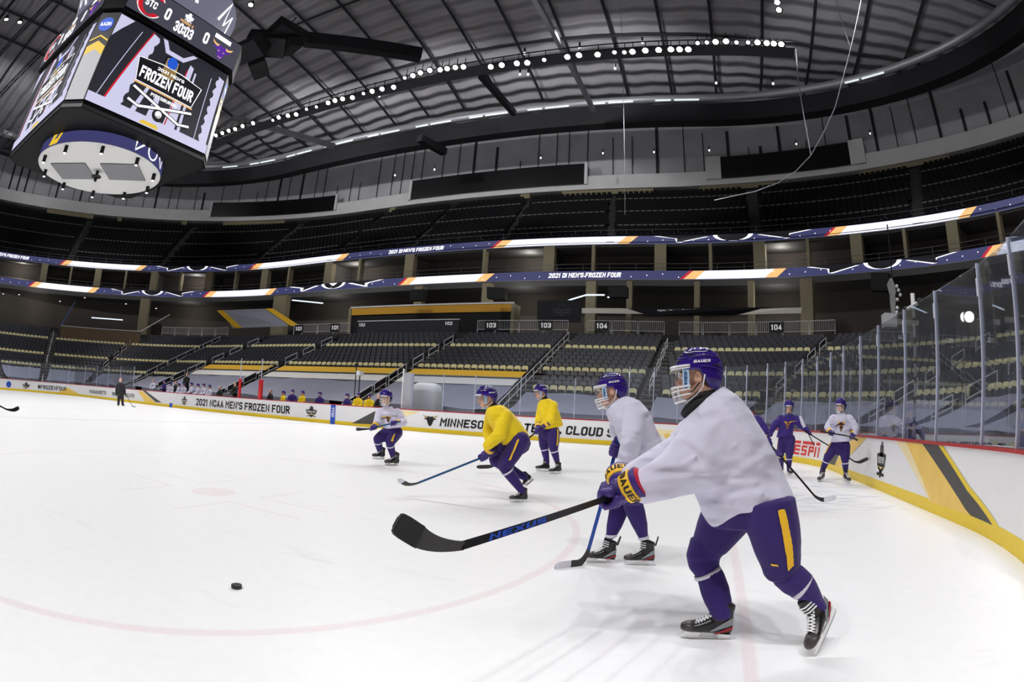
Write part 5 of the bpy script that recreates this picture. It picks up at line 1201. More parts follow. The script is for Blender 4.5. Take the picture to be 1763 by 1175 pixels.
def skate(par, toe, heel, up, side=0, detail=2, tendon=True):
    """toe and heel: ends of the steel on the ice; up: towards the shin"""
    toe, heel = np.array(toe), np.array(heel); f = nrm(toe-heel); M = frame3(f, up); s = np.linalg.norm(toe-heel)/.285; o = (toe+heel)/2; L = LM(o, M*s)
    b = MB()
    def sec(x, w, z0, z1): return [L(x, w*math.cos(a), (z0+z1)/2+(z1-z0)/2*math.sin(a)) for a in np.linspace(0, 2*PI, 15)[:-1]]
    b.rings([sec(x, w, z0, z1) for x, w, z0, z1 in ((-.125, .018, .075, .10), (-.118, .034, .06, .135), (-.09, .04, .055, .165), (-.04, .042, .056, .165), (.01, .044, .055, .15), (.05, .047, .055, .130), (.09, .049, .055, .115), (.125, .043, .056, .108), (.15, .028, .06, .098), (.158, .012, .068, .09))])
    def rs(z, x0, x1, w): return [L((x0+x1)/2+(x1-x0)/2*math.cos(a), w*math.sin(a), z+(.02*math.cos(a) if z > .2 else 0)) for a in np.linspace(0, 2*PI, 15)[:-1]]
    b.rings([rs(.08, -.12, .0, .038), rs(.14, -.122, .02, .040), rs(.19, -.115, .015, .043), rs(.235, -.118, .012, .047), rs(.25, -.115, .005, .042)])
    bo = blob('skate_boot', b, BOOT, par, .008 if detail > 1 else .014, 2)
    MB().rings([sec(x, w+.003, z0-.002, z1+.003) for x, w, z0, z1 in ((.092, .049, .055, .114), (.125, .043, .056, .108), (.15, .028, .06, .098), (.1595, .012, .068, .09))]).build('toe_cap', TOE, bo, True)
    h = MB()
    for x0, x1, zt in ((.045, .135, .06), (-.125, -.05, .062)):
        h.hexa([L(x0+.01, -.006, .022), L(x1+.012*(x1 > 0), -.006, .022), L(x1+.012*(x1 > 0), .006, .022), L(x0+.01, .006, .022), L(x0, -.028, zt), L(x1, -.028, zt), L(x1, .028, zt), L(x0, .028, zt)])
    h.hexa([L(-.135, -.006, .014), L(.150, -.006, .014), L(.150, .006, .014), L(-.135, .006, .014), L(-.13, -.007, .032), L(.15, -.007, .036), L(.15, .007, .036), L(-.13, .007, .032)])
    h.build('blade_holder', WHP, bo)
    pr = [(-.142, .02), (-.135, .004), (-.08, 0), (.08, 0), (.135, .004), (.152, .022), (.14, .02), (-.13, .018)]
    MB().rings([[L(x, -.002, z) for x, z in pr], [L(x, .002, z) for x, z in pr]]).build('steel_blade', STL, bo)
    if detail > 0:
        l = MB()
        n = 7 if detail > 1 else 4
        for i in range(n):
            t = i/(n-1.); x = .085-.088*t; z = .118+.062*t**1.4; x2 = x-.012; w = .03
            a = [L(x, -w, z-.006), L(x-.004, 0, z+.012), L(x2, w, z+.004)]; c = [L(x, w, z-.006), L(x-.004, 0, z+.014), L(x2, -w, z+.004)]
            l.tube(a, .0038*s if detail > 1 else .006, 5); l.tube(c, .0038*s if detail > 1 else .006, 5)
        for i in range(3 if detail > 1 else 1):
            z = .185+.02*i; l.tube([L(-.03, -.043, z), L(.012, -.02, z+.006), L(.02, 0, z+.008), L(.012, .02, z+.006), L(-.03, .043, z)], .0045*s, 5)
        l.build('laces', LACE, bo)
    if detail > 1:
        for sg in (1, -1):
            MB().rings([[L(-.12, sg*.036, .095), L(-.05, sg*.0445, .07), L(-.02, sg*.0455, .062)], [L(-.118, sg*.036, .115), L(-.06, sg*.0455, .088), L(-.02, sg*.0458, .068)]], closed=False, caps=False).build('red_flash', REDB, bo, fix=False)
            MB().rings([[L(-.115, sg*.039, .125), L(-.06, sg*.046, .1), L(.0, sg*.0465, .075)], [L(-.112, sg*.0405, .17), L(-.07, sg*.0445, .14), L(.0, sg*.047, .085)]], closed=False, caps=False).build('grey_flash', GRB, bo, fix=False)
        if tendon: MB().hexa([L(-.128, -.018, .20), L(-.116, -.018, .20), L(-.116, .018, .20), L(-.128, .018, .20), L(-.146, -.014, .285), L(-.136, -.014, .285), L(-.136, .014, .285), L(-.146, .014, .285)]).build('tendon_guard', BOOT, bo)
    return bo
def glove(par, W, G, a, col=GLP, s=1., detail=2, back=None, cuff=GLY):
    """gloved hand: wrist W, gripping a shaft at G whose direction is a; fingers wrap round it"""
    W, G, a = np.array(W, float), np.array(G, float), nrm(a); d = G-W; d = nrm(d-a*(d@a)*.6); n = nrm(np.cross(a, d)); 
    if back is not None and n@np.array(back) < 0: n = -n
    d0 = nrm(G-W); hb = MB(); k = G-d*.052*s
    nn = nrm(np.array(back if back is not None else C0-W)-d0*(np.array(back if back is not None else C0-W)@d0)); w = nrm(np.cross(d0, nn)); w = w if w[2] > 0 else -w
    def ring(c, rw, rn, m=14, w=w, nn=nn): return [c+w*rw*s*math.cos(t)+nn*rn*s*math.sin(t) for t in np.linspace(0, 2*PI, m+1)[:-1]]
    hb.rings([ring(W+d0*x*s, rw, rn) for x, rw, rn in ((-.02, .046, .038), (.0, .052, .04), (.03, .054, .036))]+[ring(k-d*.012*s, .056, .034), ring(k+d*.004*s+n*.006*s, .054, .03), ring(k+d*.02*s+n*.01*s, .05, .02)])
    for i in range(2): limb(hb, [k-d*(.0-.03*i)*s-a*.045*s+n*.03*s-d*.02*s, k-d*(.0-.03*i)*s+a*.045*s+n*.03*s-d*.02*s], [.017*s]*2, 8)
    h = blob('glove', hb, col, par, .008*s if detail > 1 else .014, 2)
    for i in range(4):
        c = G+a*(i-1.5)*.0275*s; ln = (1., 1.08, 1.02, .86)[3-i]
        pts = [c-d*.045*s+n*.022*s, c-d*.012*s+n*.042*s*ln, c+d*.026*s+n*.034*s*ln, c+d*.042*s*ln, c+d*.026*s-n*.030*s, c-d*.004*s-n*.036*s]
        f = MB(); limb(f, pts, [.0165*s, .017*s, .016*s, .015*s, .0145*s, .0125*s], 9); f.build('finger', col, h, True)
    f = MB(); limb(f, [W+d0*.02*s+a*.045*s-n*.012*s, G-d*.03*s+a*.07*s-n*.02*s, G+d*.008*s+a*.062*s-n*.034*s, G+d*.026*s+a*.048*s-n*.022*s], [.022*s, .021*s, .018*s, .014*s], 9); f.build('thumb', col, h, True)
    MB().rings([ring(W-d0*x*s, rw, rn, 18) for x, rw, rn in ((.115, .074, .062), (.11, .078, .066), (.07, .07, .058), (.03, .062, .05), (.0, .056, .044))]).build('cuff', col, h, True)
    MB().rings([ring(W-d0*x*s, rw, rn, 20) for x, rw, rn in ((.086, .0765, .0645), (.082, .081, .069), (.03, .070, .058), (.026, .066, .054))]).build('cuff_band', cuff, h, True)
    MB().rings([ring(W-d0*x*s, rw, rn, 18) for x, rw, rn in ((.12, .068, .056), (.112, .072, .060))]).build('cuff_lining', GLR if detail > 1 else GLD, h, True)
    return h, (W, d0, w, nn, s)
def cuff_text(info, par, ang0=75, ang1=-75, s_='BAUER', flipn=1):
    W, d0, w, nn, s = info; mb = MB()
    if np.cross(w, d0)@nn < 0: ang0, ang1 = ang1, ang0
    sweep = math.radians(ang1-ang0)
    def fn(x, y):
        t = math.radians(ang0)+sweep*x; rw, rn = .0835-.2*y*.9, .0715-.2*y*.9
        rw = .0725+(y/.05)*.011; rn = .0605+(y/.05)*.011
        return W-d0*(.036+y)*s+(w*flipn*rw*math.sin(t)+nn*rn*math.cos(t))*s
    put_text(mb, s_, lambda x, y: fn(x, y+.008), 1., .034, .05); mb.build('cuff_lettering', mat('ink_black', (24, 18, 22), .5), par, fix=False)
def stick(butt, heel, toe, lab, shaft_m, blade_m, tape=None, hh=.078, text=None, wid=.030, curve=.02, grp=None, tapebutt=None, up=None):
    B, H, T = np.array(butt, float), np.array(heel, float), np.array(toe, float); d = nrm(H-B); b = nrm(T-H); h = nrm(-d-b*(-d@b)) if up is None else nrm(np.array(up)-b*(np.array(up)@b)); n = nrm(np.cross(b, h))
    o = empty('hockey_stick', B); tag(o, lab, 'hockey stick', grp)
    ns = C0-B; ns = nrm(ns-d*(ns@d)); ws = nrm(np.cross(d, ns))
    def q(c, w_, t): return [c+ws*w_/2+ns*t/2, c-ws*w_/2+ns*t/2, c-ws*w_/2-ns*t/2, c+ws*w_/2-ns*t/2]
    Lb = np.linalg.norm(T-H); E = H-d*.17
    MB().rings([q(B, wid, .021), q(B+(E-B)*.5, wid, .021), q(E+d*.01, wid*1.02, .019)]).build('shaft', shaft_m, o)
    inn = nrm(b-d); Hc = H+h*hh*.5; M0 = Hc+b*min(.10, Lb*.4); T0 = T+h*hh*.5
    cen = [E*(1-t)**2+Hc*2*t*(1-t)+M0*t*t for t in np.linspace(0, 1, 8)]+[M0+(T0-M0)*t for t in (.2, .4, .6, .8, .92, 1.)]
    NC = len(cen); hts = [wid+(hh-wid)*min(1, (i/7.)**1.1) for i in range(8)]+[hh, hh, hh*.99, hh*.93, hh*.74, hh*.4]; hs_ = []
    for i in range(NC):
        tg = nrm(cen[min(i+1, NC-1)]-cen[max(i-1, 0)]); hv = h-tg*(h@tg); hv = nrm(hv) if np.linalg.norm(hv) > .15 else None; hs_.append((tg, hv))
    R = []; 
    side = nrm(np.cross(d, b)); 
    def bs(i, extra=0.):
        tg = hs_[i][0]; hv = nrm(np.cross(side, tg)); hv = hv if hv@(h+(-b)*0) > 0 or i < 4 else -hv
        f = i/(NC-1.); c = cen[i]+side*curve*max(0, f-.5)**2*4; th = (.018-.011*f)/2+extra; hk = hts[i]/2+extra
        return [c+hv*hk+side*th*.7, c+hv*hk-side*th*.7, c-hv*hk-side*th, c-hv*hk+side*th]
    if (nrm(np.cross(side, hs_[NC-2][0]))@h) < 0: side = -side
    def bs(i, extra=0.):
        tg = hs_[i][0]; hv = nrm(np.cross(side, tg)); f = i/(NC-1.); c = cen[i]+side*curve*max(0, f-.5)**2*4; th = (.018-.011*f)/2+extra; hk = hts[i]/2+extra
        return [c+hv*hk+side*th*.7, c+hv*hk-side*th*.7, c-hv*hk-side*th, c-hv*hk+side*th]
    MB().rings([bs(i) for i in range(NC)]).build('blade', blade_m, o)
    if tape:
        t0, t1, tm = tape; i0 = 8+int(round(t0*5)); MB().rings([bs(i, .0018) for i in range(min(i0, NC-2), NC if t1 > .99 else NC-1)]).build('blade_tape', tm, o)
    if tapebutt: MB().rings([q(B-d*.002, wid*1.12, .026), q(B+d*tapebutt, wid*1.12, .026)]).build('grip_tape', TAPEW, o)
    if text:
        s_, x0, x1, m_ = text; sg = -1 if ns@nrm(C0-B) < 0 else 1; f = lambda x, y: B+(E-B)*(x0+(x1-x0)*x)+ws*wid*(y-.5)*.8*1.0+ns*sg*.0115
        yy = 1 if ws[2] > 0 else -1
        rgt = (proj(E)[0]-proj(B)[0])[0] > 0
        g = lambda x, y: f(x if rgt else 1-x, y if yy > 0 else 1-y); mb = MB(); put_text(mb, s_, g, 1., .9, .06, .2); mb.build('lettering', m_, o, fix=False)
    return o
def shrink(o, tgt, off=.006):
    m = o.modifiers.new('wrap', 'SHRINKWRAP'); m.target = tgt; m.wrap_method = 'NEAREST_SURFACEPOINT'; m.wrap_mode = 'ABOVE_SURFACE'; m.offset = off; return o
def patch(name, pl, quad, dd, m, par, tgt, nx=4, ny=14, off=.006):
    """patch of cloth laid over a garment; quad = TL TR BR BL pixels"""
    a, b, c, d = quad; rows = []
    for i in range(ny+1):
        t = i/ny; rows.append([pl(*(np.array(a)*(1-t)*(1-s)+np.array(b)*(1-t)*s+np.array(c)*t*s+np.array(d)*t*(1-s)), dd) for s in np.linspace(0, 1, nx+1)])
    mb = MB(); mb.rings(rows, closed=False, caps=False); o = mb.build(name, m, par, True, fix=False); return shrink(o, tgt, off)
def band(name, pl, a, b, m, par, n=22, k=1.0, off=.005):
    R = []
    for f, e in ((0, 0.), (0, off), (.5, off+.001), (1, off), (1, 0.)):
        xl, yl, xr, yr, dd, t = [p*(1-f)+q*f for p, q in zip(a, b)]; A, B = pl(xl, yl, dd), pl(xr, yr, dd); c = (A+B)/2; u = nrm(B-A); h = np.linalg.norm(B-A)/2+e
        R.append([c+u*h*math.cos(2*PI*j/n)+pl.v*(t+e)*math.sin(2*PI*j/n) for j in range(n)])
    mb = MB(); mb.rings(R, caps=False); return mb.build(name, m, par, True)
def person(loc, lab, grp=None, name='hockey_player'): o = empty(name, loc); tag(o, lab, 'person', grp); return o
BLKST = mat('stick_black', (26, 26, 28), .3, var=.1); BLUST = mat('stick_blue', (36, 70, 150), .25, var=.3, scale=8); TEAL = mat('stick_teal', (36, 78, 122), .25, var=.35, scale=5); BLD = mat('blade_charcoal', (48, 47, 47), .55, var=.25, scale=30); GREEN = mat('stick_green', (60, 120, 84), .3)
NX = mat('print_blue', (36, 84, 200), .4)
# ---------------------------------------------------------------- the big player in white, seen from his left
def hero():
    pl = Place(1250, 3.16); o = person(pl(1250, 1108), 'nearest player, white jersey, purple helmet with clear visor, stretching his stick to the left')
    hc = pl(1203, 652, .0); F = nrm(-pl.r*.985+pl.v*.12-ZU*.10); M = frame3(F, ZU)
    nk = pl(1232, 700, .0)
    body = MB(); head_mb(body, hc, M, nk, 1.03)
    limb(body, [nk, pl(1262, 760), pl(1290, 850)], [.085, .15, .15]); limb(body, [pl(1220, 745, -.16), pl(1150, 800, -.27), pl(1100, 838, -.3)], [.05, .045, .035]); limb(body, [pl(1215, 745, .15), pl(1145, 780, .02), pl(1080, 815, -.06)], [.05, .04, .035])
    limb(body, [pl(1310, 885, -.12), pl(1347, 985, -.12), pl(1400, 1030, -.07)], [.09, .065, .035]); limb(body, [pl(1260, 885, .12), pl(1212, 960, .1), pl(1236, 1035, .02)], [.09, .065, .035])
    B = blob('body', body, SKIN, o, .0065, 2); eyes(hc, M, B, 1.03)
    hr = MB(); L = LM(hc, M); hr.ell(L(-.055, 0, -.03), (.05, .07, .05), toM(M)).ell(L(-.02, .068, .018), (.012, .01, .03), toM(M)).ell(L(-.02, -.068, .018), (.012, .01, .03), toM(M)); blob('hair', hr, HAIR, B, .008, 2)
    helmet(hc, M, o, HEL, 1.05); mask(hc, M, o, 'combo', 1.07)
    # black neck guard
    k = MB(); sil(k, pl, [(1176, 722, 1240, 668, 0, .10), (1170, 712, 1236, 664, 0, .085), (1178, 700, 1232, 660, 0, .07)]); blob('neck_guard', k, BKF, o, .012, 2)
    # jersey: trunk, near sleeve, far sleeve
    j = MB()
    sil(j, pl, [(1180, 722, 1247, 664, .0, .10), (1168, 731, 1270, 682, 0, .19), (1163, 745, 1296, 712, 0, .25), (1158, 768, 1320, 752, 0, .265), (1168, 800, 1338, 792, 0, .25), (1184, 832, 1352, 826, 0, .235), (1196, 856, 1366, 850, 0, .235), (1207, 882, 1368, 864, 0, .225)])
    sil(j, pl, [(1199, 850, 1330, 835, -.02, .2), (1206, 880, 1318, 872, -.02, .2), (1216, 896, 1290, 876, -.02, .18), (1226, 907, 1258, 888, -.02, .14)])
    sil(j, pl, [(1190, 715, 1290, 800, -.13, .12), (1160, 752, 1240, 842, -.21, .125), (1138, 779, 1190, 852, -.25, .105), (1110, 802, 1152, 861, -.28, .09), (1086, 817, 1112, 868, -.30, .078), (1075, 828, 1091, 862, -.31, .065)])
    limb(j, [pl(1215, 745, .16), pl(1150, 785, .05), pl(1088, 818, -.06)], [.11, .09, .068])
    SEC = [(1180, 722, 1247, 664, .10), (1168, 731, 1270, 682, .19), (1163, 745, 1296, 712, .25), (1158, 768, 1320, 752, .265), (1168, 800, 1338, 792, .25), (1184, 832, 1352, 826, .235), (1196, 856, 1366, 850, .235), (1207, 882, 1368, 864, .225)]
    def crease(pts, r, arm=0.):     # a raised cloth fold following the trunk's surface
        Q = []
        for x, y in pts:
            best = min(SEC, key=lambda s_: abs((s_[1]+s_[3])/2-y)); xc = (best[0]+best[2])/2; hw = (best[2]-best[0])/2; u_ = max(-.97, min(.97, (x-xc)/hw)); Q.append(pl(x, y, arm if arm else -best[4]*math.sqrt(1-u_*u_)+.004))
        n_ = len(Q); j.tube(Q, [r*.25]+[r]*(n_-2)+[r*.25], 8)
    for pts, r in ((((1228, 818), (1258, 832), (1300, 830), (1345, 817)), .016), (((1222, 850), (1262, 858), (1310, 850), (1352, 838)), .014), (((1215, 868), (1250, 880), (1290, 872)), .012), (((1205, 800), (1216, 828), (1214, 862)), .013), (((1258, 800), (1300, 806), (1330, 800)), .012), (((1232, 785), (1262, 770), (1290, 745)), .013), (((1300, 868), (1330, 860), (1362, 850)), .012)): crease(pts, r)
    for pts, r in ((((1206, 780), (1180, 800), (1150, 812)), .012), (((1200, 812), (1170, 832), (1140, 840)), .013), (((1130, 812), (1122, 836), (1128, 856)), .010)): crease(pts, r, -.335)
    J = blob('jersey', j, JW, o, .0095, 3, .022, .2)
    # sleeve seam
    sm = MB(); sm.tube([pl(x, y, -.42) for x, y in ((1183, 768), (1200, 785), (1222, 808))], .002, 4); shrink(sm.build('seam', mat('seam_pale', (245, 245, 252), .7), J), J, .001)
    # pants
    p = MB()
    sil(p, pl, [(1205, 872, 1366, 852, 0, .21), (1210, 888, 1370, 872, 0, .21), (1222, 905, 1368, 900, 0, .18)])
    sil(p, pl, [(1206, 880, 1300, 880, .10, .13), (1199, 905, 1290, 912, .10, .125), (1191, 932, 1262, 942, .10, .115), (1190, 940, 1250, 953, .10, .11)])
    sil(p, pl, [(1270, 868, 1369, 856, -.10, .14), (1280, 905, 1377, 898, -.11, .145), (1294, 940, 1380, 932, -.12, .14), (1306, 968, 1380, 960, -.12, .13), (1314, 990, 1379, 978, -.12, .115), (1321, 998, 1372, 986, -.12, .10)])
    Pn = blob('hockey_pants', p, PP, o, .010, 3, .008, .12)
    patch('gold_stripe', pl, ((1347, 878), (1366, 876), (1385, 982), (1364, 990)), -.30, STR, Pn, Pn, 3, 16)
    patch('gold_label', pl, ((1319, 980.5), (1339, 979.5), (1339, 983.5), (1319, 984.5)), -.3, STR, Pn, Pn, 4, 1)
    # socks
    s = MB(); sil(s, pl, [(1189, 925, 1254, 948, .09, .10), (1181, 955, 1240, 962, .09, .10), (1186, 978, 1238, 974, .08, .09), (1199, 994, 1246, 986, .06, .075), (1205, 1018, 1256, 1010, .04, .07), (1213, 1040, 1260, 1032, .02, .065), (1222, 1057, 1260, 1054, .0, .055), (1224, 1064, 1260, 1062, .0, .05)]); S1 = blob('sock', s, SP, o, .009, 3, .006, .1)
    s = MB(); sil(s, pl, [(1325, 988, 1382, 975, -.12, .10), (1332, 1006, 1388, 980, -.12, .10), (1348, 1021, 1396, 988, -.11, .09), (1368, 1031, 1404, 1000, -.10, .08), (1386, 1042, 1413, 1018, -.08, .07), (1402, 1053, 1420, 1036, -.07, .055), (1408, 1060, 1426, 1045, -.06, .05)]); S2 = blob('sock', s, SP, o, .009, 3, .006, .1)
    band('shin_tape', pl, (1196, 993, 1237, 974, .075, .085), (1198, 999, 1241, 981, .07, .08), TAPEW, S1); band('shin_tape', pl, (1362, 1027, 1391, 989, -.10, .085), (1369, 1031, 1398, 992, -.10, .085), TAPEW, S2)
    skate(o, pl(1172, 1101, -.02), pl(1259, 1109, .03), ZU+pl.r*.03, 0, 2, False)
    skate(o, pl(1408, 1127, -.20), pl(1441, 1052, .02), -pl.r*.75+ZU*.45-pl.v*.35, 0, 2, False)
    # stick and gloves
    G1 = pl(1052, 856, -.30); H = Place(735, 1.78)(738, 957); T = Place(655, 1.62)(662, 912, .0); d = nrm(H-G1); Bt = G1-d*.10
    up = Place(690, 1.7)(720, 905)-Place(690, 1.7)(690, 948)
    stick(Bt, H, T, 'long black stick with blue lettering held out low by the nearest player', BLKST, BLD, (-.2, .97, mat('tape_charcoal', (36, 36, 37), .8)), .072, ('NEXUS', .58, .90, NX), .030, -.015, None, .0, up)
    g, inf = glove(o, pl(1068, 848, -.31), G1, d, back=-pl.v, s=1.12); cuff_text(inf, g, 72, -78)
    g, inf = glove(o, pl(1066, 830, -.08), G1-d*.02+np.array([0, 0, .0])+(-d)*.09, d, back=-pl.v, s=1.0)
    cuff_text(inf, g)
    return o
hero()
# ---------------------------------------------------------------- second player in white, behind the big one's gloves
def second():
    pl = Place(1085, 4.765); o = person(pl(1085, 972), 'second nearest player, white jersey, gliding left with stick blade on the ice')
    hc = pl(1054, 676); F = nrm(-pl.r*.97+pl.v*.1-ZU*.18); M = frame3(F, ZU); nk = pl(1068, 708)
    body = MB(); head_mb(body, hc, M, nk, 1.02); limb(body, [nk, pl(1096, 745), pl(1110, 795)], [.07, .09, .10]); limb(body, [pl(1090, 725, -.17), pl(1085, 770, -.2), pl(1068, 812, -.22)], [.05, .045, .035]); limb(body, [pl(1080, 725, .15), pl(1076, 740, .18), pl(1074, 742, .17)], [.05, .04, .035])
    limb(body, [pl(1100, 810, .1), pl(1070, 868, .08), pl(1054, 912, .03)], [.08, .055, .035]); limb(body, [pl(1105, 810, -.1), pl(1092, 868, -.08), pl(1107, 915, .0)], [.08, .055, .035])
    B = blob('body', body, SKIN, o, .009, 2); eyes(hc, M, B, 1.02); helmet(hc, M, o, HEL, 1.0); mask(hc, M, o, 'combo', 1.02)
    hr = MB(); L = LM(hc, M); hr.ell(L(-.055, 0, -.03), (.05, .07, .05), toM(M)); blob('hair', hr, HAIR, B, .01, 2)
    k = MB(); sil(k, pl, [(1048, 715, 1072, 686, 0, .10), (1046, 706, 1074, 682, 0, .085)]); blob('neck_guard', k, BKF, o, .014, 2)
    j = MB(); sil(j, pl, [(1044, 706, 1078, 681, 0, .11), (1044, 714, 1102, 690, 0, .2), (1049, 728, 1118, 708, 0, .24), (1058, 745, 1130, 738, 0, .24), (1066, 765, 1143, 763, 0, .23), (1080, 788, 1146, 782, 0, .21), (1096, 798, 1134, 792, 0, .18)])
    sil(j, pl, [(1072, 700, 1112, 712, -.19, .1), (1070, 735, 1112, 742, -.28, .10), (1068, 765, 1104, 773, -.31, .095), (1062, 790, 1094, 797, -.31, .085), (1059, 807, 1080, 813, -.30, .07)]); limb(j, [pl(1072, 722, .16), pl(1064, 742, .19)], [.10, .085])
    J = blob('jersey', j, JW, o, .012, 4, .012, .16)
    p = MB(); sil(p, pl, [(1088, 795, 1134, 792, 0, .19), (1080, 812, 1132, 812, 0, .2), (1070, 832, 1128, 832, 0, .19)]); sil(p, pl, [(1074, 820, 1112, 822, .1, .12), (1058, 850, 1098, 850, .1, .11), (1051, 866, 1086, 866, .1, .1)]); sil(p, pl, [(1084, 820, 1128, 820, -.1, .13), (1074, 850, 1116, 850, -.1, .12), (1070, 866, 1109, 866, -.1, .1)])
    Pn = blob('hockey_pants', p, PP, o, .014, 3); patch('gold_stripe', pl, ((1122, 794), (1130, 794), (1124, 802), (1118, 802)), -.3, STR, Pn, Pn, 2, 3)
    s = MB(); sil(s, pl, [(1050, 862, 1088, 862, .08, .09), (1048, 881, 1079, 890, .06, .08), (1044, 905, 1071, 908, .03, .07), (1043, 925, 1061, 925, .02, .055)]); S1 = blob('sock', s, SP, o, .011, 3)
    s = MB(); sil(s, pl, [(1070, 862, 1106, 862, -.08, .09), (1075, 880, 1111, 880, -.06, .08), (1087, 905, 1115, 902, -.04, .07), (1100, 928, 1116, 926, .0, .05)]); S2 = blob('sock', s, SP, o, .011, 3)
    band('ankle_tape', pl, (1043, 920, 1062, 920, .02, .058), (1043, 925, 1061, 925, .02, .056), TAPEW, S1); band('ankle_tape', pl, (1099, 925, 1116, 922, .0, .052), (1101, 930, 1117, 927, .0, .05), TAPEW, S2)
    skate(o, pl(1009, 970, -.02), pl(1060, 974.5, .05), ZU); skate(o, pl(1076, 974.5, -.0), pl(1129, 976, .02), ZU)
    H = pl(1004, 979, -.12); T = pl(956, 986, -.32); Bt = pl(1068, 745, .06); d = nrm(H-Bt)
    stick(Bt, H, T, 'black and blue stick with white-taped toe held by the second player in white', BLUST, BLD, (.0, 1, TAPEW), .085, None, .03, .012)
    t = lambda f: Bt+(H-Bt)*f
    glove(o, pl(1070, 742, .16), t(.12), d, s=1.0, back=-pl.r, cuff=GLY); g, inf = glove(o, pl(1064, 818, -.25), t(.42), d, s=1.0, back=-pl.v); cuff_text(inf, g)
second()
# ---------------------------------------------------------------- players further off, built from joints
def mid(a, b, t=.5): return np.array(a)*(1-t)+np.array(b)*t
def player(cx, D, lab, head, face, sh, el, hd, hips, kn, an, sk, jersey=JW, msk='cage', hem=None, stick_=None, logo=None, gpts=None, det=1, vox=.018, stripe=None, sc=1., jsil=None, pants=PP, glv=GLP, hel=HEL, cuffm=GLY):
    """joints are (x, y, dd) on the person's plane; pairs are image-left then image-right"""
    pl = Place(cx, D); P = lambda q: pl(*q); o = person(P((cx, sk[0][0][1] if sk else hips[0][1]))*np.array([1, 1, 0]), lab)
    hc = P(head); a, pt = face; F = nrm(-pl.r*math.cos(math.radians(a))-pl.v*math.sin(math.radians(a))+ZU*pt); M = frame3(F, ZU)
    s0, s1 = P(sh[0]), P(sh[1]); h0, h1 = P(hips[0]), P(hips[1]); nk = mid(mid(s0, s1), hc, .38); ct = mid(s0, s1); hp = mid(h0, h1)
    bm = MB(); head_mb(bm, hc, M, nk, 1.0*sc); up_ = nrm(ct-hp); limb(bm, [ct-up_*.14, mid(ct, hp), hp], [.10*sc, .12*sc, .12*sc])
    E, G = [P(e) for e in el], [P(g) for g in hd]; K, A = [P(k) for k in kn], [P(q) for q in an]
    for i in (0, 1):
        limb(bm, [(s0, s1)[i], E[i], mid(E[i], G[i], .8)], [.05, .045, .035]); limb(bm, [(h0, h1)[i], K[i], mid(K[i], A[i], .9)], [.08, .055, .04])
    B = blob('body', bm, SKIN, o, vox*.8, 2); eyes(hc, M, B)
    helmet(hc+np.array([0, 0, -.008]), M, o, hel, (1.16 if abs(a) < 50 else 1.28)*sc, 1); mask(hc, M, o, msk, (1.05 if abs(a) < 50 else 1.12)*sc)
    kb = MB(); limb(kb, [mid(hc, nk, .85), nk-up_*.05], [.074, .095], 12); blob('neck_guard', kb, BKF, o, vox, 1)
    j = MB(); ax = nrm(s1-s0); sw = np.linalg.norm(s1-s0)/2; up_ = nrm(ct-hp); fn_ = nrm(np.cross(ax, up_))
    def rg(c, w, t, n=18, ax=ax, fn_=fn_): return [c+ax*w*math.cos(2*PI*i/n)+fn_*t*math.sin(2*PI*i/n) for i in range(n)]
    hc_ = hp-up_*.02 if hem is None else mid(P(hem[0]), P(hem[1])); hw = .25 if hem is None else np.linalg.norm(P(hem[0])-P(hem[1]))/2; ah = ax if hem is None else nrm(P(hem[1])-P(hem[0])); fh = nrm(np.cross(ah, up_))
    sw2 = max(sw, .17)
    j.rings([rg(nk+up_*.01, .088, .085), rg(mid(nk, ct, .35), sw2*.6, .12), rg(mid(nk, ct, .85), sw2*.95, .15), rg(ct-up_*.03, sw2*1.0, .16), rg(mid(ct, hc_, .35), sw2*1.02, .19), rg(mid(ct, hc_, .7), mid(sw2, hw, .6), .20, 18, nrm(mid(ax, ah)), nrm(mid(fn_, fh))), rg(hc_, hw, .20, 18, ah, fh)])
    for i in (0, 1): limb(j, [(s0, s1)[i]-up_*.03, E[i], mid(E[i], G[i], .72)], [.105*sc, .10*sc, .072*sc])
    if jsil: sil(j, pl, jsil)
    J = blob('jersey', j, jersey, o, vox, 3, .012, .16)
    p = MB(); limb(p, [hp+up_*.06, hp-up_*.05], [.17, .17]); pn = []
    for i in (0, 1): k_ = mid((h0, h1)[i], K[i], .93); limb(p, [(h0, h1)[i], mid((h0, h1)[i], k_, .6), k_], [.135*sc, .125*sc, .108*sc])
    Pn = blob('hockey_pants', p, pants, o, vox, 2)
    for i in (0, 1):
        s = MB(); f = K[i]-(h0, h1)[i]; limb(s, [mid((h0, h1)[i], K[i], .85), K[i], mid(K[i], A[i], .35), A[i]], [.092*sc, .092*sc, .082*sc, .052*sc]); S_ = blob('sock', s, SP if pants is PP else BKF, o, vox*.8, 2)
        if pants is PP:
            c = mid(K[i], A[i], .2); dr = nrm(A[i]-K[i]); Mx = Vector(dr.tolist()).to_track_quat('Z', 'Y').to_matrix(); MB().lathe([(.088*sc, -.012), (.092*sc, -.008), (.092*sc, .008), (.088*sc, .012)], c, 18, Mx).build('shin_tape', TAPEW, S_, True)
        if sk: t, h_ = sk[i][0], sk[i][1]; skate(o, P(t), P(h_), nrm(K[i]-A[i])*.5+ZU*.6 if len(sk[i]) < 3 else np.array(sk[i][2](pl)), 0, det)
    if stripe:
        for qd, dd in stripe: patch('gold_stripe', pl, qd, dd, STR, Pn, Pn, 2, 8, .008)
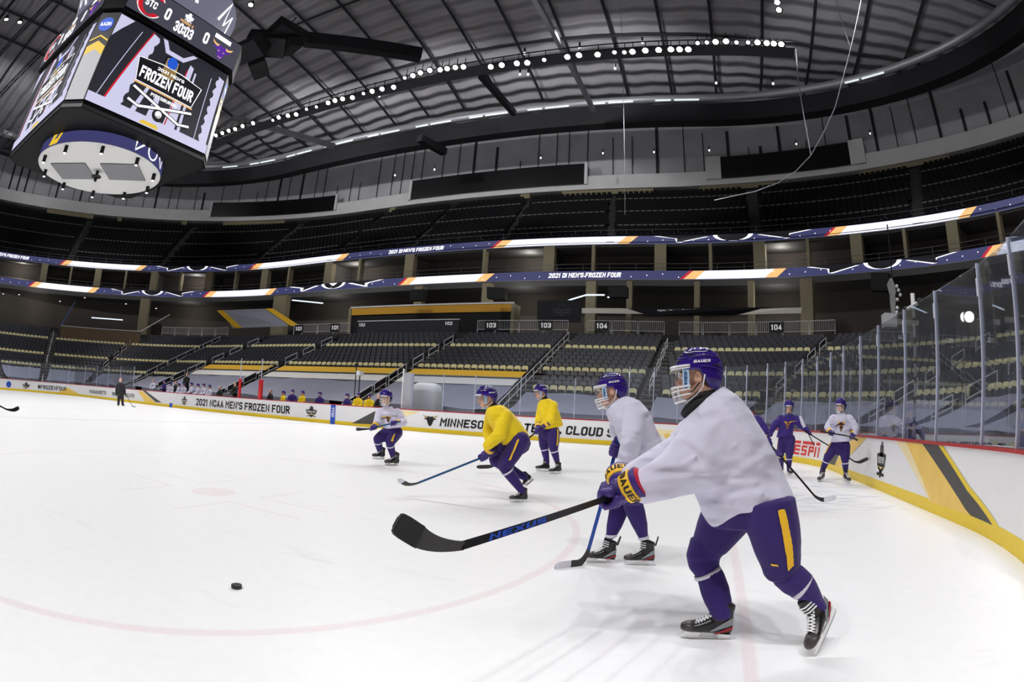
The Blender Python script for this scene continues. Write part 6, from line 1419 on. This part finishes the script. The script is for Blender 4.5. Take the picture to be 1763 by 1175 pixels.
    if logo:
        (x, y), wd, fl, dd = logo; c = pl(x, y, dd); rt = nrm(pl(x+3, y, dd)-pl(x-3, y, dd)); rt = nrm(rt-up_*0); a_, b_ = MB(), MB(); bull((a_, b_), lambda u, v: c+rt*(u-.5)*wd+up_*(v-.5)*wd*.8)
        dk_ = mat('crest_dark', (70, 38, 42), .6) if jersey is not JP else mat('crest_mid', (120, 60, 50), .6)
        for m_, n_, mt_ in ((a_, 'crest', dk_), (b_, 'crest_horns', STR)):
            q = m_.build(n_, mt_, J, fix=False); shrink(q, J, .008 if n_ == 'crest' else .012)
    if stick_:
        bt, h_, t_, kw = stick_; st_ = stick(P(bt), P(h_), P(t_), **kw); d = nrm(P(h_)-P(bt))
        for i in (0, 1):
            if gpts and gpts[i] is None: d_i = nrm(np.cross(d, ZU)); g_ = G[i]
            else: g_ = P(bt)+d*((G[i]-P(bt))@d) if not gpts else P(gpts[i])
            w_ = mid(E[i], g_, .80); glove(o, w_ if np.linalg.norm(g_-w_) > .05 else g_-nrm(g_-E[i])*.09, g_, d, glv, 1.0*sc, 1, cuff=cuffm)
    else:
        for i in (0, 1): glove(o, mid(E[i], G[i], .8), G[i], pl.r, glv, .9*sc, 1, cuff=cuffm)
    return o, pl
def SK(**k): return k
# yellow jersey, striding, in the middle
player(880, 7.86, 'player in yellow jersey bending forward, stick blade reaching toward the face-off circle', (838, 687, 0), (22, -.12), ((846, 709, .18), (868, 716, -.14)), ((842, 742, .3), (861, 748, -.26)), ((848, 781, -.0), (832, 774, -.20)),
       ((884, 757, .15), (896, 759, -.13)), ((852, 793, .12), (868, 803, -.12)), ((903, 822, .30), (899, 846, -.02)), (((906, 838, .26), (920, 826, .42), lambda pl: -pl.r*.7+ZU*.5), ((878, 866, -.06), (909, 867, .02))),
       JY, 'visor', ((866, 768, 0), (911, 752, 0)), ((853, 779, -.03), (702, 839, -.12), (683, 830, -.32), SK(lab='blue and black stick with white blade held by the yellow player in mid rink', shaft_m=TEAL, blade_m=BLKST, tape=(.2, 1, TAPEW))), vox=.015,
       jsil=[(838, 703, 868, 699, 0, .17), (836, 712, 880, 711, 0, .22), (841, 728, 897, 728, 0, .23), (852, 745, 908, 744, 0, .22), (864, 763, 911, 751, 0, .2)], stripe=[(((889, 757), (894, 755), (880, 795), (875, 795)), -.3)], gpts=[(849, 780, -.03), (833, 787, -.04)])
# white jersey, centre left, facing the camera
player(668, 11.9, 'player in white jersey with dark bull crest crouching in front of the NCAA boards', (664.5, 687, -.05), (72, -.05), ((654, 708, 0), (684, 709, .05)), ((651, 728, -.1), (694, 729, -.05)), ((643, 738, -.3), (678, 731, -.32)),
       ((666, 746, 0), (683, 745, .02)), ((650, 757, -.25), (671, 762, -.25)), ((655, 781, -.05), (678, 791, -.05)), (((641, 791, -.2), (662, 792, -.02)), ((662.5, 803, -.2), (686.5, 804, .0))),
       JW, 'cage', ((660, 740, 0), (697, 735, 0)), ((690, 726, -.30), (622, 742, -.42), (612, 742, -.46), SK(lab='pale blue stick held across the knees by the crouching player in white', shaft_m=TEAL, blade_m=BLKST, tape=(.6, 1, TAPEW))), vox=.02,
       logo=((666, 721), .22, 0, -.22), stripe=[(((681, 739), (686, 739), (678, 760), (673, 760)), -.35)], gpts=[(643, 737, -.38), (678, 729, -.32)])
# yellow jersey standing behind
player(950, 11.93, 'player in yellow jersey standing upright in front of the lettered far boards', (931, 677, 0), (28, -.1), ((934, 694, .12), (952, 696, -.08)), ((930, 716, .2), (950, 723, -.2)), ((924, 734, .05), (930, 736, -.15)),
       ((937, 744, .1), (953, 744, -.08)), ((937, 770, .05), (953, 772, -.1)), ((942, 797, .05), (960, 798, -.02)), (((923, 812, -.03), (947, 813, .08)), ((946, 817, -.15), (967, 816.5, .0))),
       JY, 'visor', ((934, 741, 0), (969, 734, 0)), ((940, 730, -.15), (848, 807, -.6), (821, 808, -.75), SK(lab='black stick of the upright yellow player, blade showing behind his teammate', shaft_m=BLKST, blade_m=BLKST)), vox=.02,
       jsil=[(928, 692, 948, 687, 0, .15), (927, 701, 957, 697, 0, .18), (930, 718, 964, 712, 0, .19), (932, 740, 970, 733, 0, .18)], stripe=[(((960, 738), (965, 737), (963, 768), (958, 768)), -.2)], gpts=[(926, 742, -.25), (933, 736, -.2)])
# purple jersey, right background
player(1357, 14.6, 'player in purple jersey leaning over the red sponsor lettering on the end boards', (1358.5, 703, -.05), (88, -.08), ((1345, 719, 0), (1370, 719, 0)), ((1331, 735, -.1), (1380, 733, -.12)), ((1326, 748, -.15), (1392, 743, -.35)),
       ((1348, 757, 0), (1361, 757, 0)), ((1344, 780, -.1), (1359, 784, -.2)), ((1346, 803, .2), (1358, 811, -.05)), (((1340, 813, .2), (1349, 812, .3)), ((1363, 820, -.25), (1356, 818, .05))),
       JP, 'visor', ((1336, 754, 0), (1365, 752, 0)), ((1384, 742, -.3), (1479, 800, -1.75), (1497, 792, -2.1), SK(lab='black stick passing behind the white player at the end boards', shaft_m=BLKST, blade_m=BLKST)), vox=.022,
       logo=((1357, 731), .32, 0, -.3), stripe=[(((1331, 753), (1335, 752), (1341, 774), (1336, 775)), -.1)], gpts=[(1326, 748, -.15), (1393, 746, -.33)])
# white jersey, right background
player(1445, 13.3, 'player in white jersey holding his stick level before the end boards', (1447.5, 701, 0), (68, -.05), ((1435, 719, 0), (1462, 719, 0)), ((1425, 737, -.05), (1474, 738, -.05)), ((1433, 746, -.32), (1469, 751, -.25)),
       ((1436, 769, 0), (1455, 768, 0)), ((1424, 790, -.1), (1455, 792, -.1)), ((1414, 815, 0), (1456, 816, 0)), (((1408, 831, -.22), (1418, 826, .05)), ((1463, 833, -.22), (1452, 828, .05))),
       JW, 'cage', ((1430, 762, 0), (1467, 760, 0)), ((1413, 743.5, -.38), (1468, 752.5, -.45), (1478, 757, -.55), SK(lab='black stick held level by the player in white at the end boards', shaft_m=BLKST, blade_m=BLKST)), vox=.02,
       logo=((1448, 732), .34, 0, -.3), stripe=[(((1424, 755), (1429, 757), (1424, 782), (1418, 782)), -.12)], gpts=[(1431, 746.5, -.36), (1467, 752.5, -.28)])
# purple player mostly hidden by the nearest one
player(1300, 9.2, 'purple-shirted player half hidden behind the nearest player', (1262, 704, .1), (20, -.1), ((1278, 724, .15), (1302, 722, -.1)), ((1280, 752, .2), (1314, 742, -.15)), ((1300, 772, .0), (1322, 760, -.1)),
       ((1296, 780, .1), (1306, 780, -.1)), ((1285, 815, .1), (1300, 818, -.1)), ((1300, 855, .1), (1290, 858, -.05)), (((1280, 872, -.05), (1306, 873, .1)), ((1268, 876, -.1), (1294, 877, .05))),
       JP, 'cage', ((1284, 772, 0), (1318, 772, 0)), ((1318, 757, -.12), (1413, 867, -.55), (1441, 861, -.7), SK(lab='black stick with white-taped blade reaching out behind the nearest player', shaft_m=BLKST, blade_m=BLKST, tape=(-.4, 1, TAPEW))), vox=.02, gpts=[(1338, 780, -.2), (1323, 763, -.14)])
# white blade shape beside the purple player's arm
o = empty('hockey_stick', Place(1380, 14.3)(1386, 742)); tag(o, 'upright stick with white-taped blade beside the purple player at the end boards', 'hockey stick'); pl = Place(1380, 14.3)
w_ = MB(); R = []
for x, y, h_ in ((1377, 717, 1.5), (1379, 721, 2.6), (1382, 730, 2.9), (1386, 738, 2.6), (1389, 742, 1.8)): R.append([pl(x-h_, y, 0), pl(x+h_, y-.8, 0), pl(x+h_, y-.8, .012), pl(x-h_, y, .012)])
w_.rings(R).build('blade', TAPEW, o); MB().tube([pl(1388.5, 741, .006), pl(1394, 752, .01), pl(1402, 768, .02)], .014, 6).build('shaft', BLKST, o)
# coach in black
CB = fabric('coach_black', (34, 33, 36), .3)
def coach():
    pl = Place(207, 38.3); o = person(pl(207, 699), 'coach in black tracksuit standing alone on the far ice', None, 'coach'); hc = pl(207.5, 655.5); F = nrm(-pl.v+pl.r*.1); M = frame3(F, ZU)
    b = MB(); head_mb(b, hc, M, pl(207.5, 659.5), 1.1); limb(b, [pl(207.5, 664), pl(207.5, 676)], [.16, .15]); A = []
    for s in (-1, 1): limb(b, [pl(207.5+s*4.5, 663), pl(207.5+s*7, 672), pl(207.5+s*7.3, 679)], [.06, .05, .04]); limb(b, [pl(207.5+s*2.6, 678), pl(207.5+s*3.0, 688), pl(207.5+s*3.4, 696)], [.09, .06, .05])
    B = blob('body', b, SKIN, o, .02, 2); eyes(hc, M, B, 1.1); j = MB(); limb(j, [pl(207.5, 663.5), pl(207.5, 670), pl(207.5, 679)], [.20, .21, .21])
    for s in (-1, 1): limb(j, [pl(207.5+s*4.6, 663), pl(207.5+s*7.2, 671), pl(207.5+s*7.4, 678)], [.10, .085, .07])
    blob('tracksuit_jacket', j, CB, o, .025, 2); t = MB()
    for s in (-1, 1): limb(t, [pl(207.5+s*2.4, 678), pl(207.5+s*3.1, 688), pl(207.5+s*3.6, 697)], [.14, .11, .085])
    blob('track_pants', t, CB, o, .025, 2); h = MB(); L = LM(hc, M*1.1); h.ell(L(-.03, 0, .055), (.1, .088, .09), toM(M)); blob('hair', h, mat('hair_grey', (150, 146, 144), .8), B, .02, 1)
    skate(o, pl(204, 700.4, -.12), pl(203.6, 699.6, .15), ZU, 0, 0); skate(o, pl(214, 700.4, -.12), pl(211, 699.8, .12), ZU, 0, 0)
    bt = pl(215, 676, -.15); H = pl(229, 702, -.3); T = pl(234, 702.5, -.35); d = nrm(H-bt); stick(bt, H, T, 'black stick hanging from the right hand of the coach on the far ice', BLKST, BLKST)
    for s, g in ((-1, pl(200, 680)), (1, pl(215.2, 679.5, -.15))): glove(o, pl(207.5+s*7.3, 677.5), g, d, BKF, .9, 0, cuff=BKF)
coach()
# stick reaching in at the left edge
pl = Place(-10, 12.); stick(pl(-40, 678), pl(22, 711, -.1), pl(34, 706, -.1), 'black hockey stick reaching in from the left edge of the picture', BLKST, BLKST)
# puck
p = at_z(407.5, 1013, 0); o = MB().lathe([(.001, 0), (.0355, 0), (.0381, .002), (.0381, .0234), (.0355, .0254), (.001, .0254)], (p[0], p[1], .0), 32).build('puck', mat('puck_rubber', (24, 25, 28), .35, bump=.3, bscale=200), None, True)
o.modifiers.new('edge', 'EDGE_SPLIT'); tag(o, 'black rubber puck lying alone on the ice inside the face-off circle', 'puck')
# ================================================================ people on the benches, seen above the boards
BEN = [(264, 657, 'w', 'stand'), (283, 658, 'p', 'stand'), (294, 663, 'w', 'sit'), (303, 660, 'k', 'stand'), (308, 664, 'w', 'sit'), (317, 664, 'w', 'sit'), (322, 646, 'k', 'stand'), (330, 663, 'w', 'sit'), (341, 665, 'w', 'sit'), (351, 665, 'w', 'sit'), (361, 667, 'w', 'sit'), (379, 669, 'k', 'sit'), (405, 663, 'k', 'stand'),
       (466, 675, 'k', 'sit'), (488, 678, 'y', 'sit'), (504, 676, 'p', 'sit'), (521, 678, 'y', 'sit'), (551, 680, 'p', 'sit'), (598, 683, 'p', 'sit'), (617, 682, 'y', 'sit'), (636, 684, 'y', 'sit'), (652, 684, 'k', 'sit')]
nm = {'w': ('white jersey', JW), 'p': ('purple jersey', JP), 'k': ('black jacket', BKF), 'y': ('yellow jersey', JY)}
SPOT = {264: 'at the left end of the far bench', 283: 'near the left end of the far bench', 294: 'first of the white row on the far bench', 303: 'behind the white row of the far bench', 308: 'second of the white row on the far bench', 317: 'third of the white row on the far bench', 322: 'tall behind the white row', 330: 'fourth of the white row on the far bench', 341: 'fifth of the white row on the far bench', 351: 'sixth of the white row on the far bench', 361: 'last of the white row on the far bench', 379: 'between the white row and the red padded posts', 405: 'just left of the red padded posts',
        466: 'just right of the red padded posts', 488: 'left of two around the capped purple one', 504: 'between two yellow jerseys on the near bench', 521: 'right of the capped purple one', 551: 'alone above the small badge on the boards', 598: 'right of the blue board post', 617: 'left of the last yellow pair', 636: 'right of the last yellow pair', 652: 'behind the crouching white player'}
for i, (x, y, c, ps) in enumerate(BEN):
    Yb = -14.2 if ps == 'sit' else -14.75; hp_ = at_y(x, y, Yb); z = hp_[2]
    what, m = nm[c]; o = person((hp_[0], hp_[1], 0), ('seated' if ps == 'sit' else 'standing')+' person in '+what+', '+SPOT[x], 'people on the team benches', 'person')
    rv = random.Random(i); a = PI/2+rv.uniform(-.6, .6); F = np.array([math.cos(a), math.sin(a), -.1]); M = frame3(F, ZU); Rt = nrm(np.cross(F, ZU)); Fh = nrm([F[0], F[1], 0])
    b = MB(); nk = hp_-ZU*.13; sh = hp_-ZU*.27; hip = hp_-ZU*(.75 if ps == 'sit' else .82)-Fh*.05; head_mb(b, hp_, M, nk, 1.05); limb(b, [sh, hip], [.14, .14]); j = MB(); limb(j, [sh+ZU*.02, sh-ZU*.2, hip], [.17, .19, .18]); t = MB()
    for s in (-1, 1):
        q = [sh+Rt*s*.19, sh+Rt*s*.24-ZU*.25+Fh*.06, sh+Rt*s*.13-ZU*.33+Fh*.30]; limb(b, q, [.05, .045, .04]); limb(j, q, [.10, .09, .065])
        kn = hip+Rt*s*.14+(Fh*.42 if ps == 'sit' else -ZU*.42); kn = np.array([kn[0], kn[1], max(kn[2], .5)]) if ps == 'sit' else kn
        ft = np.array([kn[0], kn[1], .1]); limb(b, [hip+Rt*s*.1, kn, ft], [.08, .055, .045]); limb(t, [hip+Rt*s*.1, kn, ft], [.12, .1, .075])
        t.ell(ft+Fh*.05-ZU*.045, (.09, .09, .055))
    B = blob('body', b, SKIN, o, .022, 1); blob('jersey' if c != 'k' else 'jacket', j, m, o, .025, 1); blob('trousers', t, PP if c in 'wyp' else BKF, o, .03, 1)
    if c in 'wyp' and x not in (264,): helmet(hp_, M, o, HEL, 1.05, 0)
    else: h = MB(); L = LM(hp_, M*1.05); h.ell(L(-.02, 0, .06), (.1, .088, .085), toM(M)); blob('hair', h, HAIR, B, .022, 1)
    m_ = MB(); L = LM(hp_, M*1.05); m_.ell(L(.075, 0, -.045), (.04, .055, .045), toM(M)); m_.build('face_mask', mat('face_mask', (40, 40, 48), .7) if i % 3 else WHP, B, True)
# ================================================================ bench fittings and rink-side gear
PADR = mat('red_pad', (196, 28, 36), .6)
for px, w_, lab in ((449, .30, 'thicker red padded post standing on the boards beside the benches'), (413, .20, 'thinner red padded post standing on the boards beside the benches')):
    p = at_y(px, 666, -13.05); o = empty('padded_post', (p[0], p[1], 1.07)); tag(o, lab, 'post')
    MB().lathe([(w_*.45, 1.07), (w_*.5, 1.1), (w_*.5, 2.2), (w_*.42, 2.24), (.02, 2.24)], (p[0], p[1], 0), 14).build('pad', PADR, o, True); MB().tube([(p[0], p[1], 1.07), (p[0], p[1], 3.5)], .03, 8).build('pole', POSTM, o)
p = at_y(705, 650, -13.4); o = empty('penalty_box_end', (p[0], p[1], 0)); tag(o, 'tall pale grey end panel of the bench enclosure beside the glass', 'panel')
MB().box((p[0]-.25, p[1]-.05, .0), (p[0]+.3, p[1], 2.9)).build('panel', mat('panel_grey', (168, 170, 180), .5), o); MB().tube([(p[0]+.35, p[1]+.02, 1.07), (p[0]+.35, p[1]+.02, 3.1)], .045, 8).build('white_post', WHP, o)
p = at_y(735, 674, -15.2); o = empty('covered_cart', (p[0], p[1], 0)); tag(o, 'white rounded cover box standing behind the boards near the bench end', 'cover')
R = []
for z, k in ((0, .9), (1.2, .95), (2.0, .95), (2.35, .85), (2.5, .55)): R.append([(p[0]+.85*k*math.copysign(abs(math.cos(t))**.5, math.cos(t)), p[1]+.6*k*math.copysign(abs(math.sin(t))**.5, math.sin(t)), z) for t in np.linspace(0, 2*PI, 25)[:-1]])
MB().rings(R).build('cover', mat('cover_white', (205, 205, 204), .5), o, True)
p = at_y(619, 655, -14.6); o = empty('television_camera', (p[0], p[1], 0)); tag(o, 'pole-mounted television camera standing behind the team benches', 'camera')
MB().tube([(p[0], p[1], 0), (p[0], p[1], 2.9)], .035, 8).tube([(p[0]+.3, p[1], 0), (p[0]+.28, p[1], 3.3)], .03, 8).build('pole', BLACK, o); MB().box((p[0]-.12, p[1]-.2, 2.75), (p[0]+.12, p[1]+.2, 3.0)).build('camera_body', WHP, o); MB().ell((p[0]+.28, p[1], 3.35), (.12, .12, .1)).build('camera_hood', BLACK, o)
p = RP(uof(1562, 745, RINK, 1.07), rr(.14)); o = empty('robotic_camera', (p[0], p[1], 1.07)); tag(o, 'slim black and white pole with small camera head clamped outside the end glass', 'camera')
pm = MB(); pw = MB()
for i in range(22): (pm if i % 3 == 0 else pw).tube([(p[0], p[1], 1.0+i*.117), (p[0], p[1], 1.0+(i+1)*.117)], .028, 8)
pm.build('pole_black', BLACK, o); pw.build('pole', mat('pole_pale', (200, 200, 196), .4), o)
q = RN(1., RINK); t = np.array([-q[1], q[0], 0]); a = p+ZU*3.45
MB().tube([a-t*.35, a+t*.3], .035, 8).tube([a-ZU*.05, a+ZU*.22], .045, 8).build('camera_head', WHP, o); MB().ell(a+t*.38, (.07, .07, .06)).ell(a-t*.38, (.07, .07, .06)).build('lens', BLACK, o)
o = empty('hanging_speaker', at_d(1540, 480, 30)); tag(o, 'tall grey curved speaker array hanging in front of the dark corner beyond the glass', 'speaker')
R = [[at_d(x, y, 30+dz) for x, y, dz in ((xl, yl, 0), (xr, yl, 0), (xr, yl, .5), (xl, yl, .5))] for xl, xr, yl in ((1532, 1536, 479), (1527, 1540, 490), (1530, 1543, 503), (1532, 1541, 508), (1532, 1542, 520), (1534, 1541, 535), (1537, 1539, 543))]
MB().rings(R).build('speaker_array', mat('array_grey', (150, 150, 146), .6), o)
mb = MB()
for i, (x, y) in enumerate(((1544, 493), (1547, 500), (1550, 508), (1545, 516), (1545, 530), (1544, 538))): c = at_d(x, y, 29.9); mb.ell(c, (.1, .1, .1), nu=6, nv=4)
mb.build('fixing', WHP, o); c = at_d(1531, 553, 29.9); MB().box(c-.35, c+.35).build('lower_box', mat('array_white', (220, 220, 220), .5), o); MB().tube([at_d(1536, 480, 30.2), at_d(1536, 480, 30.2)+ZU*3.], .04, 5).build('hanger', BLACK, o)
# low white table behind the end glass
c = at_d(1712, 766, 9.6); c[2] = 0; o = empty('folding_table', c); tag(o, 'small white folding table behind the end boards at the right', 'table'); MB().box(c+np.array([-.35, -.5, .98]), c+np.array([.35, .5, 1.03])).build('table_top', WHP, o)
for sx in (-.3, .3):
    for sy in (-.45, .45): MB().tube([c+np.array([sx, sy, 0]), c+np.array([sx, sy, .98])], .02, 6).build('leg', RAILM, o)
# team bench seats
for x0, x1, lab in ((26.5, 37.5, 'long plain bench seat under the white-shirted players'), (14.8, 24.8, 'long plain bench seat under the yellow and purple players')):
    o = empty('team_bench', (x0, -14.2, 0)); tag(o, lab, 'bench'); MB().box((x0, -14.5, .38), (x1, -14.05, .44)).build('seat', mat('bench_wood', (150, 120, 84), .6), o)
    for i in range(5): x = x0+.4+(x1-x0-.8)*i/4; MB().box((x-.04, -14.4, 0), (x+.04, -14.1, .38)).build('leg', STEEL, o)
